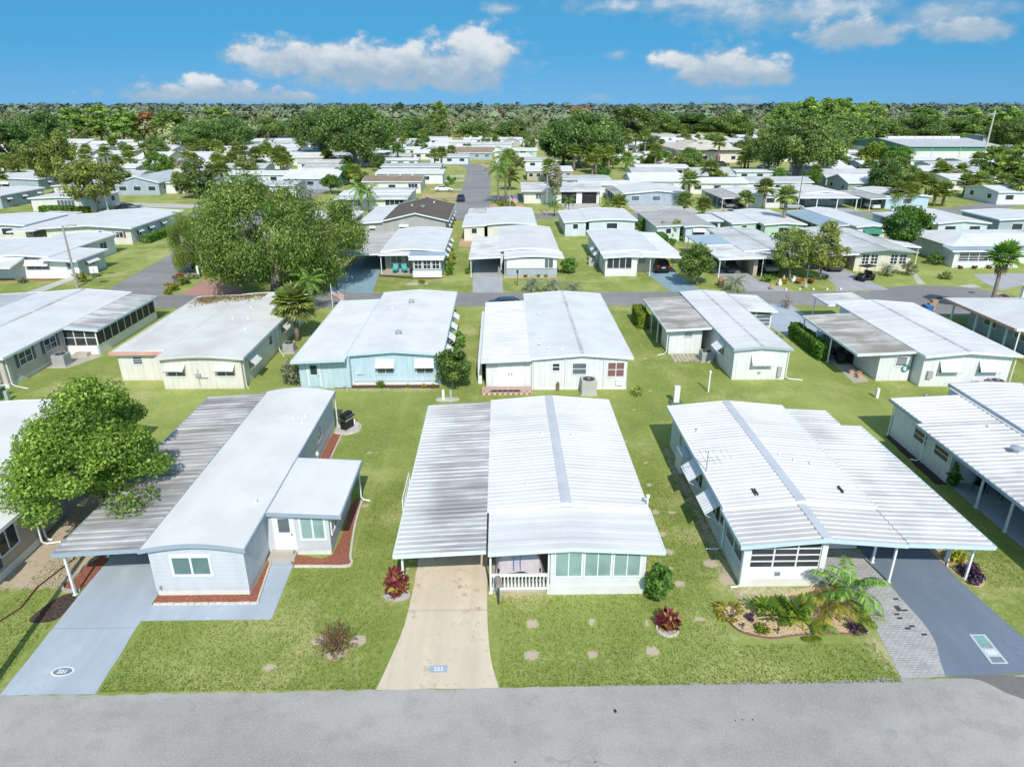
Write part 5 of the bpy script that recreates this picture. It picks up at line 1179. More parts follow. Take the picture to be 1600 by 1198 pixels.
h.wall(-25.6, -19.6, 48.3, 66, 2.55, W_CREAM, .0, gable=('y', 2.72, -22.5)); h.wall(-29.7, -25.6, 50.1, 65.5, 2.45, W_CREAM, .0, 'west_wall')
h.roof(-25.75, -19.25, 47.95, 66.4, gable(-25.75, -19.25, 2.58, 2.80, 8), R_CREAM, fascia=R_CREAM, cap=None)
h.roof(-30.0, -25.75, 49.8, 66.2, [(-30.0, 2.42), (-25.75, 2.60)], R_CREAM, 'west_roof', fascia=R_CREAM, sides=(1, 0))
m = MB(); m.box(-30.1, -25.7, 49.70, 49.765, 2.2, 2.5); h.sub(m, 'pink_fascia', PINK)
for x in (-24.5, -20.8): h.window('S', 48.3, x, 1.05, 1.7, 1.25, 2, G_GREY, TRIM); h.awning('S', 48.3, x, 1.98, 1.5, .35, .6, R_CREAM, 1)
h.window('S', 50.1, -28.2, 1.4, 1.95, .7, 1, G_DARK, TRIM, rows=3)
for y, z in ((50.2, 1.95), (58.6, 2.1)): h.window('E', -19.6, y, 1.0, 1.9, 1.0, 2, G_GREY); h.awning('E', -19.6, y, z+.1, 1.6, .6, .7, R_CREAM, 5)
h.window('E', -19.6, 55.2, 1.2, 1.9, .8, 1, G_DARK); h.window('E', -19.6, 63, 1.2, 1.9, 1, 1, G_DARK)
h.gutter_pipe(-19.5, 48.5, 2.4, .3, -.4, R_CREAM); h.gutter_pipe(-19.5, 56.8, 2.4, .8, -1.4)
m = MB(); m.tube([(-22.9, 48.25, .3), (-22.9, 48.25, 1.6)], .02, 5); m.box(-22.9, -22.2, 48.2, 48.29, .9, .96); m.box(-23.1, -22.7, 48.15, 48.29, 1.0, 1.25); h.sub(m, 'meter_pipe', GREYBOX)
[h.vent(x, y, 2.76, .06, .16) for x, y in ((-23.4, 57.5), (-22.1, 57.6), (-21.3, 54.5), (-23.0, 61.0))]
h.finish()
r_ = np.random.default_rng(3); n = 2600
Pp = np.stack([np.where(r_.random(n) < .6, r_.normal(-28.3, .7, n), r_.uniform(-29.6, -23, n)), 66.0-np.abs(r_.normal(0, .9, n))*(1+.4*np.sin(r_.random(n)*9)), np.zeros(n)], 1); Pp = Pp[(Pp[:, 0] > -29.9) & (Pp[:, 0] < -19.6)]
Pp[:, 2] = np.where(Pp[:, 0] < -25.75, 2.42+(Pp[:, 0]+30)*.0424, 2.60+.2*np.sin((Pp[:, 0]+25.75)/6.5*math.pi))+.02
V_, F_ = leaf_arrays(Pp, np.tile([0, 0, 1.0], (len(Pp), 1))+r_.normal(size=Pp.shape)*.25, .16, 1.7); o = link('leaf_litter', np_mesh('leaf_litter', V_, F_, L_TWIG)); tag(o, kind='stuff')
aircon(-18.5, 56.6, 'grey air conditioner by the cream home under the round-headed palm', .9, .85)
palm('sabalbig', -18.7, 59.8, 3.5, 1.5, 'stocky round-headed fan palm between the cream and blue homes')
shrub(-16.1, 49.3, 1.1, 2.3, L_GREY, 'grey-green loose bush at the corner of the light blue home', leaf=.12, n=1100, kind='twiggy', el=2.2)
h = House('light blue home with white roof and four window awnings down its east side', -10, 57)
h.wall(-15.3, -11.5, 48.3, 64, 2.42, W_BLUE, 0, 'west_wall'); h.wall(-11.6, -4.75, 48.9, 66.5, 2.55, W_BLUE, .3, gable=('y', 2.82, -8.2)); h.part('skirting', WHITE).box(-11.6, -4.72, 48.86, 66.5, 0, .3)
h.roof(-15.6, -11.6, 47.5, 64.4, [(-15.6, 2.42), (-11.6, 2.58)], R_WHITE, 'west_roof', .5, .02, fascia=BLUETRIM, sides=(1, 0))
h.roof(-11.7, -4.45, 48.6, 66.9, [(-11.7, 2.60), (-8.2, 2.88), (-4.45, 2.60)], R_WHITE, 'roof', .5, .015, fascia=BLUETRIM)
for x in (-8.9, -5.9): h.window('S', 48.9, x, .95, 1.75, 1.2, 2, G_GREY, BLUETRIM); h.awning('S', 48.9, x, 2.1, 1.45, .55, .5, WHITE, 5)
h.door('S', 48.3, -14.2, .85, 1.9, .15, W_BLUE, G_DARK)
for y in (52.2, 55.3, 58.4, 61.5): h.window('E', -4.75, y, 1.0, 2.0, 1.2, 2, G_DARK); h.awning('E', -4.75, y, 2.15, 1.6, .6, .8, WHITE, 6)
m = MB(); m.box(-11.2, -10.6, 48.8, 48.9, .9, 1.0); m.box(-10.9, -10.7, 48.78, 48.9, 1.0, 1.5); m.box(-11.2, -11.1, 48.8, 48.9, .3, .9); h.sub(m, 'meter_box', W_PBLUE)
h.vent(-8.3, 52.6, 2.88, .14, .4, True); h.vent(-8.4, 62.0, 2.88, .14, .4, True); h.vent(-10, 60.5, 2.74, .05, .16)
m = MB(); m.box(-11.4, -4.8, 48.78, 48.86, .34, .42); h.sub(m, 'wall_rail', W_PBLUE)
h.finish()
sheet('mulch_bed', [(-12.8, 48.2), (-4.8, 48.15), (-4.8, 48.9), (-12.8, 48.9)], .012, MU_BROWN, .05)
for k, (x, s) in enumerate(((-9.3, .42), (-12.0, .22), (-7.2, .2), (-6.0, .18), (-5.3, .2))): shrub(x, 48.45, s, s*1.9, (L_LIME, L_YEL)[k % 2], ['tallest lime bush in the bed behind the light blue home', 'small yellowish plant by the plain wall of the light blue home', 'small lime plant under the gap between the two awnings', 'small yellow plant under the east awning of the light blue home', 'small lime plant at the corner of the light blue home'][k], leaf=.1, n=140, kind='spiky')
tree('small', -3.75, 48.1, .98, 'small bushy tree between the light blue and the white home', variant=1)
shrub(-3.9, 57, .9, 1.9, L_DK, 'leafy shrub beneath the side awnings of the light blue home', leaf=.13, n=700)
for k, (x, c) in enumerate(((-4.3, TRIM), (-3.75, paint('pale_green_pedestal', (.36, .44, .38), .6, .1)))):
    m = MB(); m.box(-.09, .09, -.09, .09, 0, .75); o = m.build('utility_pedestal', c, None); o.location = (x, 46.0, 0); tag(o, ('white', 'pale green')[k]+' pedestal of the pair in front of the small bushy tree', 'utility post')
sheet('mulch_bed', smooth_poly([(-4.7, 45.6), (-3.3, 45.6), (-3.3, 46.3), (-4.7, 46.3)], 3), .012, D_PALE)
h = House('white home with a double-door shed, maroon blind and checkered brick step', 4.2, 57)
h.wall(-1.2, 2.25, 48.0, 63.2, 2.42, W_WHITE, 0, 'west_wall'); h.wall(2.25, 9.4, 47.75, 65.6, 2.55, W_WHITE, .2, gable=('y', 2.84, 6)); h.part('skirting', WHITE).box(2.25, 9.43, 47.72, 65.6, 0, .2)
h.roof(-1.5, 2.2, 47.4, 63.6, [(-1.5, 2.42), (2.2, 2.58)], R_PANL, 'west_roof', .42, .03, fascia=TRIM, sides=(1, 0)); h.roof(2.2, 9.75, 47.5, 66, [(2.2, 2.62), (6, 2.92), (9.75, 2.62)], R_WHITE, 'roof', .5, .01, fascia=TRIM, cap=R_PAN, capw=.25)
for x in (2.4, 4.75, 7.65): h.gutter_pipe(x, 47.68, 2.5, 0, 0)
for k, x in enumerate((.12, 1.12)):
    m = MB(); m.box(x-.48, x+.48, 47.95, 48.02, .15, 2.2); d = h.sub(m, 'shed_door', WHITE); m = MB(); hx = x+.38 if k == 0 else x-.38; m.box(hx-.03, hx+.03, 47.9, 47.95, 1.1, 1.3); h._child(m, 'handle', STEEL, d)
h.window('S', 47.75, 4.05, 1.55, 2.1, .5, 1, G_DARK, TRIM, rows=2); h.window('S', 47.75, 5.8, 1.25, 2.1, 1.0, 1, G_GREY, TRIM, rows=2); h.window('S', 47.75, 8.55, 1.05, 2.15, 1.2, 2, MAROON, TRIM, rows=2, label='window with a maroon blind')
m = MB(); m.box(8.6, 9.1, 47.62, 47.75, .35, .85); h.sub(m, 'meter_box', WHITE)
[h.vent(x, y, 2.80, .05, .15) for x, y in ((3.5, 49.2), (4.6, 49.0), (2.9, 50.2), (3.2, 51.8), (3.3, 58.5))]
h.window('W', -1.2, 52, 1.1, 2, 1.2, 2, G_GREY); h.window('W', -1.2, 58, 1.1, 2, 1.2, 2, G_GREY)
m = MB(); m.box(-1.85, -1.55, 49, 62.5, .0, 1.9); h.sub(m, 'side_screen', TRIM)
h.finish()
def checker():
    t = NT('red_and_white_checkered_brick'); p = t.coord(); c = t.n('ShaderNodeTexChecker'); t.l(p, c.inputs['Vector']); c.inputs['Scale'].default_value = 5; c.inputs['Color1'].default_value = (.42, .12, .09, 1); c.inputs['Color2'].default_value = (.6, .56, .5, 1); n = t.noise(p, 8, 3)
    return t.done(t.bsdf(t.mix(t.math('MULTIPLY', n, .4), c.outputs[0], (.4, .35, .3)), .85))
m = MB(); m.box(-1.85, 1.85, -.5, .5, 0, .28); m2 = MB(); m2.box(-1.2, 1.0, -.54, -.3, .281, .33)
simple('brick_step', 'red and white checkered brick step below the double shed doors', 'step', .35, 47.25, [('bricks', m, checker()), ('door_mat', m2, DARKTRIM)])
aircon(6.45, 47.0, 'large pale grey air conditioner behind the white home with the maroon blind', 1.1, 1.15, paint('beige_cabinet', (.50, .49, .46), .5, .08))
m = MB(); m.box(-.12, .12, -.03, .03, 0, .5); m.lathe((0, 0, .5), [(.1, 0), (.1, .15), (.02, .25)], 8); o = m.build('garden_ornament', WOOD, None); o.location = (4.2, 47.5, 0); tag(o, 'small brown figure against the wall of the white home', 'ornament')
shrub(10.0, 46.5, .5, 1.1, L_OLIVE, 'thin sparse shrub beside the white home with the air conditioner', leaf=.12, n=110, kind='twiggy', el=2.2)
h = House('narrow white home with a stained carport wing and paved back patio', 20, 58)
h.wall(18.0, 22.15, 49.5, 66.2, 2.58, W_WHITE, .0, gable=('y', 2.74, 20.1)); h.wall(14.4, 17.2, 55.6, 58.4, 2.32, W_WHITE, 0, 'shed_wall'); h.wall(22.15, 25.2, 61, 65.6, 2.35, W_WHITE, 0, 'porch_wall')
h.roof(17.85, 22.4, 49.25, 66.6, [(17.85, 2.62), (20.1, 2.82), (22.4, 2.62)], R_PANL, 'roof', .5, .012, fascia=GREYTRIM, cap=R_PAN, capw=.25)
h.roof(13.95, 17.85, 55.0, 64.9, [(13.95, 2.34), (17.85, 2.54)], rooftop('brownish_stained_roof', (.60, .585, .56), (.26, .235, .20), .95, (.3, 1.8, 1), .6, None, .1, .36, .66), 'carport_roof', .42, .03, fascia=TRIM, sides=(1, 0)); h.roof(22.4, 25.5, 60.6, 66.2, [(22.4, 2.5), (25.5, 2.32)], R_PAN, 'porch_roof', .42, .03, fascia=TRIM, sides=(0, 1))
for y in (58.8, 61.5, 64.6): h.post(14.1, y, 2.32)
h.window('S', 49.5, 20.2, 1.15, 1.85, 1.4, 2, G_GREY, TRIM); h.awning('S', 49.5, 20.2, 2.05, 1.7, .7, .5, WHITE, 5)
h.window('W', 18.0, 52.4, 1.1, 1.95, 1.2, 2, G_GREY); h.awning('W', 18.0, 52.4, 2.2, 1.6, .55, .75, WHITE, 6)
h.window('S', 55.6, 16, 1.55, 1.9, .7, 1, G_DARK, TRIM, rows=3); h.screen('S', 61.0, 22.3, 25.1, .8, 2.2, 2, 4, TRIM, G_GREY)
m = MB(); m.box(21.5, 21.8, 49.3, 49.5, .3, 1.1); m.box(20.0, 20.2, 49.42, 49.5, .5, .7); h.sub(m, 'meter_box', GREYBOX)
h.gutter_pipe(22.2, 49.4, 2.5, 1.3, -.2); h.gutter_pipe(14.2, 55.4, 2.2, -.8, -.3)
h.finish()
aircon(17.2, 53.9, 'grey air conditioner on the stone patio of the narrow white home', .95, .85)
r_ = np.random.default_rng(8); m = MB()
for i in range(8):
    for j in range(5):
        x, y = 14.5+i*.34, 53.6+j*.36; q = [(x+r_.normal()*.03+a, y+r_.normal()*.03+b, .014) for a, b in ((0, 0), (.30, 0), (.30, .32), (0, .32))]; m.add(q+[(p[0], p[1], .04) for p in q], [(4,5,6,7), (0,1,5,4), (1,2,6,5), (2,3,7,6), (3,0,4,7)])
o = m.build('patio', STONE, None); tag(o, kind='structure')
hedge(13.15, 14.0, 62.6, 66.0, 1.5, L_LIME, 'clipped boxy green hedge west of the stained carport', leaf=.12, dens=300)
shrub(24.9, 58.6, .6, 1.0, L_DK, 'rounded green shrub at the corner of the slatted porch', leaf=.12, n=450)
h = House('wide white home with dark-streaked carport sheltering a silver car', 33.5, 54)
h.wall(31.9, 38.6, 47.9, 61.8, 2.55, W_WHITE, .0, gable=('y', 2.85, 35.0)); h.wall(29.2, 31.7, 49.1, 53.0, 2.34, W_WHITE, 0, 'shed_wall')
h.roof(31.7, 39.0, 47.5, 62.2, [(31.7, 2.60), (35.0, 2.92), (39.0, 2.60)], R_PANL, 'roof', .45, .015, fascia=TRIM, cap=R_PAN, capw=.3); h.roof(27.2, 31.7, 48.7, 59.0, [(27.2, 2.34), (31.7, 2.55)], rooftop('brownish_stained_roof', (.60, .585, .56), (.26, .235, .20), .95, (.3, 1.8, 1), .6, None, .1, .36, .66), 'carport_roof', .42, .03, fascia=TRIM, sides=(1, 0)); h.roof(31.0, 35.0, 62.2, 66, [(31.0, 2.45), (35.0, 2.6)], R_PAN, 'front_roof', .42, .02, fascia=TRIM)
for y in (53.4, 56.0, 58.8): h.post(27.35, y, 2.32)
h.post(31.2, 65.6, 2.4); h.post(34.8, 65.6, 2.5)
for x in (33.9, 36.9): h.window('S', 47.9, x, 1.15, 1.65, 1.4, 2, G_GREY, TRIM); h.awning('S', 47.9, x, 2.1, 1.6, .75, .5, WHITE, 5)
h.window('S', 49.1, 30.9, 1.3, 1.95, .8, 1, G_DARK, TRIM, rows=4)
m = MB(); m.box(32.3, 32.7, 47.7, 47.9, .7, 1.3); h.sub(m, 'meter_box', GREYBOX); h.gutter_pipe(38.8, 47.8, 2.5, .1, -.2)
m = MB(); [m.tube([(31.3+.25*math.cos(t), 48.98, 1.1+.25*math.sin(t)) for t in np.linspace(0, 6.28, 12)], .05, 5) for k in (0,)]; h.sub(m, 'coiled_hose', TEAL)
h.finish()
hedge(26.7, 27.5, 53.6, 60.2, 1.35, L_DK, 'long trimmed dark hedge beside the carport with the silver car', leaf=.12, dens=300)
car('sedan', 29.5, 56.6, R(90), C_SILVER, 'silver car parked under the streaked carport')
m = MB(); [m.box(a, a+.5, b, b+.45, 0, c) for a, b, c in ((0, 0, .9), (.6, .3, .6), (.2, .7, 1.1), (1.0, 0, .7))]; o = m.build('stored_clutter', DARKIN, None); o.location = (28.0, 52.8, .01); tag(o, 'dark stored clutter at the back of the streaked carport', 'clutter')
for k, (x, y, c) in enumerate(((28.0, 50.6, PINK), (28.45, 50.2, TAN), (28.2, 49.7, PINK))): m = MB(); m.lathe((0, 0, 0), [(.16, 0), (.2, .32), (.15, .32), (.12, .2)], 9); o = m.build('flower_pot', c, None); o.location = (x, y, .02); tag(o, ['terracotta pot farthest from the lawn by the white shed wall', 'tan pot in the middle of the three by the shed wall', 'terracotta pot nearest the lawn by the shed wall'][k], 'pot')
sheet('path', [(27.3, 48.6), (28.7, 49), (29, 53), (27.6, 53)], .012, CONC)
sheet('driveway', [(26.6, 59.3), (31.2, 59.3), (31.2, 71.2), (25.6, 71.4), (25.7, 66.5)], .012, D_BLUE, .02)
sheet('driveway', [(27.6, 52.9), (31.2, 52.9), (31.2, 59.3), (27.6, 59.3)], .012, D_GREY)
aircon(37.4, 47.2, 'grey air conditioner behind the wide white home', 1.0, .75); aircon(35.9, 47.2, 'smaller grey unit next to the air conditioner of the wide white home', .6, .6)
shrub(30.2, 69.8, .8, 1.8, L_BARE, 'leafless twiggy bush on the grass island by the street', leaf=.07, n=240, kind='twiggy', el=4)
m1 = MB(); m1.tube([(0, 0, 0), (0, 0, 4.0)], .05, 6); m2 = MB(); m2.box(-.35, .35, -.12, .12, 4.0, 4.18)
simple('lamp_post', 'white lamp post beside the east wall of the wide white home', 'lamp post', 39.6, 49.2, [('pole', m1, WHITE), ('lamp_head', m2, WHITE)])
h = House('white hip-roofed house with faded pink gutter and shaded porch', 48.5, 58)
h.wall(45.3, 55, 53.5, 63, 2.4, W_BGREY, 0); h.part('roof', R_WHITE).hexa([(43.6, 52.0, 2.4), (57, 52.0, 2.4), (57, 64.8, 2.4), (43.6, 64.8, 2.4), (48.0, 57.6, 3.7), (53, 57.6, 3.7), (53, 59.2, 3.7), (48.0, 59.2, 3.7)])
m = MB(); m.box(43.5, 43.62, 51.9, 64.9, 2.2, 2.42); m.box(43.5, 57, 51.88, 52.0, 2.2, 2.42); h.sub(m, 'gutter', PINK)
for y in (53, 56, 58, 60, 63.5): h.post(43.9, y, 2.3, .14, BLUETRIM)
h.window('W', 45.3, 56, 1, 2, 1.6, 2, G_GREY); h.window('W', 45.3, 60, 1, 2, 1.6, 2, G_DARK)
h.gutter_pipe(43.6, 52.2, 2.3, .0, .4); h.finish()
palm('fan', 49.6, 66.3, 6.1, 1.25, 'tall fan palm with a skirt of dead fronds at the turning circle', rz=.3)
shrub(50.2, 65.6, .5, .7, L_DK, 'low shrub at the foot of the tall fan palm', leaf=.12, n=260)
# blue bin and things at the street edge
m1 = MB(); m1.prism([(-.28, 0), (.28, 0), (.34, .85), (-.34, .85)], 'y', -.3, .3); m2 = MB(); m2.box(-.36, .36, -.34, .34, .85, .92)
simple('recycling_bin', 'bright blue recycling bin at the edge of the turning circle', 'bin', *G(1449, 491), [('tub', m1, BLUE), ('lid', m2, BLUE)])
m1 = MB(); m1.box(-.35, .35, -.25, .25, 0, .75); m1.box(-.1, .5, -.2, .35, .75, 1.05); o = m1.build('cardboard_box', TAN, None); o.location = (*G(1454, 484), .01); tag(o, 'tan cardboard boxes stacked behind the blue bin', 'box')
m1 = MB(); m1.lathe((0, 0, 0), [(.25, 0), (.42, .25), (.36, .6), (.1, .8)], 9); o = m1.build('rubbish_bag', BLACK, None); o.location = (*G(1442, 487), .01); tag(o, 'black rubbish bag beside the blue bin', 'bag')
for px, py, rx_, ry_ in ((1471,466,.55,.25),(1518,457,.4,.16)):
    bx, by = G(px, py); sheet('manhole_cover', [(bx+rx_*math.cos(t), by+ry_*2*math.sin(t)) for t in np.linspace(0, 5.9, 14)], .012, paint('iron_cover', (.05, .05, .05), .7, .2))
pb = [G(1553, 460), G(1568, 459), G(1587, 469), G(1576, 471)]; sheet('mulch_bed', pb, .014, MU_BROWN); edging(pb, 'pale timber frame round the brown bed by the turning circle', .18, .12, STONE, True, False, 'bed_frame')
m = MB(); m.box(-.18, .18, -.18, .18, 0, 1.5); m.box(-.25, .25, -.25, .25, 1.5, 1.6); o = m.build('post_pillar', WHITE, None); o.location = (*G(1596, 468), 0); tag(o, 'short white pillar beyond the brown bed at the turning circle', 'post')
sheet('mulch_bed', [G(1550, 482), G(1600, 484), G(1600, 492), G(1556, 490)], .012, MU_TAN)
m = MB(); m.lathe((0, 0, 0), [(.2, 0), (.12, .2), (.12, .6), (.22, .75), (.1, .85)], 9); o = m.build('fire_hydrant', paint('pale_yellow_paint', (.6, .55, .28), .5, .1), None); o.location = (*G(1580, 484), 0); tag(o, 'pale yellow hydrant near the hip-roofed house', 'hydrant')
# posts on the back lawns
m1 = MB(); m1.box(-.2, .2, -.15, .15, .1, 1.35); m2 = MB(); m2.box(-.45, .45, -.3, .3, 0, .14)
simple('utility_box', 'tall white utility cabinet on a green pad behind the light blue walled home', 'utility box', 12.55, 45.0, [('cabinet', m1, WHITE), ('base_pad', m2, GREENBOX)])
m1 = MB(); m1.box(-.05, .05, -.05, .05, 0, 1.55); m1.box(-.08, .08, -.08, .08, 1.55, 1.7); o = m1.build('lawn_post', TRIM, None); o.location = (15.5, 47.1, 0); tag(o, 'slim white post alone on the lawn behind the narrow white home', 'post')
m1 = MB(); m1.box(-.1, .1, -.1, .1, 0, .75); o = m1.build('utility_pedestal', TRIM, None); o.location = (27.6, 45.8, 0); tag(o, 'short white pedestal on the lawn behind the wide white home', 'utility post')
m1 = MB(); m1.box(-.6, .6, -.4, .4, 0, .6); m1.box(-.1, .1, -.08, .08, .6, 1.3); o = m1.build('utility_box', GREYBOX, None); o.location = (29.6, 43.4, 0); tag(o, 'grey utility box near the back corner of the striped-roof home', 'utility box')
# ================================================================ third row (fronts on the second street)
h = House('grey and white home with teal deck chairs and a blue porch roof', -12, 95)
h.wall(-15.1, -7.7, 88.4, 104.6, 2.5, W_GREY, 0, gable=('y', 2.75, -11.4)); h.wall(-11.0, -7.5, 84.3, 88.4, 2.3, W_BGREY, .8, 'sunroom_wall'); h.part('skirting', WHITE).box(-11.05, -7.45, 84.25, 88.4, 0, .8)
h.roof(-15.5, -7.35, 87.9, 105, gable(-15.5, -7.35, 2.55, 2.85, 8), R_WHITE, fascia=TRIM); h.roof(-11.6, -7.1, 85.0, 88.0, [(-11.6, 2.5), (-7.1, 2.5)], R_BLUE, 'blue_roof', .5, .02, fascia=TRIM); h.roof(-11.4, -7.15, 83.9, 85.0, [(-11.4, 2.38), (-7.15, 2.38)], R_WHITE, 'eave_roof', fascia=TRIM); h.roof(-15.5, -11.6, 86.2, 88.0, [(-15.5, 2.45), (-11.6, 2.5)], R_WHITE, 'patio_roof', fascia=TRIM)
h.roof(-20.4, -15.5, 86.4, 102.6, [(-20.4, 2.36), (-15.5, 2.52)], R_GREY, 'carport_roof', .45, .03, fascia=TRIM, sides=(1, 0))
for x in (-10.35, -9.25, -8.15): h.window('S', 84.3, x, 1.1, 2.1, .85, 2, G_DARK, WHITE, rows=2)
for y, z in ((89.6, 2.2), (93, 2.2), (96.4, 2.2), (100, 2.2)): h.window('E', -7.7, y, 1, 2, 1.2, 2, G_DARK); h.awning('E', -7.7, y, z, 1.6, .6, .8, WHITE, 6)
h.window('S', 88.4, -13.6, 1.0, 2.0, 1.4, 2, G_GREY); h.door('S', 88.4, -12.1, .85, 1.9, .2, W_GREY)
h.post(-15.3, 86.5, 2.4); [h.post(-20.2, y, 2.34) for y in (86.6, 91.5, 96.5)]; h.wall(-20.1, -15.6, 98.5, 102.2, 2.3, W_GREY, 0, 'storage_wall'); h.finish()
for k, x in enumerate((-13.6, -12.4)):
    m1 = MB(); m1.prism([(-.6, .35), (.3, .32), (.3, .38), (-.6, .42)], 'x', -.32, .32); m2 = MB(); m2.prism([(.28, .36), (.62, 1.0), (.56, 1.03), (.22, .4)], 'x', -.32, .32); m3 = MB(); [m3.box(a-.03, a+.03, b-.03, b+.03, 0, .38) for a in (-.28, .28) for b in (-.5, .25)]; m4 = MB(); [m4.box(a-.05, a+.05, -.3, .4, .55, .6) for a in (-.36, .36)]
    simple('deck_chair', ('teal deck chair nearest the carport', 'teal deck chair beside the sunroom wall')[k]+' on the open porch', 'chair', x, 86.9, [('seat', m1, TEAL), ('backrest', m2, TEAL), ('leg', m3, TEAL), ('arm', m4, TEAL)], .3*k, z=.02)
sheet('patio', [(-15.3, 85.6), (-11.05, 85.6), (-11.05, 88.4), (-15.3, 88.4)], .012, CONC); sheet('mulch_bed', smooth_poly([(-15.2, 84.9), (-11.1, 83.6), (-8, 83.5), (-7.4, 84.2), (-11, 84.4), (-15, 85.7)], 3), .014, MU_BROWN)
sheet('mulch_bed', smooth_poly([(-11.2, 80.3), (-9.2, 80.6), (-8.8, 81.2), (-10, 81.5), (-11.3, 81.1)], 4), .014, D_PALE); shrub(-9.6, 81.1, .55, .5, L_YEL, 'yellow-green clump in the white stone bed before the grey home', leaf=.12, n=200)
sheet('driveway', [(-20.0, 76.5), (-14.8, 76.6), (-15.6, 86), (-15.6, 98.5), (-20.1, 98.5), (-20.0, 86)], .012, D_AQUA)
for k, y in enumerate((85.2, 88.2, 91.2)): shrub(-6.6, y, .7, (1.4, 1.8, 2.0)[k], (L_DK, L_LIME, L_YEL)[k], ['dark round shrub at the front east corner of the grey home', 'lime shrub beside the grey home\'s awnings', 'yellowish tall shrub beside the second awning of the grey home'][k], leaf=.14, n=420)
h = House('white-fronted home with pale closed shutters and a pale grey driveway', 2, 96)
h.wall(-.1, 7.1, 88.4, 105.7, 2.5, W_WHITE, 0, gable=('y', 2.8, 3.5)); h.wall(.6, 7.0, 84.7, 88.4, 2.3, W_BGREY, 0, 'sunroom_wall'); h.part('sunroom_wall', WHITE).box(.66, 6.9, 84.62, 84.7, 1.0, 2.3)
h.roof(-.4, 7.45, 88.0, 106.1, gable(-.4, 7.45, 2.58, 2.9, 8), R_PANL, fascia=TRIM); h.roof(.4, 7.75, 84.3, 88.1, gable(.4, 7.75, 2.42, 2.66, 2), R_PANL, 'sunroom_roof', .5, .02, fascia=TRIM); h.roof(-4.0, -.1, 84.3, 98.6, [(-4.0, 2.36), (-.1, 2.55)], R_PAN, 'carport_roof', .45, .03, fascia=TRIM, sides=(1, 0))
for k in range(4): m = MB(); x = .9+k*1.15; [m.box(x+i*.1, x+i*.1+.07, 84.56, 84.62, 1.05, 2.25) for i in range(11)]; h.sub(m, 'shutter', WHITE)
h.window('S', 84.62, 5.9, 1.05, 2.2, 1.1, 2, G_GREY, WHITE); h.post(-3.8, 84.6, 2.34); [h.post(-3.85, y, 2.36) for y in (89, 94)]; h.wall(-3.9, -.1, 95, 98.3, 2.36, W_BGREY, 0, 'storage_wall'); h.window('S', 95, -2.0, .9, 2.0, 1.6, 2, G_GREY); h.window('S', 95, -3.3, 1.0, 1.9, .8, 1, G_DARK)
h.gutter_pipe(.45, 84.6, 2.3, 0, -.2); h.finish()
sheet('driveway', [(-3.3, 76.6), (.2, 76.6), (.1, 84.5), (-.15, 95), (-3.7, 95), (-3.6, 84)], .012, D_GREY); sheet('mulch_bed', [(.3, 83.6), (7.0, 83.7), (7.0, 84.6), (.3, 84.6)], .014, MU_TAN, .06)
m1 = MB(); m1.tube([(0, 0, 0), (0, 0, 1.6)], .04, 6); m1.box(-.12, .12, -.12, .12, 1.5, 1.9); o = m1.build('yard_lamp', DARKTRIM, None); o.location = (1.9, 79.8, 0); tag(o, 'short dark lamp post on the lawn beside the pale grey driveway', 'lamp post')
m1 = MB(); m1.lathe((0, 0, 0), [(.25, 0), (.22, .5), (.3, 1.0), (.16, 1.5), (.1, 1.75)], 10); o = m1.build('garden_statue', DARKTRIM, None); o.location = (.3, 86.2, 0); tag(o, 'tall dark cone-shaped ornament by the carport of the shuttered-front home', 'ornament')
shrub(8.6, 86.2, 1.3, 2.1, L_DK, 'big rounded green shrub between the shuttered and the screened-front home', leaf=.15, n=1300); shrub(-4.3, 86.0, .35, .8, L_LIME, 'small lime shrub at the front carport post of the shuttered-front home', leaf=.12, n=160)
for k, x in enumerate((3.0, 4.6, 5.6)): shrub(x, 84.1, .25, .35, (L_MAROON, L_DK, L_OLIVE)[k], ('tiny red', 'tiny dark green', 'tiny olive')[k]+' plant in the bed under the closed shutters', leaf=.1, n=80)
palm('pygmy', 3.6, 77.3, .9, 1.25, 'feathery pale palm above the roof ridge, west of its pair'); palm('pygmy', 5.9, 76.8, .9, 1.2, 'feathery pale palm above the roof ridge, middle of the row'); palm('pygmy', 8.1, 75.6, .8, 1.1, 'feathery pale palm at the east end behind the white ridge', variant=1)
h = House('white home with screened front room and carport over a black car', 18, 94)
h.wall(13.0, 17.0, 84.5, 88.4, 2.4, W_WHITE, .0, 'sunroom_wall', gable=('y', 2.6, 16)); h.wall(13.0, 20.0, 88.4, 102.6, 2.5, W_PBLUE, 0, gable=('y', 2.75, 16.4)); h.wall(17.0, 20.0, 86.9, 88.5, 2.4, W_CREAM2, 0, 'entry_wall')
h.roof(12.7, 20.3, 86.9, 103, [(12.7, 2.58), (16.4, 2.86), (20.3, 2.58)], R_WHITE, fascia=TRIM); h.roof(12.7, 17.6, 84.1, 87.0, [(12.7, 2.46), (15.8, 2.66), (17.6, 2.56)], R_WHITE, 'sunroom_roof', fascia=TRIM); h.roof(17.7, 22.9, 84.4, 102.2, [(17.7, 2.55), (22.9, 2.36)], R_WHITE, 'carport_roof', .5, .02, fascia=TRIM, sides=(0, 1))
h.screen('S', 84.47, 13.2, 16.3, 1.0, 2.3, 4, 1, WHITE, G_DARK); h.post(18.7, 84.8, 2.4); [h.post(22.6, y, 2.36) for y in (84.7, 89, 94)]
for y in (86.0, 90, 93.4): h.window('W', 13.0, y, 1, 2, 1.2, 2, G_GREY); 
for y in (90, 93.4): h.awning('W', 13.0, y, 2.2, 1.6, .6, .8, WHITE, 6)
h.window('S', 86.9, 18.1, 1.1, 2.0, .9, 1, G_TEAL); h.wall(17.8, 22.7, 97, 102, 2.36, W_WHITE, 0, 'storage_wall'); h.finish()
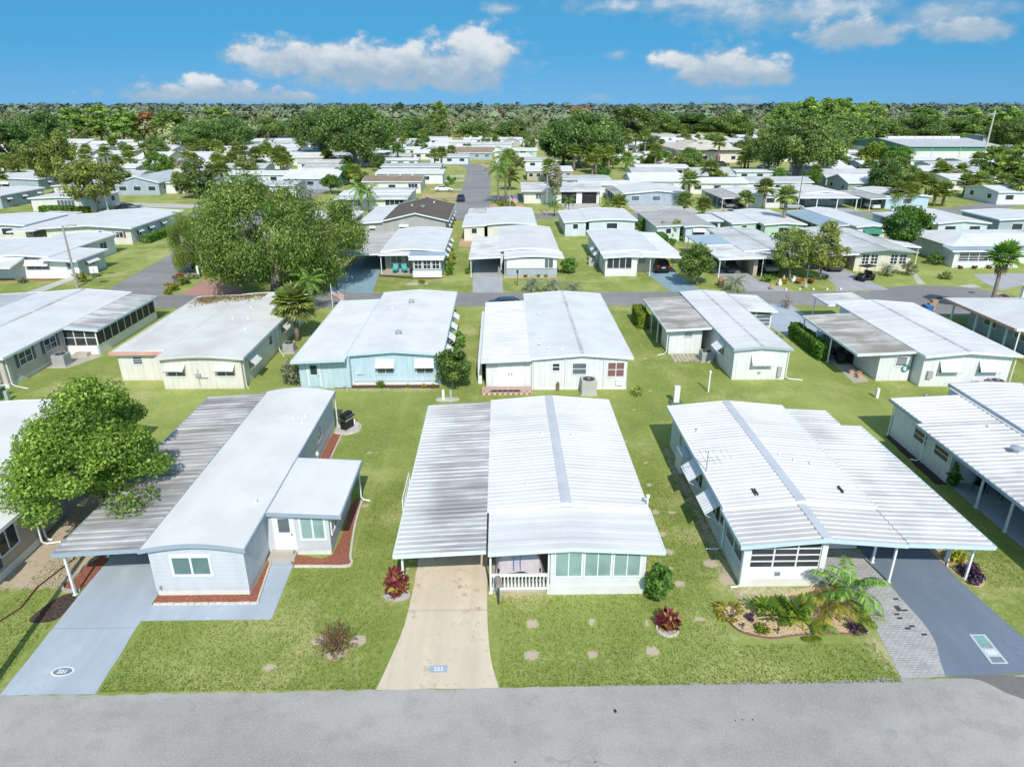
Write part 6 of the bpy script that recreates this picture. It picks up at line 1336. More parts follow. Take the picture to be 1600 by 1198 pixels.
aircon(12.2, 91.0, 'pale air conditioner west of the screened-front home', 1.0, 1.1, paint('beige_cabinet', (.50, .49, .46), .5, .08))
sheet('driveway', [(18.6, 97), (18.7, 84), (19.6, 76.6), (23.3, 76.6), (22.4, 84), (22.4, 97)], .012, D_AQUA); car('suv', 20.4, 87.8, R(95), C_BLACK, 'black estate car with red tail lights in the blue-floored carport')
tree('small', 23.4, 79.8, 1.55, 'bushy roadside tree covering the blue driveway\'s corner', variant=2, sz=1.35); palm('pygmy', 27.0, 76.9, 1.1, 1.5, 'silvery feather palm by the street beyond the narrow white home', variant=1)
shrub(23.9, 92, 1.1, 1.6, L_DK, 'green shrub between the two carports in the third row', leaf=.15, n=500); shrub(23.6, 95.4, 1.0, 1.8, L_YEL, 'bright yellow flowering bush at the corner of the stained carport', leaf=.14, n=420)
m1 = MB(); m1.lathe((0, 0, 0), [(.3, 0), (.42, .35), (.34, .38)], 10); m2 = MB(); m2.lathe((0, 0, .38), [(.3, 0), (.45, .3), (.2, .7)], 8); simple('flower_pot', 'orange flowering pot beside the bushy roadside tree', 'pot', 26.1, 79.3, [('pot', m1, WOOD), ('flowers', m2, paint('orange_bloom', (.42, .2, .1), .8, .4, 9))])
h = House('home with streaked roof and double carport behind two flowering trees', 33, 94)
h.wall(31.6, 38.2, 89, 104, 2.5, W_CREAM, 0, gable=('y', 2.75, 34.8)); h.roof(31.2, 38.5, 87.2, 104.3, [(31.2, 2.58), (34.8, 2.84), (38.5, 2.58)], R_PAN, fascia=TRIM, cap=R_LGREY); h.roof(26.9, 31.4, 91.8, 99.5, [(26.9, 2.42), (31.4, 2.56)], R_BLUE, 'rear_carport_roof', .45, .03, fascia=TRIM, sides=(1, 0)); h.roof(26.9, 38.6, 83.4, 91.9, [(26.9, 2.36), (32.5, 2.52), (38.6, 2.36)], R_PAN, 'carport_roof', .45, .03, fascia=TRIM)
[h.post(27.1, y, 2.34) for y in (83.6, 87, 91, 95, 99)]; h.post(32.5, 83.7, 2.45); h.post(38.3, 83.7, 2.34); h.wall(31.7, 32.2, 84.5, 89, 2.4, W_TAN, 0, 'divider_wall'); h.finish()
car('sedan', 29.6, 87.6, R(-90), C_NAVY, 'dark blue car nose out under the streaked double carport'); car('van', 34.4, 87.4, R(-90), C_SILVER, 'silver van with dark windscreen beside the flowering trees')
sheet('driveway', [(27.4, 91), (27.4, 83), (28.5, 76.7), (33.5, 76.7), (31.6, 82), (31.5, 91)], .012, D_LILAC)
tree('myrtle', 35.4, 82.0, 1.15, 'flowering small tree nearer the silver van', variant=0, sz=1.25); tree('myrtle', 39.2, 82.2, 1.15, 'flowering small tree nearer the golf cart', variant=1, sz=1.3)
for k, (x, y, s, mt) in enumerate(((32.4, 81.2, .8, L_DK), (34.0, 80.2, .5, L_YEL), (36.0, 80.2, .6, L_RUST), (37.6, 80.6, .6, L_MAROON), (40.4, 82.8, .4, L_DK), (33.2, 79.6, .4, L_LIME))): shrub(x, y, s, s*1.2, mt, ['dark green round shrub before the silver van', 'yellow low plant at the west end of the flower bed', 'rust-coloured low plant in the flower bed', 'red-leaved plant under the flowering trees', 'small dark shrub at the edge of the lilac driveway', 'lime tuft at the street side of the flower bed'][k], leaf=.13, n=220)
for k, (px, py) in enumerate(((1218,446),(1224,440),(1240,441),(1258,450),(1205,452))): m = MB(); m.lathe((0, 0, 0), [(.22, 0), (.3, .2), (.16, .5), (.05, .8)], 8); o = m.build('garden_ornament', (WHITE, PINK, WHITE, STONE, TAN)[k], None); o.location = (*G(px, py), 0); tag(o, ['white ornament at the middle of the flower bed', 'pinkish ornament behind the white one in the flower bed', 'white ornament near the red-leaved plant', 'stone ornament at the street end of the flower bed', 'tan ornament at the west end of the flower bed'][k], 'ornament')
for k in range(5): m = MB(); m.box(-.1, .1, -.1, .1, 0, .18); o = m.build('edge_marker', WHITE, None); o.location = (33.2+k*1.6, 77.4, 0); tag(o, 'small white marker at the grass edge before the flower bed', 'marker', 'white markers along the street edge')
h = House('cream home with two pairs of white windows and a lilac driveway', 47, 95)
h.wall(45.6, 52.8, 86.8, 104, 2.5, W_CREAM2, 0, gable=('y', 2.95, 49.2)); h.roof(45.2, 53.2, 86.0, 104.4, [(45.2, 2.58), (49.2, 3.0), (53.2, 2.58)], R_PAN, fascia=paint('sage_trim', (.30, .38, .30), .6, .1), cap=R_LGREY); h.roof(40.4, 45.3, 85.4, 100.4, [(40.4, 2.36), (45.3, 2.55)], R_GREY, 'carport_roof', .45, .03, fascia=TRIM, sides=(1, 0)); h.roof(53.2, 56.4, 91, 97.5, [(53.2, 2.5), (56.4, 2.3)], R_PAN, 'side_roof', .45, .03, fascia=TRIM)
for x in (46.9, 48.05, 50.6, 51.75): h.window('S', 86.8, x, .95, 2.15, .85, 2, G_DARK, WHITE, rows=3)
h.post(40.6, 85.7, 2.34); h.post(40.6, 90, 2.34); h.post(56.2, 91.2, 2.3); h.post(56.2, 97.2, 2.3); h.wall(40.7, 45.3, 95.5, 100, 2.34, W_GREY, 0, 'storage_wall'); h.finish()
sheet('driveway', [(41.0, 95), (41.0, 85.5), (39.8, 79), (38.6, 76.5), (45.2, 77.2), (44.9, 85.5), (44.9, 95)], .012, D_LILAC)
car('suv', 43.0, 88.2, R(90), C_DGREY, 'dark grey estate car parked in the cream home\'s carport'); golf_cart(44.6, 81.8, R(205), 'black golf cart standing on the lilac driveway')
palm('pygmy', 48.6, 84.3, 1.0, 1.0, 'feathery palm in the bed before the cream home', variant=0); shrub(51.6, 84.6, 1.3, 1.7, L_GREY, 'grey-green shrub at the front corner of the cream home', leaf=.14, n=700); shrub(48.8, 84.0, .9, .9, L_OLIVE, 'low olive shrub under the feathery palm of the cream home', leaf=.12, n=350); shrub(55.0, 82.3, 1.0, 1.0, L_OLIVE, 'rounded olive bush on the lawn beside the narrow footpath', leaf=.12, n=420)
sheet('path', [G(1424, 428), G(1432, 428), G(1446, 444), G(1434, 444)], .012, D_PALE)
tree('dark', 57.4, 96.5, .95, 'dark pink-flowering tree on the lawn east of the cream home', variant=1)
h = House('white home with hipped white roof and louvred front porch', 66, 94)
h.wall(60.8, 76, 91, 101, 2.5, W_WHITE, 0); h.wall(59.6, 68.5, 88.6, 91, 2.3, W_WHITE, 0, 'porch_wall'); h.part('roof', R_WHITE).hexa([(59.8, 89.8, 2.55), (77, 89.8, 2.55), (77, 102, 2.55), (59.8, 102, 2.55), (64, 94.5, 3.5), (73, 94.5, 3.5), (73, 97.5, 3.5), (64, 97.5, 3.5)]); h.roof(59.0, 69, 88.2, 90.6, [(88.2, 2.3), (90.6, 2.6)], R_BLUE, 'porch_roof', None, 0, .08, 'x', TRIM)
h.screen('S', 88.57, 60.2, 68.2, .9, 2.15, 6, 4, WHITE, G_DARK); h.finish()
shrub(58.6, 90.6, 1.2, 2.0, L_DK, 'dark green bushy shrub at the west end of the louvred porch', leaf=.15, n=700)
for k, x in enumerate((60.4, 62.2, 64.2)): shrub(x, 88.0, .35, .5, L_MAROON, ('first', 'second', 'third')[k]+' red plant from the corner below the louvred porch', leaf=.12, n=100)
sheet('driveway', [(58.5, 80.2), (60, 84.8), (75, 86), (75, 81), (62, 79), (58, 76.5)], .011, D_GREY); sheet('path', [G(1495,447), G(1520,444), G(1535,449), G(1515,450)], .013, D_PALE)
# ================================================================ oak, palms and flag at the side street
tree('droop', -26.0, 77.6, .97, 'huge drooping oak spreading over the street corner', rz=1.1)
tree('droop', -38.4, 87.5, .36, 'paler willowy tree at the west edge of the huge oak', variant=1, sz=.56)
palm('queen', -19.6, 68.6, 3.4, .8, 'yellowing palm under the edge of the huge oak', variant=1); palm('queen', -41.5, 92, 6.0, .9, 'feather palm top rising beside the huge oak\'s west edge', variant=0)
def flag(x, y, hh, label, w=1.5, tilt=0.0, rz=0.0):
    o = empty('flag_pole', (x, y, 0), rz, label, 'flag'); m = MB(); m.tube([(0, 0, 0), (tilt*.2, 0, hh)], .035, 6); m.lathe((tilt*.2, 0, hh), [(.03, 0), (.06, .05), (.03, .1)], 8); m.build('pole', TRIM, o)
    H_ = w*.55; st = []
    for i in range(13):
        z0 = hh-.1-H_*(i+1)/13; z1 = hh-.1-H_*i/13; n = 8
        mm = st
        for k in range(n):
            xa, xb = w*k/n, w*(k+1)/n
            if i < 7 and xa < w*.4-.01: continue
            f = lambda t: (tilt*.2+t*.8, .12*math.sin(4*t), -.55*t)
            a, b = f(xa), f(xb); st.append((i % 2, [(a[0], a[1], z0+a[2]), (b[0], b[1], z0+b[2]), (b[0], b[1], z1+b[2]), (a[0], a[1], z1+a[2])]))
    cloth = MB(); wh = MB(); ca = MB()
    for odd, q in st: (wh if odd else cloth).add(q, [(0, 1, 2, 3)])
    n = 4; f = lambda t: (tilt*.2+t*.8, .12*math.sin(4*t), -.55*t)
    for k in range(n):
        xa, xb = w*.4*k/n, w*.4*(k+1)/n; a, b = f(xa), f(xb); z0 = hh-.1-H_*7/13; z1 = hh-.1; ca.add([(a[0], a[1], z0+a[2]), (b[0], b[1], z0+b[2]), (b[0], b[1], z1+b[2]), (a[0], a[1], z1+a[2])], [(0, 1, 2, 3)])
    c = cloth.build('flag_cloth', paint('flag_red', (.42, .06, .08), .8, .1), o); wh.build('white_stripe', paint('flag_white', (.7, .68, .68), .8, .05), c); k = ca.build('blue_canton', paint('flag_blue', (.04, .06, .20), .8, .1), c)
    sm = MB(); [sm.add([(p[0]+dx, p[1]-.012, p[2]+dz) for dx, dz in ((-.02, 0), (0, -.02), (.02, 0), (0, .02))], [(0, 1, 2, 3)]) for i in range(5) for j in range(4) for p in [(f(w*.4*(i+.5)/5)[0], f(w*.4*(i+.5)/5)[1], hh-.1-H_*7/13*(j+.5)/4+f(w*.4*(i+.5)/5)[2])]]; sm.build('star', paint('flag_white', (.7, .68, .68), .8, .05), c)
    return o
flag(-17.9, 70.4, 2.5, 'stars and stripes flag drooping from a pole under the huge oak', 1.6)
# red drive with pickup
sheet('driveway', [G(345,434), G(352,434), G(385,458), G(325,462), G(283,461), G(300,450), G(322,436)], .014, D_RED); m = MB()
h = House('white shed-like home half hidden behind the huge oak', -29, 92)
h.wall(-34.5, -22.5, 90, 104, 2.5, W_WHITE, 0); h.roof(-35, -22, 89.5, 104.5, gable(-35, -22, 2.6, 2.95, 2), R_WHITE, fascia=TRIM); h.window('S', 90, -30.5, 1, 2, 1.5, 2, G_GREY); h.finish()
car('pickup', -35.1, 89.0, R(97), C_WHITE, 'white pickup truck on the faded red driveway', 'pickup truck'); car('suv', -38.0, 93.8, R(95), C_RED, 'red car behind the white pickup, under the oak branches'); golf_cart(-40.0, 90.2, R(90), 'dark golf cart at the roadside west of the oak')
for k, (px, py, s, mt) in enumerate(((285, 445, 1.1, L_OLIVE), (268, 455, 1.0, L_YEL), (300, 436, .9, L_GREY), (278, 436, .9, L_RUST), (318, 425, 1.0, L_LIME), (262, 460, .7, L_LIME), (365, 440, 1.0, L_GREY), (372, 430, 1.4, L_GREY))):
    shrub(*G(px, py), s, s*.9, mt, ['olive bush in the wild bed beside the red driveway', 'yellow-green bush at the tip of the roadside bed', 'grey-green bush at the back of the roadside bed', 'rusty plant in the roadside bed', 'lime bush beside the white pickup', 'low lime tuft at the street corner of the bed', 'pale bush east of the red driveway', 'pale tall bush behind the red driveway'][k], leaf=.13, n=320)
m = MB(); m.box(-.12, .12, -.12, .12, 0, 1.5); o = m.build('drive_post', WHITE, None); o.location = (*G(311, 434), 0); tag(o, 'white post at the top of the red driveway', 'post')
# ================================================================ fourth line of homes (backs), then the third street
def plain(label, x0, x1, y0, y1, ze=2.5, zr=2.85, roof=None, wall=None, axis='y', south=2, side=None, fascia=None, far=True, gab=True, group=None, wing=None, awn=False, skirt=None, name='mobile_home', cat='house', glassm=None, nside=3, ov=.35, arch=False):
    """home with windows on its south face and on the side that faces the camera"""
    roof = roof or R_WHITE; wall = wall or W_WHITE; fascia = fascia or TRIM
    h = House(label, (x0+x1)/2, (y0+y1)/2, name, cat, group); mx, my = (x0+x1)/2, (y0+y1)/2
    h.wall(x0+ov, x1-ov, y0+ov, y1-ov, ze-.04, wall, 0, skirt=skirt, gable=((axis, zr-.1, mx if axis == 'y' else my) if gab and zr > ze+.05 else None))
    k = 6 if arch else 2
    pr = lambda a, b: [(a+(b-a)*i/k, ze+(zr-ze)*(math.sin(math.pi*i/k))) for i in range(k+1)]
    if axis == 'y': h.roof(x0, x1, y0, y1, pr(x0, x1), roof, fascia=fascia, fh=.18)
    else: h.roof(x0, x1, y0, y1, pr(y0, y1), roof, axis='x', fascia=fascia, fh=.18)
    gm = glassm or G_DARK
    for i in range(south):
        c = x0+ov+(x1-x0-2*ov)*(i+.5)/south; ww = min(1.7, (x1-x0)/south*.5); h.window('S', y0+ov, c, 1.05, 2.0, ww, 2, gm, TRIM, far=far)
        if awn: h.awning('S', y0+ov, c, 2.2, ww+.3, .5, .6, awn if not isinstance(awn, bool) else WHITE, 1)
    sd = side or ('E' if mx < -8 else 'W' if mx > 8 else None)
    if sd:
        at = x1-ov if sd == 'E' else x0+ov
        for i in range(nside):
            c = y0+(y1-y0)*(i+.5)/nside; h.window(sd, at, c, 1.05, 2.0, 1.3, 2, gm, TRIM, far=far)
            if awn: h.awning(sd, at, c, 2.2, 1.6, .5, .6, awn if not isinstance(awn, bool) else WHITE, 1)
    if wing:   # (x0, x1, y0, y1, roof, open?) lower wing / carport
        a, b, c, d, rf, op = wing; inner = b if b <= x0+.6 else a
        z = (2.32, 2.5) if inner == b else (2.5, 2.32)
        h.roof(a, b, c, d, [(a, z[0]), (b, z[1])], rf, 'carport_roof' if op else 'wing_roof', None, 0, fascia=fascia)
        if op:
            ox = a+.15 if inner == b else b-.15
            for y in np.arange(c+.2, d-.1, 3.6): h.post(ox, y, 2.3)
            h.post((a+b)/2, c+.2, 2.38) if b-a > 6 else None
            h.wall(a+.2, b-.2, d-3, d-.3, 2.3, wall, 0, 'storage_wall')
        else:
            h.wall(a+.25, b-.25, c+.25, d-.25, 2.3, wall, 0, 'wing_wall'); h.window('S', c+.25, (a+b)/2, 1.2, 1.95, .8, 1, gm, TRIM, far=far)
    return h
h = House('grey home with brown shingled gable roof beside the central street', -14, 121)
h.wall(-18.6, -8.9, 111.3, 130.6, 2.8, W_GREY, 0, gable=('y', 3.9, -13.7)); h.roof(-19, -8.4, 110.9, 131, [(-19, 2.85), (-13.7, 4.05), (-8.4, 2.85)], R_BROWN, fascia=TRIM, cap=R_BROWN); h.wall(-22.6, -18.6, 111, 130, 2.5, W_GREY, 0, 'wing_wall'); h.roof(-22.9, -18.9, 110.6, 130.4, [(-22.9, 2.5), (-18.9, 2.78)], R_WHITE, 'wing_roof', fascia=TRIM, sides=(1, 0))
h.window('S', 111.3, -15.6, 1.3, 2.0, 1.3, 2, G_GREY, WHITE); h.awning('S', 111.3, -15.6, 2.2, 1.5, .3, .5, WHITE, 1); h.window('S', 111, -20.6, 1.3, 1.9, .8, 1, G_GREY, TRIM); h.awning('S', 111, -20.6, 2.0, 1.0, .3, .4, WHITE, 1)
for y in (113, 116.5, 120, 124, 128): h.window('E', -8.9, y, 1, 2.1, 1.2, 2, G_DARK); h.awning('E', -8.9, y, 2.3, 1.5, .6, .7, WHITE, 5)
h.vent(-13.2, 118, 3.95, .2, .4, True); h.vent(-15.5, 122, 3.7, .08, .3); h.vent(-12, 126, 3.7, .08, .3); h.finish()
plain('cream home with white roof directly behind the shuttered-front home', -2.5, 5.6, 109, 127, 2.55, 2.82, R_WHITE, W_CREAM, south=1, wing=(-6.1, -2.4, 108.6, 121, R_WHITE, False), arch=True).finish()
hh = House('open grey pan-roofed carport at the head of the central street', -4, 125, 'carport', 'carport'); hh.roof(-5.8, -2.5, 121.2, 128.5, [(-5.8, 2.3), (-2.5, 2.5)], R_MOULD, rib=.45, fascia=TRIM); [hh.post(x, y, 2.3) for x in (-5.6, -2.7) for y in (121.5, 128.2)]; hh.finish()
plain('pale blue home with flat white wing behind the screened-front home', 14.1, 22.3, 113.0, 126, 2.55, 2.75, R_WHITE, W_PBLUE, south=1, wing=(10.2, 14.1, 112.6, 125.4, R_WHITE, False), arch=True).finish()
plain('white-walled home with worn grey roof behind clumps of young trees', 28.4, 33.2, 106.6, 125.5, 2.55, 2.72, R_GREY, W_PBLUE, south=1, awn=True, wing=(24.3, 28.4, 108, 124.6, R_GREY, False)).finish()
plain('little flat white annex east of the worn grey roof', 33.4, 36.4, 113, 120, 2.4, 2.45, R_WHITE, W_PBLUE, south=1, side='E', nside=1, gab=False).finish()
plain('pale green home with white roof under a tall palm', 41.4, 48.2, 108.3, 124.2, 2.55, 2.8, R_WHITE, W_GREEN, south=1, wing=(37.1, 41.4, 110.8, 122.4, R_WHITE, False)).finish()
h = plain('white home with a dark green awning on its back wall', 54.9, 60.1, 105.9, 126.2, 2.55, 2.78, R_WHITE, W_WHITE, south=0, side='E', wing=(50.4, 54.9, 108, 124, R_BLUE, True)); h.window('S', 106.25, 57.6, 1.1, 2.0, 2.2, 2, G_GREY); h.awning('S', 106.25, 57.6, 2.25, 2.8, .75, .8, GREEN, 6); h.finish()
plain('low white side wing between the cream home and its green-awninged neighbour', 60.3, 64.8, 101.6, 106.5, 2.3, 2.4, R_WHITE, W_CREAM, south=1, gab=False, nside=1).finish()
plain('pale blue home with screened carport wing and small paired windows', 69.6, 78.2, 109.2, 124.2, 2.55, 2.95, R_WHITE, W_PBLUE, south=2, wing=(65.4, 69.6, 109.6, 122, R_PAN, True)).finish()
plain('plain white home with blue-grey side at the far end of the row', 81.0, 94, 111.5, 122, 2.7, 3.0, R_WHITE, W_BGREY, south=2, nside=1).finish()
car('pickup', 63.4, 118, R(80), C_TEALC, 'teal blue pickup parked beside the screened carport', 'pickup truck'); car('sedan', 67.4, 117, R(90), C_NAVY, 'dark car under the screened carport wing')
hedge(24.0, 25.2, 103.5, 107, 1.6, L_DK, 'dark hedge clump west of the worn grey roofed home'); 
for k, (px, py, s, hgt, mt) in enumerate(((1030,372,1.5,2.6,L_LIME),(1058,375,1.8,3.2,L_LIME),(1003,360,1.0,2.0,L_DK),(1048,388,1.0,1.6,L_DK),(1000,348,.7,2.2,L_DK))): shrub(*G(px, py), s, hgt, mt, ['lime leafy young tree before the worn grey roof', 'taller lime leafy tree at the corner of the pale-walled back', 'dark shrub beside the pale blue home', 'dark low shrub beneath the lime leafy trees', 'dark potted shrub by the flat wing'][k], leaf=.2, n=520)
sheet('patio', [(-6.5, 104), (-4.5, 104), (-4.5, 118), (-6.5, 118)], .012, D_SAND)
# ---- north of the third street
h = House('tan home with wide white roof and deep garage mouth', 13, 160); h.wall(5, 21.5, 152.8, 168, 2.7, W_CREAM, 0, gable=('x', 3.6, 160)); h.roof(4.4, 22.2, 152, 168.6, [(152, 2.75), (160, 3.75), (168.6, 2.75)], R_PAN, axis='x', fascia=TRIM); m = MB(); m.box(13.2, 20.8, 152.65, 152.82, .05, 2.3); h.sub(m, 'garage_opening', DARKIN); m = MB(); m.box(16.4, 17.6, 152.55, 152.66, .05, 2.3); h.sub(m, 'garage_pier', WHITE); h.window('S', 152.8, 8.2, 1, 2.1, 1.2, 2, G_GREY, WHITE); h.post(21.6, 151.9, 2.7); h.finish()
plain('grey porch-fronted home with four posts facing the third street', 26.0, 40.2, 148.6, 165, 2.6, 3.2, R_PANL, W_BGREY, south=3, wing=(24.2, 26.0, 149, 163, R_DARK, True), glassm=G_GREY).finish()
plain('white home with a grey carport sheltering a jeep', 49.6, 58.6, 145, 160, 2.6, 2.9, R_WHITE, W_WHITE, south=2, wing=(45.2, 49.6, 142.6, 159, R_GREY, True)).finish()
h = plain('pale blue home behind a broad white-posted carport', 64.6, 73.5, 148.5, 163, 2.6, 3.0, R_PANL, W_PBLUE, south=2, wing=(60.4, 64.6, 143, 160, R_PAN, True)); h.roof(60.6, 73.4, 142.4, 148.4, [(142.4, 2.4), (148.4, 2.62)], R_PANL, 'porch_roof', axis='x', fascia=TRIM); [h.post(x, 142.7, 2.4, .16, WHITE) for x in (61, 64.8, 69, 73)]; h.finish()
h = plain('blue-walled home with grey carport and parked white car', 79, 88.6, 143, 158, 2.6, 2.95, R_WHITE, W_BLUE, south=1, wing=(74.8, 79, 140.8, 155, R_GREY, True), glassm=G_GREY); h.finish()
car('suv', 48.6, 141.2, R(80), C_BLACK, 'black jeep-like car in front of the grey carport', 'car'); car('pickup', 47.6, 146.8, R(90), C_SILVER, 'grey pickup inside the carport behind the black car', 'pickup truck'); car('sedan', 76.9, 144, R(90), C_WHITE, 'white car under the grey carport beside blue walls')
h = House('white-roofed home with louvred windows and grey trim beside the central street', -26, 152); h.wall(-33, -19.5, 142.6, 152, 2.5, W_CREAM, 0); h.roof(-33.6, -18.9, 142, 147, [(142, 2.4), (147, 2.65)], R_LGREY, axis='x', fascia=MINT); h.roof(-33.6, -18.8, 147.1, 151.5, [(147.1, 2.75), (151.5, 2.95)], R_WHITE, 'upper_roof', axis='x', fascia=TRIM); h.roof(-32.6, -18.6, 151.6, 160, [(151.6, 3.0), (156, 3.1), (160, 2.6)], R_LGREY, 'rear_roof', axis='x', fascia=TRIM); h.wall(-33, -19.2, 152, 159.5, 2.6, W_WHITE, 0, 'rear_wall'); h.screen('S', 142.55, -32.5, -28.2, .9, 2.2, 5, 1, WHITE, G_GREY); h.screen('S', 142.55, -23.5, -19.7, .8, 2.2, 4, 1, WHITE, G_DARK)
for y in (144, 149, 155): h.window('E', -19.5, y, 1, 2, 1.4, 2, G_GREY)
h.finish()
h = plain('long cream home with brown shingle roof and roof vents', -33.8, -19.2, 172, 184, 2.75, 3.6, R_TAN, W_CREAM, 'x', south=1, side='E', nside=1); h.window('S', 172.35, -21.4, 1.0, 2.2, 2.2, 3, G_DARK); [h.vent(x, 177, 3.7, .15, .35) for x in (-31, -28, -25, -22)]; h.finish()
plain('long white home with stepped roof edge behind the brown-roofed cream home', -34, -15.5, 193, 205, 2.8, 3.3, R_WHITE, W_WHITE, 'x', south=2, side='E', nside=1).finish()
plain('low pale grey roofed home nearest the bend of the central street', -36, -18, 214, 228, 2.8, 3.2, R_LGREY, W_WHITE, 'x', south=2, side='E', nside=1).finish()
plain('flat white outbuilding seen past the huge oak', -33.5, -24.2, 114.5, 124, 2.5, 2.6, R_WHITE, W_WHITE, south=1, side='E', nside=1, gab=False).finish()
sheet('driveway', [(-18.8, 163), (-10, 163), (-10, 171), (-18.8, 170)], .012, D_SAND); sheet('path', [(-18, 178), (-10, 178), (-10, 181), (-18, 181)], .012, D_PALE); sheet('path', [(-18, 199), (-10, 200), (-10, 203), (-18, 202)], .012, D_PALE); sheet('path', [(-18, 212), (-11, 213), (-11, 217), (-18, 216)], .012, D_PALE)
sheet('mulch_bed', smooth_poly([(-2.2, 136), (4, 137), (5, 150), (1, 152), (-2.2, 151)], 4), .012, D_SAND); sheet('mulch_bed', smooth_poly([(-10, 250), (-2, 243), (4, 249), (2, 258), (-8, 260)], 4), .014, D_SAND); sheet('driveway', [(-2, 155), (8, 160), (8, 170), (-2, 168)], .013, M_ROAD2)
sheet('mulch_bed', [(6, 138.3), (20, 138.3), (20, 141), (6, 141)], .012, D_SAND, .2); sheet('driveway', [(13, 138), (21, 138), (21, 152.7), (13, 152.7)], .013, D_PALE); sheet('driveway', [(27, 138), (40, 138), (40, 148.8), (27, 148.8)], .012, D_PALE); sheet('driveway', [(45.5, 138), (49.4, 138), (49.4, 157), (45.5, 157)], .012, D_PALE); sheet('path', [(39, 136.5), (42, 136.5), (46, 143), (43.5, 143)], .012, D_PALE); sheet('driveway', [(61, 138), (73, 138), (73, 148), (61, 148)], .012, D_GREY)
car('sedan', -9.0, 157.4, R(-88), C_NAVY, 'dark car parked at the kerb of the central street'); car('sedan', -14.2, 175.5, R(2), C_WHITE, 'white car in the drive beside the brown-roofed cream home'); flag(1.8, 139.5, 3.6, 'stars and stripes flag by the third street junction', 1.8)
car('sedan', .9, 69.0, R(0), C_NAVY, 'dark car on the street, mostly hidden behind the white roof')
palm('queen', -.6, 150.6, 7.4, 1.35, 'feather palm nearer the central street, shorter of the tall pair'); palm('queen', 1.0, 153.2, 9.6, 1.35, 'taller feather palm of the pair beside the central street', variant=1); palm('queen', -27.5, 138.6, 4.6, 1.2, 'feather palm in front of the louvred white-roofed home'); palm('queen', -26.4, 139.8, 4.0, 1.1, 'second feather palm close beside the louvred home', variant=1)
shrub(1.2, 145, 2.4, 1.6, L_LIME, 'wide lime bush at the foot of the tall feather palms', leaf=.25, n=420); shrub(-13.0, 176.8, 1.6, 2.2, L_DK, 'round green bush before the white car', leaf=.25, n=380); shrub(-13.5, 193, 1.6, 2.6, L_DK, 'square dark bush at the end of the long white home', leaf=.25, n=380); shrub(-12.2, 148.6, 1.0, 1.6, L_DK, 'small dark bush by the kerb before the dark car', leaf=.2, n=240)
tree('tall', 11.0, 147.2, .78, 'narrow dark tree before the tan home'); 
for px, py, h_, s, k, lab in ((866,338,2.4,1.0,0,'small yellowish palm at the west end of the garden row'),(888,335,2.6,1.1,1,'small yellowish palm beside the garage mouth'),(966,340,2.8,1.25,0,'full fan palm west of the porch-fronted home'),(948,335,2.0,1.0,1,'shorter fan palm left of the full one by the porch-fronted home'),(1074,325,5.6,1.5,0,'tallest fan palm of the clump before the grey carport'),(1068,338,3.0,1.3,1,'leaning low fan palm of the clump before the grey carport'),(1098,340,2.4,1.2,0,'east fan palm of the clump before the grey carport'),(1162,333,2.8,1.3,1,'fan palm between the black car and the white home'),(1192,328,4.4,1.5,0,'straight fan palm in front of the white home by the jeep'),(1221,366,6.2,1.35,1,'slim palm rising above the pale green home')):
    palm('sabal' if s > 1.15 else 'queen', *G(px, py), h_, s*1.3 if s > 1.15 else .7, lab, variant=k)
shrub(*G(1096, 345), 1.6, 1.4, L_DK, 'dark ground shrubs under the east palm of the clump', leaf=.25, n=300)
# ---- utility poles with name
def pole(px, py, hh, label, arm=1, mat=None, r=.13, name='utility_pole', cat='utility pole', lamp=False):
    x, y = G(px, py); o = empty(name, (x, y, 0), 0, label, cat); m = MB(); m.tube([(0, 0, 0), (0, 0, hh)], [r*1.2, r*.7], 8); m.build('pole', mat or POLE, o)
    if arm: m = MB(); m.box(-1.1, 1.1, -.06, .06, hh-.6, hh-.48); m.build('crossarm', mat or POLE, o); m = MB(); [m.lathe((a, 0, hh-.48), [(.05, 0), (.06, .15), (.02, .2)], 6) for a in (-1, -.5, .5, 1)]; m.build('insulator', GREYBOX, o)
    if lamp: m = MB(); m.tube([(0, 0, hh-.2), (.9, 0, hh)], .04, 5); m.box(.6, 1.5, -.15, .15, hh-.05, hh+.08); m.build('lamp_head', GREYBOX, o)
    return o
pole(121, 449, 7.2, 'weathered grey pole at the street corner before the awninged white home', 0, lamp=True); pole(170, 334, 7.0, 'pale slanting pole at the west end of the third street', 0, CPOLE); pole(854, 337, 7.6, 'bare grey pole at the third street east of the central street', 0, lamp=True); pole(1246, 327, 6.5, 'dark lamp pole before the white-posted carport', 0, DARKTRIM, .08, 'lamp_post', 'lamp post', True)
m1 = MB(); m1.tube([(0, 0, 0), (0, 0, 2.0)], .04, 6); m2 = MB(); m2.box(-.45, .45, -.02, .02, 1.5, 2.3); simple('street_sign', 'white notice sign beside yellow shrubs at the street corner', 'sign', *G(152, 446), [('post', m1, STEEL), ('panel', m2, WHITE)], .3)
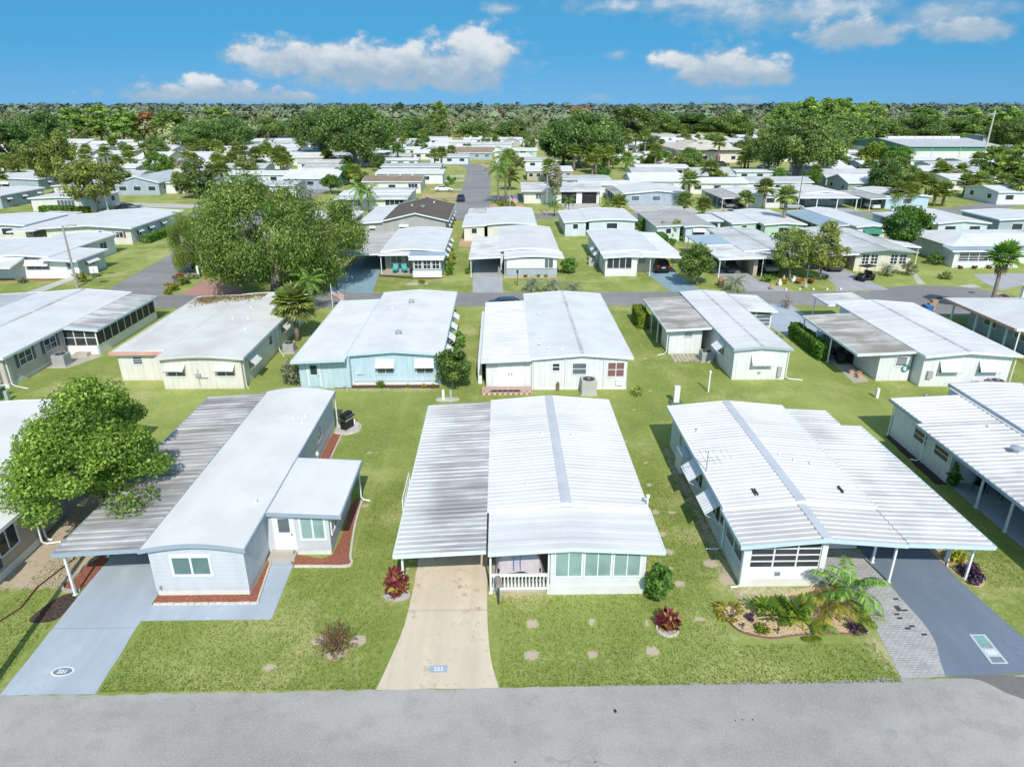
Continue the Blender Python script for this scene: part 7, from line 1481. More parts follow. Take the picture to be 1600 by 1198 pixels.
# ================================================================ west block
h = House('white home with broad awning roof and side porch at the street corner', -60, 92); h.wall(-63, -56.2, 85.2, 100.6, 2.6, W_WHITE, 0, gable=('y', 2.85, -59.8)); h.roof(-63.6, -55.8, 84.6, 101, [(-63.6, 2.65), (-59.8, 2.95), (-55.8, 2.65)], R_WHITE, fascia=TRIM); h.wall(-56.4, -52.3, 84.6, 90.5, 2.3, W_PBLUE, 0, 'porch_wall'); h.part('porch_wall', WHITE).box(-62.5, -52.32, 84.5, 84.62, 0, 2.3); h.roof(-56.2, -51.9, 83.6, 91, [(-56.2, 2.55), (-51.9, 2.35)], R_WHITE, 'porch_roof', fascia=TRIM); h.roof(-71, -58.8, 81.8, 84.7, [(81.8, 1.95), (84.7, 2.6)], R_CREAM, 'awning_roof', axis='x', fascia=TRIM)
h.wall(-71, -60, 84.7, 98, 2.4, W_WHITE, 0, 'west_wall'); h.roof(-71.4, -63.6, 84.7, 98.4, [(-71.4, 2.45), (-63.6, 2.6)], R_WHITE, 'west_roof', fascia=TRIM); h.window('S', 84.5, -57.2, 1.15, 1.85, 2.6, 3, G_GREY); h.awning('S', 84.5, -57.2, 2.2, 2.9, .55, .6, R_CREAM, 1); [h.window('S', 84.7, x, .9, 1.5, 1.6, 2, G_GREY) for x in (-69, -66, -63)]; h.window('E', -52.3, 87, 1.1, 1.9, 2.2, 3, G_GREY); h.awning('E', -52.3, 87, 2.1, 2.6, .55, .7, WHITE, 1); [h.window('E', -56.2, y, 1.1, 2, 1.6, 2, G_DARK) for y in (93, 97.5)]; h.door('S', 84.5, -53.4, .9, 2, .1, W_PBLUE); h.finish()
sheet('path', [(-54.2, 84.4), (-52.8, 84.4), (-53, 76.4), (-54.8, 76.4)], .012, D_PALE); sheet('mulch_bed', [(-70, 83), (-54.6, 83.4), (-54.6, 84.3), (-70, 84.2)], .012, MU_RED, .08)
shrub(*G(130, 441), 1.0, 1.5, L_YEL, 'bright yellow shrub beside the corner pole', leaf=.14, n=420); shrub(*G(150, 433), .9, 1.5, L_YEL, 'bright yellow shrub behind the notice sign', leaf=.14, n=420); shrub(*G(155, 410), .8, 1.2, L_DK, 'dark shrub behind the side porch at the street corner', leaf=.14, n=320); shrub(*G(35, 442), .5, .9, L_GREY, 'spiky grey-green plant in the red bed', leaf=.2, n=70, kind='spiky', el=4)
h = House('cream home with brown-shuttered window at the side street', -63, 115); h.wall(-69.6, -56.8, 106.6, 124.2, 2.55, W_CREAM, 0, gable=('y', 2.95, -63)); h.roof(-70.2, -56.3, 106, 124.8, [(-70.2, 2.6), (-63, 3.05), (-56.3, 2.6)], R_WHITE, fascia=TRIM); h.roof(-74.2, -70, 104.6, 122, [(-74.2, 2.35), (-70, 2.55)], R_PANL, 'carport_roof', fascia=TRIM); h.door('S', 106.6, -61.4, .9, 2, .3, WHITE); m = MB(); m.box(-62, -60.8, 105.7, 106.6, 0, .3); h.sub(m, 'door_step', CONC); h.window('S', 106.6, -58.6, 1.1, 1.9, 1.1, 2, G_DARK, TRIM, shutters=MAROON)
for y in (109, 112.6, 117): h.window('E', -56.8, y, 1.1, 2, 1.3, 2, G_DARK); h.awning('E', -56.8, y, 2.15, 1.6, .5, .6, WHITE, 5)
[h.post(-74, y, 2.3) for y in (105, 110, 116)]; h.finish()
hedge(-55.8, -54.6, 107.5, 118.5, 1.1, L_DK, 'long low hedge along the side of the brown-shuttered home', leaf=.2, dens=110)
plain('pale green-grey home with screened end porch at the west edge', -86, -74.6, 109.4, 121, 2.55, 2.85, R_WHITE, W_CREAM, south=2, side='E', nside=2, wing=(-80, -74.4, 121, 125, R_PAN, True)).finish()
plain('small blue-walled annex cut by the west edge of the view', -86, -77.2, 100, 106, 2.4, 2.5, R_WHITE, W_BGREY, south=1, side='E', nside=1, gab=False).finish()
h = plain('cream home with long front hedge and narrow striped window wall', -95, -82.4, 142.4, 154, 2.6, 2.85, R_WHITE, W_CREAM, south=0, side='E', nside=2); h.screen('S', 142.72, -89.5, -86, .5, 2.2, 5, 1, WHITE, G_GREY); h.finish()
hedge(-91.5, -85.4, 139.6, 141.2, 1.3, L_DK, 'rounded hedge along the front of the striped-window home', leaf=.22, dens=90); hedge(-84.8, -82.2, 139.6, 141, 1.1, L_LIME, 'short lighter hedge continuing east of the rounded one', leaf=.22, dens=90)
plain('blue-grey walled home with small white awnings on its long side', -114, -102.8, 146, 161, 2.7, 3.0, R_WHITE, W_BGREY, south=1, side='E', nside=3, awn=True).finish()
plain('smaller blue-grey home with two white awnings behind the long one', -132, -115, 178, 196, 2.8, 3.2, R_WHITE, W_BGREY, south=1, side='E', nside=2, awn=True).finish()
h = plain('blue-grey gabled house with white porch furniture beside yellow palms', -92, -81, 169, 188, 2.9, 4.3, R_LGREY, W_BGREY, south=3, side='E', nside=3); h.roof(-81, -70, 172, 182, [(172, 2.6), (177, 3.2), (182, 2.6)], R_BLUE, 'east_roof', axis='x', fascia=TRIM); h.wall(-81.3, -70.4, 172.4, 181.6, 2.6, W_WHITE, 0, 'east_wall'); h.screen('S', 172.35, -79, -71, .6, 2.3, 6, 1, WHITE, G_DARK); h.finish()
sheet('driveway', [(-86, 150), (-60, 146), (-52, 146), (-52, 150), (-60, 151), (-84, 156)], .011, D_PALE)
h = plain('small dark-carported home glimpsed behind the golden tree', -104, -96, 165, 176, 2.6, 2.9, R_WHITE, W_WHITE, south=1, side='E', nside=1, wing=(-96, -91.8, 165, 175, R_PAN, True)); h.finish()
tree('olive', -80.5, 140.5, 1.28, 'golden-green spreading tree behind the west homes', variant=0); tree('olive', *G(95, 305), 1.35, 'thin mixed-colour tree among the white homes in the west', variant=1, sz=1.75); tree('tall', *G(72, 296), .95, 'narrow grey-green tree beside the thin mixed-colour tree'); tree('ball', *G(252, 276), 1.2, 'dense round green tree before the arched white roof')
car('sedan', -76, 143.5, R(10), C_DGREY, 'dark car in the shade of the golden-green tree')
palm('sabal', *G(4, 308), 5.0, 2.0, 'broad fan palm at the west edge of the view', variant=1); palm('sabal', *G(282, 303), 3.4, 1.8, 'full fan palm in front of the blue gabled house', variant=0); palm('sabal', *G(288, 300), 3.0, 1.5, 'lower fan palm touching the full one by the blue gabled house', variant=1)
# ================================================================ distant homes
def far_home(xl, xr, ye, depth, label, axis='x', roof=None, wall=None, ze=2.7, rise=.7, **kw):
    x0, y0 = G(xl, ye, ze); x1, y1 = G(xr, ye, ze); y = (y0+y1)/2
    h = plain(label, x0, x1, y, y+depth, ze, ze+rise, roof or R_WHITE, wall or W_WHITE, axis, south=kw.pop('south', max(1, int((x1-x0)/4.5))), nside=kw.pop('nside', 2), **kw); h.finish(); return h
FH = [
 (1085,1150,274,13,'pale yellow gabled home with pink window shades by the live oak','x',R_LGREY,W_CREAM2,dict(rise=1.5,south=3,wing=None)),
 (985,1070,283,12,'white gabled home with grey underside left of the yellow one','x',R_WHITE,W_WHITE,dict(rise=1.4)),
 (905,1002,289,9,'long low white home with brown window shades','x',R_WHITE,W_WHITE,dict(rise=.6,awn=TAN)),
 (822,896,267,14,'tan home with dark shuttered windows beyond the tall feather palms','x',R_WHITE,W_TAN,dict(rise=.8,south=6)),
 (818,872,251,12,'grey-roofed home tucked behind the dark-shuttered tan one','x',R_LGREY,W_WHITE,dict(rise=.7)),
 (704,770,238.5,11,'grey home with brown roof and pillared white porch facing the bend','x',R_TAN,W_BGREY,dict(rise=1.8,south=4,glassm=G_GREY)),
 (658,688,234.5,12,'small blue-grey gabled home left of the pillared porch','y',R_LGREY,W_BGREY,dict(rise=1.2)),
 (632,656,233,12,'white-roofed home with pale yellow carport wall near the bend','x',R_WHITE,W_CREAM2,dict(rise=.7)),
 (608,634,229,14,'bright teal-walled home among the white roofs','x',R_WHITE,W_TEAL,dict(rise=.8)),
 (683,735,222.5,16,'white-roofed home under the wood behind the pillared porch','x',R_WHITE,W_WHITE,dict(rise=.8)),
 (737,800,225.5,12,'white roofs joined in a row beneath the wood','x',R_PAN,W_WHITE,dict(rise=.8)),
 (775,840,235.5,12,'pale green-trimmed white home right of the pillared porch','x',R_WHITE,W_GREEN,dict(rise=.8)),
 (786,813,220.5,14,'grey gabled home with white awnings at the wood edge','y',R_LGREY,W_GREY,dict(rise=1.6,awn=True)),
 (816,842,221,14,'second grey gabled home with white awnings at the wood edge','y',R_LGREY,W_GREY,dict(rise=1.6,awn=True)),
 (856,880,226,12,'white home peeping from behind the big green tree mass','y',R_WHITE,W_WHITE,dict(rise=1)),
 (598,640,224,16,'pale roof at the foot of the dark tree clump','x',R_LGREY,W_WHITE,dict(rise=.6)),
 (586,642,243.5,12,'white home with grey stripe between the round bush and the bend','x',R_LGREY,W_WHITE,dict(rise=.6)),
 (440,527,279,16,'white home with blue-grey gable end past the oak top','x',R_WHITE,W_BGREY,dict(rise=1.6,side='E')),
 (470,540,263,12,'long low grey-roofed home behind the blue-grey gable','x',R_LGREY,W_WHITE,dict(rise=.6)),
 (462,530,253.5,9,'white carport home between the fan palm clump and the round palm','x',R_PAN,W_WHITE,dict(rise=.6)),
 (455,505,246,9,'white home with dark eaves behind the fan palm clump','x',R_PANL,W_WHITE,dict(rise=.6)),
 (470,500,234.5,12,'home with a bright blue front near the dark tree clump','x',R_WHITE,W_TEAL,dict(rise=.8)),
 (424,468,230,16,'wide white home below the grey wood, west of the blue front','x',R_WHITE,W_WHITE,dict(rise=.9)),
 (427,492,220.5,18,'farthest white roof below the dark tree clump','x',R_WHITE,W_WHITE,dict(rise=1)),
 (372,432,243.5,14,'white home with open carports behind the row of fan palms','x',R_WHITE,W_WHITE,dict(rise=.8,glassm=DARKIN,south=5)),
 (350,396,236.5,14,'white home at the foot of the grey-green wood','x',R_WHITE,W_WHITE,dict(rise=.8)),
 (300,352,246,13,'white home west of the twin fan palms','x',R_PANL,W_WHITE,dict(rise=.7)),
 (268,328,240.5,11,'flat white roof with a little glazed lean-to','x',R_WHITE,W_WHITE,dict(rise=.5,gab=False)),
 (258,320,271,14,'long white roof cut by the bare pinkish tree','x',R_WHITE,W_WHITE,dict(rise=.6)),
 (292,332,256,11,'white-roofed home right of the bare pinkish tree','x',R_WHITE,W_WHITE,dict(rise=.6)),
 (214,264,244.5,14,'pale yellow home with an arched white roof and rusty fascia','x',R_WHITE,W_CREAM2,dict(rise=1.2,arch=True,fascia=PINK)),
 (217,250,255.5,8,'white-roofed home with blue-grey front before the arched roof','x',R_WHITE,W_BGREY,dict(rise=1.0,glassm=G_DARK)),
 (246,270,233.5,15,'square white home at the wood edge above the arched roof','x',R_WHITE,W_WHITE,dict(rise=1)),
 (212,232,235,15,'white home half covered by the rust-coloured tree\'s foot','x',R_WHITE,W_WHITE,dict(rise=1)),
 (258,268,220,12,'tiny pale pink house far up the track','x',R_WHITE,W_PINK,dict(rise=1)),
 (150,200,240,13,'white home with broken roofline among the western palms','x',R_WHITE,W_WHITE,dict(rise=.8)),
 (112,158,233,15,'white home with a dark carport below the western wood','x',R_WHITE,W_WHITE,dict(rise=.9,glassm=DARKIN)),
 (98,150,246,12,'wide white home behind the thin mixed-colour tree','x',R_WHITE,W_WHITE,dict(rise=.7)),
 (34,68,233,16,'far white home by the west wood, upper of two stacked roofs','x',R_WHITE,W_WHITE,dict(rise=1)),
 (28,68,243.5,14,'far white home by the west wood, lower of two stacked roofs','x',R_WHITE,W_WHITE,dict(rise=.8)),
 (185,212,262,12,'pale home between the palms and the golden-green tree','x',R_PANL,W_WHITE,dict(rise=.7)),
 (954,1006,243.5,12,'white home with dark carport on the grassy rise','x',R_WHITE,W_WHITE,dict(rise=.6,glassm=DARKIN,south=4)),
 (1008,1050,240,9,'white home behind the round lime tree','x',R_WHITE,W_WHITE,dict(rise=.6)),
 (958,992,221.5,14,'flat grey-white roof behind the slim palms','x',R_LGREY,W_WHITE,dict(rise=.4,gab=False)),
 (1014,1058,212,20,'pale store building at the foot of the far wood','x',R_LGREY,W_WHITE,dict(rise=.6,ze=4.0)),
 (1138,1172,218.5,12,'open pale shelter behind the clubhouse','x',R_WHITE,W_WHITE,dict(rise=.5,glassm=DARKIN)),
 (1120,1140,215,14,'small white roof behind the clubhouse','x',R_WHITE,W_WHITE,dict(rise=.5)),
 (1166,1186,203,20,'tall sky-blue building beyond the clubhouse','x',R_BLUE,W_BLUE,dict(rise=.5,ze=4.2)),
 (1256,1325,259,12,'plain white home beside the trunk of the live oak','x',R_WHITE,W_PINK,dict(rise=1.2)),
 (1262,1345,268.5,12,'pinkish home with white roof right of the live oak','x',R_WHITE,W_PINK,dict(rise=1.2)),
 (1290,1385,277,12,'sage green gabled home with grey roof','x',R_LGREY,W_DGREEN,dict(rise=1.6,side='W')),
 (1325,1405,286,12,'dark-gabled home with bright white roof','x',R_WHITE,W_DGREEN,dict(rise=1.5,side='W')),
 (1346,1396,257,10,'grey screened-porch home before the yellow bush','x',R_WHITE,W_BGREY,dict(rise=.9,glassm=DARKIN,south=4)),
 (1296,1342,247,9,'white carport home behind the live oak\'s branches','x',R_PANL,W_WHITE,dict(rise=.6,glassm=DARKIN)),
 (1300,1346,238,10,'pale roofed home behind the white carport home','x',R_WHITE,W_WHITE,dict(rise=.6)),
 (1398,1462,267,11,'white home with grey lean-to before the warehouse','x',R_WHITE,W_BGREY,dict(rise=.7)),
 (1452,1512,266,13,'blue-grey and white home under the warehouse wall','x',R_WHITE,W_BGREY,dict(rise=.8)),
 (1484,1556,280,13,'white home with dark glazed corner behind the palm clump','x',R_WHITE,W_WHITE,dict(rise=.8)),
 (1520,1600,268,13,'pale grey home at the east edge below the pines','x',R_LGREY,W_BGREY,dict(rise=.8)),
 (1536,1558,213,14,'tall pale grey shed half hidden by eastern trees','x',R_LGREY,W_BGREY,dict(rise=.6,ze=6)),
 (1560,1640,300,12,'white home behind the eastern palm thicket','x',R_WHITE,W_WHITE,dict(rise=.8)),
]
for xl, xr, ye, dp, lab, ax, rf, wl, kw in FH: kw = {k: v for k, v in kw.items() if v is not None}; far_home(xl, xr, ye, dp, lab, ax, rf, wl, **kw)
# yellow home's pink shades, club house, warehouse
h = House('broad pale clubhouse with low tan hipped roof', 90, 265, 'clubhouse', 'building'); x0, y0 = G(1063, 254); x1, _ = G(1158, 254); h.wall(x0, x1, y0, y0+34, 4.3, W_PINK, 0); h.part('roof', R_CLUB).hexa([(x0-1, y0-1, 4.4), (x1+1, y0-1, 4.4), (x1+1, y0+35, 4.4), (x0-1, y0+35, 4.4), (x0+9, y0+14, 7.2), (x1-9, y0+14, 7.2), (x1-9, y0+20, 7.2), (x0+9, y0+20, 7.2)]); m = MB(); m.box(x0-1.05, x1+1.05, y0-1.08, y0-1, 4.0, 4.42); h.sub(m, 'fascia', DARKTRIM); h.door('S', y0, x0+14, 1.6, 2.4, .05, RED); [h.window('S', y0, x, 1, 2.3, 1.6, 2, G_DARK, far=True) for x in (x0+4, x0+9, x1-3)]; m = MB(); m.box(x0+6.5, x0+8, y0-.1, y0, .1, 2.4); h.sub(m, 'doorway', DARKIN); h.finish()
h = House('large white and green warehouse with grey roof and white ridge vents', 165, 265, 'warehouse', 'building'); x0, y0 = G(1416, 252); x1, _ = G(1562, 252); h.wall(x0, x1, y0, y0+46, 3.6, siding('warehouse_white_cladding', (.72, .71, .68), .6, 'xy'), 0); h.wall(x0-.05, x1+.05, y0-.05, y0+46.05, 5.3, siding('warehouse_green_cladding', (.10, .27, .20), .6, 'xy'), 3.6, 'green_band', gable=('x', 7.2, y0+23)); h.roof(x0-.6, x1+.6, y0-.6, y0+46.6, [(y0-.6, 5.35), (y0+23, 7.4), (y0+46.6, 5.35)], R_LGREY, axis='x', fascia=GREYTRIM)
for k in range(8): m = MB(); a = x0+3+k*(x1-x0-6)/8; m.box(a, a+3.4, y0+21.6, y0+24.4, 7.1, 8.0); h.sub(m, 'ridge_vent', WHITE)
for a in (.25, .55): m = MB(); xx = x0+(x1-x0)*a; m.box(xx, xx+.2, y0-.12, y0, 0, 5.3); h.sub(m, 'downpipe', GREYTRIM)
h.finish()
# ---- cars far off
for px, py, rz, pt_, kd, lab in ((1128,260,0,C_NAVY,'suv','dark navy car in the clubhouse car park'),(1112,262,8,C_BLACK,'sedan','black car nearest the clubhouse palm'),(1203,262,5,C_SILVER,'suv','silver car parked beneath the live oak'),(1193,264,0,C_WHITE,'sedan','white car at the edge of the live oak shade'),(432,262,95,C_SILVER,'van','pale van between the fan palms by the carports'),(396,258,88,C_WHITE,'suv','white car at the open carports in the far west'),(418,258,90,C_NAVY,'sedan','dark car at the open carports in the far west'),(896,243,60,C_WHITE,'suv','white car below the big green tree mass'),(1010,264,0,C_DGREY,'pickup','dark pickup on the far grassy street'),(305,302,0,C_DGREY,'suv','dark car by the blue gabled house'),(1237,327,0,C_SILVER,'sedan','silver car in the white-posted carport')):
    car(kd, *G(px, py), R(rz), pt_, lab)
# ================================================================ palms and trees among the far homes
FP = [ # crown px, base py, kind, scale, variant, label
 (402,241,266,'sabal',2.0,0,'fan palm of the far western row, first beside the carports'),(414,236,262,'sabal',1.8,1,'fan palm of the far western row, tall thin one'),(440,243,268,'sabalbig',2.1,0,'double-headed looking fan palm in the middle of the western row'),(449,247,268,'sabal',1.9,1,'fan palm at the east end of the western row'),(418,234,254,'sabal',1.6,0,'small fan palm behind the western row'),
 (343,229,262,'sabal',1.9,0,'twin fan palm, taller western one'),(371,231,256,'sabal',1.8,1,'lone fan palm before the open carports'),(340,254,270,'sabal',2.0,1,'bushy fan palm at the foot of the taller twin'),(352,252,270,'sabal',1.6,0,'yellowish fan palm beside the bushy one'),(305,248,264,'sabal',1.7,0,'fan palm right of the bare pinkish tree'),(512,247,257,'sabalbig',1.9,0,'wide squat fan palm before the blue-fronted home'),(578,243,262,'sabal',2.0,1,'fan palm beside the round green bush'),
 (206,246,270,'sabal',1.8,0,'fan palm beside the dense round tree'),(168,238,262,'sabal',1.8,1,'fan palm behind the golden-green tree, taller'),(186,252,268,'sabal',1.7,0,'fan palm behind the golden-green tree, lower'),(138,242,264,'sabal',1.9,1,'fan palm right of the thin mixed-colour tree'),(50,250,274,'sabal',1.8,0,'dark-headed palm by the west homes'),(30,252,270,'sabal',1.8,1,'palm beside the dark-headed one in the west'),
 (928,243,270,'sabalbig',2.3,0,'leaning fan palm on the far lawn, west one'),(944,247,269,'sabal',2.1,1,'leaning fan palm on the far lawn, east one'),(984,252,268,'queen',1.2,0,'small feather palm on the far lawn'),(1007,211,243,'sabal',1.7,0,'slim tall palm above the white homes'),(992,217,240,'sabal',1.6,1,'slim palm second from the tall one'),(980,208,238,'sabal',1.5,0,'slim palm third from the tall one'),(974,212,238,'sabal',1.4,1,'slim palm at the west of the slim group'),
 (1121,223,256,'sabal',1.9,0,'tall palm standing before the clubhouse door'),(1093,232,250,'queen',1.9,1,'dark feathery palm against the clubhouse wall'),(1163,242,264,'sabal',2.0,1,'palm pair\'s taller head beside the live oak'),(1168,236,266,'sabal',1.6,0,'palm pair\'s higher head beside the live oak'),(1157,252,266,'sabal',1.5,0,'dark-skirted short palm beside the live oak'),(1068,214,226,'sabal',1.8,0,'round palm head behind the clubhouse roof, west'),(1089,216,226,'sabal',1.6,1,'round palm head behind the clubhouse roof, east'),
 (1396,299,326,'sabal',1.6,0,'westernmost fan palm of the eastern thicket'),(1412,288,324,'sabal',1.6,1,'second fan palm of the eastern thicket, tall'),(1428,285,322,'sabal',1.7,0,'third fan palm of the eastern thicket'),(1442,288,322,'sabal',1.6,1,'fan palm in the middle of the eastern thicket'),(1458,298,322,'sabal',1.6,0,'fifth fan palm of the eastern thicket, low'),(1472,300,322,'sabal',1.6,1,'easternmost fan palm of the eastern thicket'),(1420,300,326,'sabal',1.4,0,'low fan palm inside the eastern thicket'),
 (1505,285,306,'sabal',1.6,0,'fan palm west of the leaning pair by the east street'),(1527,283,308,'sabal',1.8,1,'leaning full fan palm by the east street'),(1516,290,308,'sabal',1.4,0,'low fan palm between the two by the east street'),(1400,264,284,'sabalbig',2.0,1,'wide fan palm before the yellow bush'),(1465,266,286,'sabal',1.9,0,'fan palm before the warehouse, west'),(1476,270,286,'sabal',1.6,1,'fan palm before the warehouse, east'),(1521,250,278,'sabal',1.8,0,'tall pale-trunked palm against the warehouse wall'),(1575,262,300,'sabal',2.1,1,'palm under the eastern pines'),(1592,284,318,'sabal',2.2,0,'big palm at the east edge of the view'),(1560,286,306,'sabal',1.7,1,'small palm beside the east street'),(1345,241,250,'sabal',1.6,0,'palm head before the eastern wood'),
 (788,250,264,'queen',1.0,1,'low yellow feather palm on the sandy bed at the bend'),(634,215,228,'sabal',1.6,0,'palm before the central wood'),(466,208,218,'sabal',1.8,1,'palm at the wood edge, west of the dark tree clump'),(428,213,224,'sabal',1.8,0,'palm at the wood edge by the farthest white roof')]
for cx_, cy_, by_, kd, sc, v, lab in FP:
    bx, by = G(cx_, by_); dd = by; ang = PITCH-math.atan((599-cy_)/FPX); hh = max(2.0, CAM_H-dd*math.tan(ang)); palm(kd, bx, by, hh, sc*1.25, lab, variant=v)
FT = [ # kind, crown cx, top y, base y, width px, variant, label
 ('live',1242,186,281,122,0,'great live oak with hanging moss beside the pinkish home'),('live',1200,206,268,56,1,'darker live oak joined to the west side of the great one'),('live',1288,196,262,58,2,'rounded live oak behind the great one, toward the warehouse'),
 ('live',556,166,261,120,0,'dark tall tree clump east, over the round bush'),('live',505,170,248,90,1,'bright-edged tall tree clump west, over the blue front'),('hard',590,176,236,70,0,'outer tree of the dark clump toward the bend'),
 ('live',905,178,262,120,2,'broad green tree mass on the far lawn'),('hard',880,190,258,80,1,'darker tree west of the broad green mass'),('hard',938,190,258,70,0,'grey-headed tree at the east of the broad green mass'),('lime',1018,238,264,34,0,'small round lime tree on the far street'),('olive',1064,238,270,56,0,'autumn-gold tree before the clubhouse'),('dark',1034,232,262,34,0,'dull green tree behind the autumn-gold one'),('hard',1020,214,240,44,2,'dark tree by the pale store'),
 ('lime',1364,222,262,44,1,'round yellow-green tree before the warehouse corner'),('dark',1398,224,264,48,0,'green tree overlapping the warehouse gable'),('olive',1404,240,264,26,1,'yellow bush by the warehouse wall'),('dark',1312,240,266,34,1,'dark shrub-like tree right of the live oak'),
 ('rust',227,171,224,44,0,'tall rust-orange tree in the western wood'),('rust',780,170,196,26,1,'rust-red tree in the central wood'),('rust',905,163,205,40,0,'rust-tipped tree in the wood east of centre'),('bare',846,196,221,40,0,'bare pinkish branching tree before the central wood'),('bare',287,244,274,40,1,'bare pinkish tree by the long white roof'),
 ('dark',545,254,290,44,1,'dark layered tree beside the cream brown-roofed home'),('ball',566,266,292,30,1,'light green bush tree beside the dark layered one'),('ball',603,238,254,28,0,'round green bush tree beside the fan palm'),('dark',450,196,0,0,0,''),
 ('pine',1215,158,236,60,0,'tall pine nearest the great live oak'),('pine',1250,152,236,66,1,'tall pine second along the east wood'),('pine',1285,150,234,70,0,'highest pine of the east wood'),('pine',1320,153,232,66,2,'tall pine above the grey pole'),('pine',1352,158,230,60,1,'tall pine at the end of the high group'),('hard',1310,180,238,90,0,'grey-green hardwood below the high pines'),('hard',1360,186,232,80,1,'hardwood west of the warehouse'),('hard',1420,182,225,80,2,'hardwood behind the warehouse roof, west'),('hard',1480,184,224,90,0,'hardwood behind the warehouse roof, middle'),('olive',1532,186,222,60,0,'yellowish tree behind the concrete mast'),('pine',1440,166,222,56,0,'pine behind the warehouse, west'),('pine',1500,166,222,60,1,'pine behind the warehouse, middle'),('pine',1560,164,224,60,2,'pine at the east edge of the wood'),('live',1585,182,246,90,1,'dark live oak at the east edge'),('pine',1580,226,300,60,1,'near pine among the eastern palms'),('pine',1548,226,292,50,0,'thin pine by the concrete mast'),
 ('live',355,186,236,100,0,'grey-green spreading oak at the west wood edge'),('live',315,190,238,80,1,'grey-green oak beside the thin pole'),('live',415,186,224,80,2,'grey-green oak nearest the farthest white roof'),('pine',125,166,222,50,0,'bright pine in the western wood, first'),('pine',160,164,222,56,1,'bright pine in the western wood, second'),('pine',196,166,226,54,2,'bright pine left of the rust-orange tree'),('pine',270,170,226,60,0,'bright pine right of the rust-orange tree'),('pine',345,166,224,60,1,'bright pine above the grey-green oaks'),('hard',75,176,232,60,0,'rounded hardwood in the west wood'),('hard',20,190,258,80,1,'dark hardwood at the west edge'),('hard',45,186,250,60,2,'hardwood beside the dark one at the west edge'),('pine',686,158,215,36,1,'tall lone pine rising from the central wood'),('hard',650,184,222,60,0,'green tree at the wood edge above the teal home'),('hard',740,190,220,60,1,'olive tree at the wood edge behind the pillared porch'),('hard',800,190,219,60,2,'green tree at the wood edge by the grey gabled homes'),
 ('hard',1030,176,214,60,0,'dark tree behind the pale store'),('hard',1085,178,214,90,1,'broad dark tree behind the clubhouse'),('hard',1140,176,214,70,2,'dark tree behind the open shelter'),('hard',985,168,220,90,0,'rounded dark tree behind the slim palms')]
for kd, cx_, ty_, by_, wpx, v, lab in FT:
    if not by_: continue
    bx, by = G(cx_, by_); ang = PITCH-math.atan((599-ty_)/FPX); top = CAM_H-by*math.tan(ang); dep = by*math.cos(PITCH)+CAM_H*math.sin(PITCH); wd = wpx*dep/FPX
    K = dict(live=(13.4, 18.5), hard=(13.6, 13.6), pine=(18.2, 11), olive=(8.3, 9.6), lime=(5.8, 6.8), dark=(8, 7.6), ball=(6, 7.2), rust=(14.6, 9.2), bare=(10.4, 10.2))[kd]
    tree(kd, bx, by, wd/K[1], lab, 'pine_tree' if kd == 'pine' else 'live_oak' if kd == 'live' else 'broadleaf_tree', variant=v, sz=max(.25, top/K[0]))
# ---- tall pale masts
for px, ty, by_, lab, rr in ((1533,172,262,'leaning pale concrete mast beside the warehouse',.26),(1300,167,196,'pale mast above the eastern pines',.3),(1098,160,182,'pale transmission pole, second from the high pines',.3),(1175,165,196,'pale transmission pole rising left of the high pines',.3),(1038,158,178,'tallest pale transmission pole of the middle group',.35),(1052,158,172,'pale transmission pole right of the tallest one',.35),(1063,160,172,'thin pale transmission pole east in the middle group',.3),(1008,158,172,'pale transmission pole above the rounded dark tree',.3),(940,160,174,'pale transmission pole farthest west',.3),(1079,159,170,'short-looking pale transmission pole',.3),(967,190,208,'stubby pale mast behind the slim palms',.5),(283,205,232,'thin pale pole before the grey-green oaks',.14),(641,195,218,'thin pole before the central wood, by the teal home',.14),(771,196,218,'thin pole before the central wood, behind the pillared porch',.14),(882,190,206,'thin pole in the wood east of the bare tree',.16)):
    bx, by = G(px, by_); top = CAM_H-by*math.tan(PITCH-math.atan((599-ty)/FPX)); o = empty('transmission_pole', (bx, by, 0), 0, lab, 'utility pole'); m = MB(); m.tube([(0, 0, 0), (0, 0, top)], [rr*1.2, rr*.8], 8); m.build('pole', CPOLE, o); m = MB(); m.box(-.9-rr*2, .3, -.1, .1, top-1.4, top-1.15); m.build('crossarm', CPOLE, o)
# ================================================================ the wood: uncountable, one mass
r_ = np.random.default_rng(11)
EDGE = [(-400,262),(0,246),(60,228),(150,223),(250,227),(300,233),(400,231),(430,217),(500,215),(560,226),(600,221),(700,219),(800,217),(870,222),(910,238),(950,224),(1000,207),(1060,204),(1100,212),(1200,216),(1250,236),(1320,224),(1400,216),(1500,214),(1600,220),(2000,250)]
def crown_unit(n, hi, rr, leaf):
    P, N, _ = crown_pts(r_, (rr, rr, hi*.46), 16, n//16, rr*.40, low=-.95, inner=.5); V, F = leaf_arrays(P, N*.5+unit(P)*1.2+np.array([0, 0, .5]), leaf*(.6+.8*r_.random(len(P))), 1.6, .1, r_); V[:, 2] += hi*.5; return V
Us = [crown_unit(420, 12, 5.4, .72), crown_unit(420, 15, 4.8, .72), crown_unit(420, 10, 6.2, .8)]; Uf = [crown_unit(98, 12, 6.0, 2.0), crown_unit(98, 13, 6.4, 2.2)]
VV, TT, HH = [], [], []
ex = np.array([e[0] for e in EDGE], float); ee = np.array([G(e[0], e[1])[1] for e in EDGE])
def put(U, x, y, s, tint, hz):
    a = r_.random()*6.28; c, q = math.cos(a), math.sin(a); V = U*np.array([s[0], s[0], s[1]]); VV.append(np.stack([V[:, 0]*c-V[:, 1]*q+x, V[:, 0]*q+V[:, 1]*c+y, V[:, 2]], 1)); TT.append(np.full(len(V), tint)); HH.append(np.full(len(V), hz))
cnt = 0
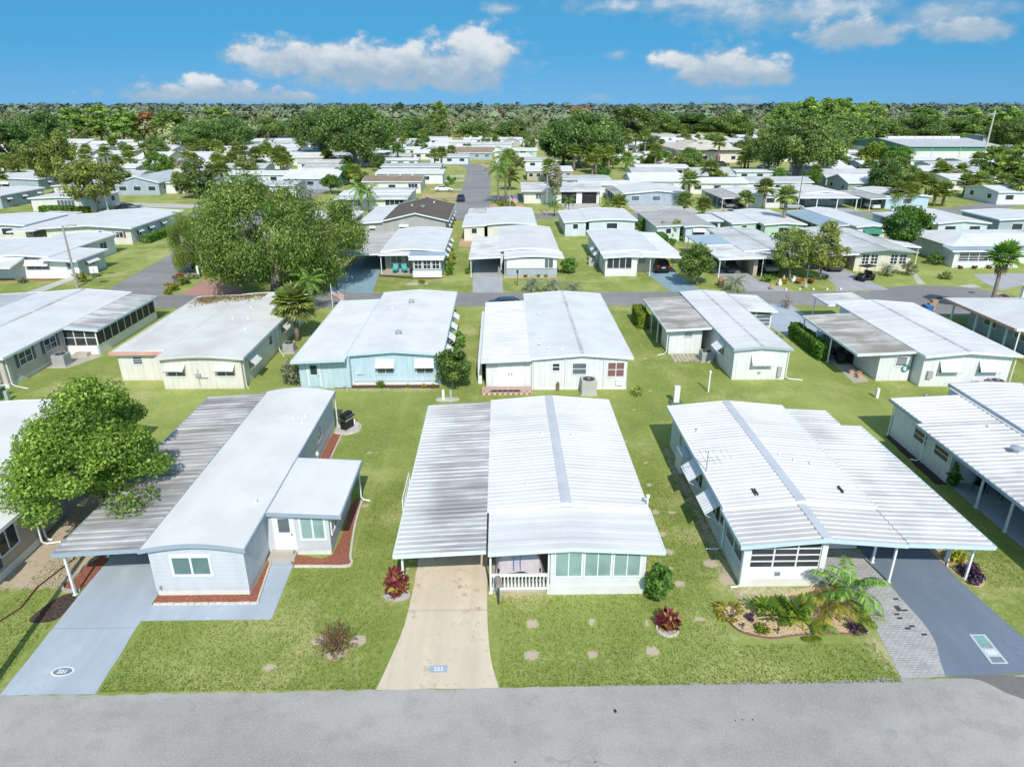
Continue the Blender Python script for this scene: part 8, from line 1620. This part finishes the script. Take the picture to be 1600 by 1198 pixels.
while cnt < 1700:
    px = r_.uniform(-250, 1850); y0 = np.interp(px, ex, ee); y = y0*(1+abs(r_.normal())*.55)+6; x = (px-800)/FPX*(y*math.cos(PITCH)+7.5)+y*.0157
    if y > 1500: continue
    if 120 < x < 215 and 255 < y < 335: continue
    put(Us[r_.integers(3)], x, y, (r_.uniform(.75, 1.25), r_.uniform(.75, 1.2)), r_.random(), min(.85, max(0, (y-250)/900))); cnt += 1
def rise(y): return max(0.0, (y-650)/2800)*13
for k in range(4200):
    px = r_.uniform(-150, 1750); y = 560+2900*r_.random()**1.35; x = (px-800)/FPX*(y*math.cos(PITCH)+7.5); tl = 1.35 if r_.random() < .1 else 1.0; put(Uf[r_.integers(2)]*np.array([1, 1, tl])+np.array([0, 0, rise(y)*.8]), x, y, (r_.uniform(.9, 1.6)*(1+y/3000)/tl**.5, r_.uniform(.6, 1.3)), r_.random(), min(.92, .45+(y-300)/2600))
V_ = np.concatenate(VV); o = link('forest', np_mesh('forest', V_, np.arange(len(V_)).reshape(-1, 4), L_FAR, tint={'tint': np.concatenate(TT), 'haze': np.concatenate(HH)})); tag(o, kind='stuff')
# ---- the many small homes, yard trees and palms packed between the far homes
def free(x, y, m):
    return all(not (a-m < x < b+m and c-m < y < d+m) for a, b, c, d in FOOT) and not (-14-m < x < 0+m and 130 < y < 262) and not (120 < x < 212 and 250 < y < 340) and not (60 < x < 130 and 205 < y < 262)
k = 0
while k < 135:
    px = rng.uniform(-20, 1620); y = rng.uniform(170, 440); x = (px-800)/FPX*(y*math.cos(PITCH)+7.5)
    if y > np.interp(px, [e[0] for e in EDGE], [G(*e)[1] for e in EDGE])-14 or not free(x, y, 7.2): continue
    if 820 < px < 1000 and y > 185: continue
    w_ = rng.uniform(11, 17); d_ = rng.uniform(8, 11); plain('small white home packed among the distant trees and homes', x-w_/2, x+w_/2, y-d_/2, y+d_/2, 2.6, rng.uniform(2.9, 3.6), (R_WHITE, R_PANL, R_LGREY)[k % 3], (W_WHITE, W_CREAM, W_PBLUE, W_WHITE)[k % 4], 'x', south=3, nside=1, group='white homes packed among the distant trees').finish(); k += 1
k = 0
while k < 95:
    px = rng.uniform(-40, 1640); y = rng.uniform(150, 460); x = (px-800)/FPX*(y*math.cos(PITCH)+7.5)
    if y > np.interp(px, [e[0] for e in EDGE], [G(*e)[1] for e in EDGE])+5 or not free(x, y, 2.6): continue
    kd = ('dark', 'olive', 'hard', 'lime', 'ball', 'hard')[k % 6]; s = rng.uniform(.5, .95) * (.75 if kd in ('hard',) else .85)
    tree(kd, x, y, s, 'green yard tree standing among the distant white homes', variant=k % 3, group='yard trees among the distant homes', sz=s*rng.uniform(.8, 1.1)); k += 1
k = 0
while k < 90:
    px = rng.uniform(-40, 1640); y = rng.uniform(165, 430); x = (px-800)/FPX*(y*math.cos(PITCH)+7.5)
    if y > np.interp(px, [e[0] for e in EDGE], [G(*e)[1] for e in EDGE]) or not free(x, y, 2): continue
    palm('sabal', x, y, rng.uniform(3.2, 6.5), rng.uniform(1.7, 2.3), 'small round-headed palm standing among the distant white homes', 'palms among the distant homes', variant=k % 2); k += 1
# ---- low wooded hills at the horizon
hx = np.linspace(-6500, 6500, 180); rows = [(650, 0), (1400, .20), (2200, .52), (3000, .86), (3450, 1), (4200, .9), (6500, .2)]; vs = []
for yy, f in rows:
    for i, x in enumerate(hx): vs.append((x*(yy/3400), yy+40*math.sin(i), f*(13+1.5*math.sin(i*.21)+1.0*math.sin(i*.57+1))-.6))
n = len(hx); fs = [(j*n+i, j*n+i+1, (j+1)*n+i+1, (j+1)*n+i) for j in range(len(rows)-1) for i in range(n-1)]
t = NT('distant_wooded_hills'); p = t.pos(); c = t.mix(t.ramp(t.noise(t.scale(p, (1, .4, 3)), .02, 5, .7), .35, .65), (.10, .13, .11), (.15, .185, .15)); HM = t.done(t.bsdf(c, .9, .1))
o = link('hills', np_mesh('hills', np.array(vs), np.array(fs), HM)); tag(o, kind='structure')
# ---- grass blades on the near lawns
n = 130000; Pg = np.stack([r_.uniform(-22, 24, n), 19.2+(r_.random(n)**1.3)*15, np.zeros(n)], 1)
bad = np.zeros(n, bool)
for a, b, c, d in ((-18.8, -14.9, 19, 36), (-15.3, -9.7, 22.9, 24.6), (-11.2, -9.7, 24, 27.5), (-15.3, -11, 24, 36), (-11.2, -7.2, 26.4, 34), (-4.75, -.15, 19, 36), (-.8, 6.5, 24.3, 36), (9.2, 15.3, 21.2, 25), (10.2, 21.2, 24.2, 36), (15, 24, 19, 24.5), (14.9, 21, 19, 27), (-19.9, -18.6, 22.8, 29), (-40, -21.5, 19, 40), (20.7, 22, 24.4, 29.5), (5.8, 6.4, 22, 23)): bad |= (Pg[:, 0] > a) & (Pg[:, 0] < b) & (Pg[:, 1] > c) & (Pg[:, 1] < d)
for px, py, rr in BARE: bx, by = G(px, py); bad |= np.hypot(Pg[:, 0]-bx, Pg[:, 1]-by) < rr*.9
Pg = Pg[~bad]; n = len(Pg); a = r_.random(n)*6.28; hgt = r_.uniform(.03, .075, n); d = np.stack([np.cos(a), np.sin(a), np.zeros(n)], 1); up = np.stack([r_.normal(size=n)*.5*hgt, r_.normal(size=n)*.5*hgt, hgt], 1); wdt = .02
Vg = np.stack([Pg-d*wdt, Pg+d*wdt, Pg+up+d*.003], 1).reshape(-1, 3); o = link('grass', np_mesh('grass', Vg, np.arange(len(Vg)).reshape(-1, 3), L_BLADE)); tag(o, kind='stuff')
SKYTINT = (.52, 1.37, 1.38)
CLOUDS = [  # pixel rows of base and top, edge softness, opacity, lobes (px, py, half width, half height)
 (150, 40, .62, .95, [(600,104,225,52),(745,86,100,58),(470,92,130,42),(690,118,140,40),(390,86,60,26)]),
 (168, 116, .55, .92, [(330,150,165,30),(330,138,60,24),(240,152,70,18),(450,154,60,14)]),
 (144, 70, .62, .95, [(1130,106,118,42),(1150,94,52,28),(1060,96,52,24),(1205,120,48,20)]),
 (90, 10, .6, .92, [(1330,50,105,36),(1510,46,95,28)]),
 (82, -30, 1.1, .8, [(1250,20,320,42),(1480,22,190,38),(1080,4,280,22),(785,14,44,14)]),
 (175, 60, 1.1, .5, [(962,85,30,12),(930,152,34,10),(1160,158,48,12)])]
# ================================================================ light and sky
AZ, EL = R(-7.5), R(43.5)      # direction in which shadows fall (from +Y towards +X), sun height
sd = bpy.data.lights.new('sun', 'SUN'); sd.energy = 4.1; sd.angle = R(.53); sd.color = (1.0, .955, .89)
so = bpy.data.objects.new('sun', sd); COL.objects.link(so); so.location = (0, -40, 60)
so.rotation_euler = Vector((math.sin(AZ)*math.cos(EL), math.cos(AZ)*math.cos(EL), -math.sin(EL))).to_track_quat('-Z', 'Y').to_euler()
w = bpy.data.worlds.new('World'); scene.world = w; w.use_nodes = True; wt = w.node_tree; wt.nodes.clear()
class WT(NT):
    def __init__(s): s.t = wt
W = WT()
out = W.n('ShaderNodeOutputWorld'); bg = W.n('ShaderNodeBackground'); wt.links.new(bg.outputs[0], out.inputs[0])
tc = W.n('ShaderNodeTexCoord').outputs['Generated']
sky = W.n('ShaderNodeTexSky', sky_type='NISHITA'); sky.sun_disc = False; sky.sun_elevation = EL; sky.sun_rotation = AZ + math.pi
sky.air_density = 1.0; sky.dust_density = .3; sky.ozone_density = 3.0
lift = W.n('ShaderNodeVectorMath', operation='ADD'); wt.links.new(tc, lift.inputs[0]); lift.inputs[1].default_value = (0, 0, .42)
nrm = W.n('ShaderNodeVectorMath', operation='NORMALIZE'); wt.links.new(lift.outputs[0], nrm.inputs[0]); wt.links.new(nrm.outputs[0], sky.inputs[0])
STR = .145
xyz = W.sep(tc)
az = W.math('MULTIPLY', W.math('ARCTAN2', xyz[0], xyz[1]), 180/math.pi); el = W.math('MULTIPLY', W.math('ARCSINE', xyz[2]), 180/math.pi)
skyc = W.mix(1.0, sky.outputs[0], W.mix(W.ramp(el, 8, 32), W.mix(W.ramp(el, -.5, 5), (.92, 1.40, 1.32), SKYTINT), (1.98, 1.84, 1.44)), 'MULTIPLY')  # sky above the view is brightened as added fill to lift shadows
cmb = W.n('ShaderNodeCombineXYZ'); wt.links.new(az, cmb.inputs[0]); wt.links.new(el, cmb.inputs[1]); ae = cmb.outputs[0]
n1 = W.n('ShaderNodeTexNoise', noise_dimensions='2D'); wt.links.new(W.scale(ae, (1, 1.7, 1)), n1.inputs['Vector']); n1.inputs['Scale'].default_value = .42; n1.inputs['Detail'].default_value = 6; n1.inputs['Roughness'].default_value = .62
billow = W.n('ShaderNodeTexVoronoi', voronoi_dimensions='2D', feature='F1'); wt.links.new(W.scale(ae, (1, 1.5, 1)), billow.inputs['Vector']); billow.inputs['Scale'].default_value = .75
w.cycles.sampling_method = 'MANUAL'; w.cycles.sample_map_resolution = 256
wob = W.math('ADD', W.math('MULTIPLY', W.math('SUBTRACT', n1.outputs[0], .48), 1.25), W.math('MULTIPLY', W.math('SUBTRACT', .45, billow.outputs['Distance']), .35))
def d2(px, py):   # direction (degrees) seen at a photograph pixel
    u = (px-800)/FPX; v = -(py-599)/FPX; cy, sy, cp, sp = math.cos(YAW), math.sin(YAW), math.cos(PITCH), math.sin(PITCH)
    d = Vector((sy*cp+u*cy+v*sy*sp, cy*cp-u*sy+v*cy*sp, -sp+v*cp)).normalized(); return math.degrees(math.atan2(d.x, d.y)), math.degrees(math.asin(d.z))
dens = None; hgt = None
for (base, top, soft, op, parts) in CLOUDS:
    best = None
    for (px, py, rx, ry) in parts:
        a0, e0 = d2(px, py); a1, _ = d2(px+rx, py); _, e1 = d2(px, py-ry); ka, ke = 1/(a1-a0), 1/(e1-e0)
        v_ = W.n('ShaderNodeVectorMath', operation='MULTIPLY_ADD'); wt.links.new(ae, v_.inputs[0]); v_.inputs[1].default_value = (ka, ke, 0); v_.inputs[2].default_value = (-a0*ka, -e0*ke, 0)
        l_ = W.n('ShaderNodeVectorMath', operation='LENGTH'); wt.links.new(v_.outputs[0], l_.inputs[0])
        best = l_.outputs['Value'] if best is None else W.math('MINIMUM', best, l_.outputs['Value'])
    _, eb = d2(800, base); _, et = d2(800, top)
    d = W.math('ADD', W.math('SUBTRACT', 1.0, best), wob)
    f = W.math('MULTIPLY', W.math('MULTIPLY', W.ramp(d, .0, soft), op), W.ramp(W.math('ADD', el, W.math('MULTIPLY', wob, .35)), eb-.3, eb+.8))
    t_ = W.math('MULTIPLY', W.ramp(el, eb+.2, eb+(et-eb)*1.0), f)
    dens = f if dens is None else W.math('MAXIMUM', dens, f); hgt = t_ if hgt is None else W.math('MAXIMUM', hgt, t_)
sh = W.math('ADD', hgt, W.math('MULTIPLY', W.math('SUBTRACT', n1.outputs[0], .5), 1.0)); sh = W.ramp(sh, .05, 1.0)
k = 1/STR
cc = W.mix(sh, (.36*k, .49*k, .62*k), (.80*k, .83*k, .86*k))
col = W.mix(W.math('MULTIPLY', dens, W.ramp(el, -.3, .5)), skyc, cc)
wt.links.new(col, bg.inputs['Color']); bg.inputs['Strength'].default_value = STR
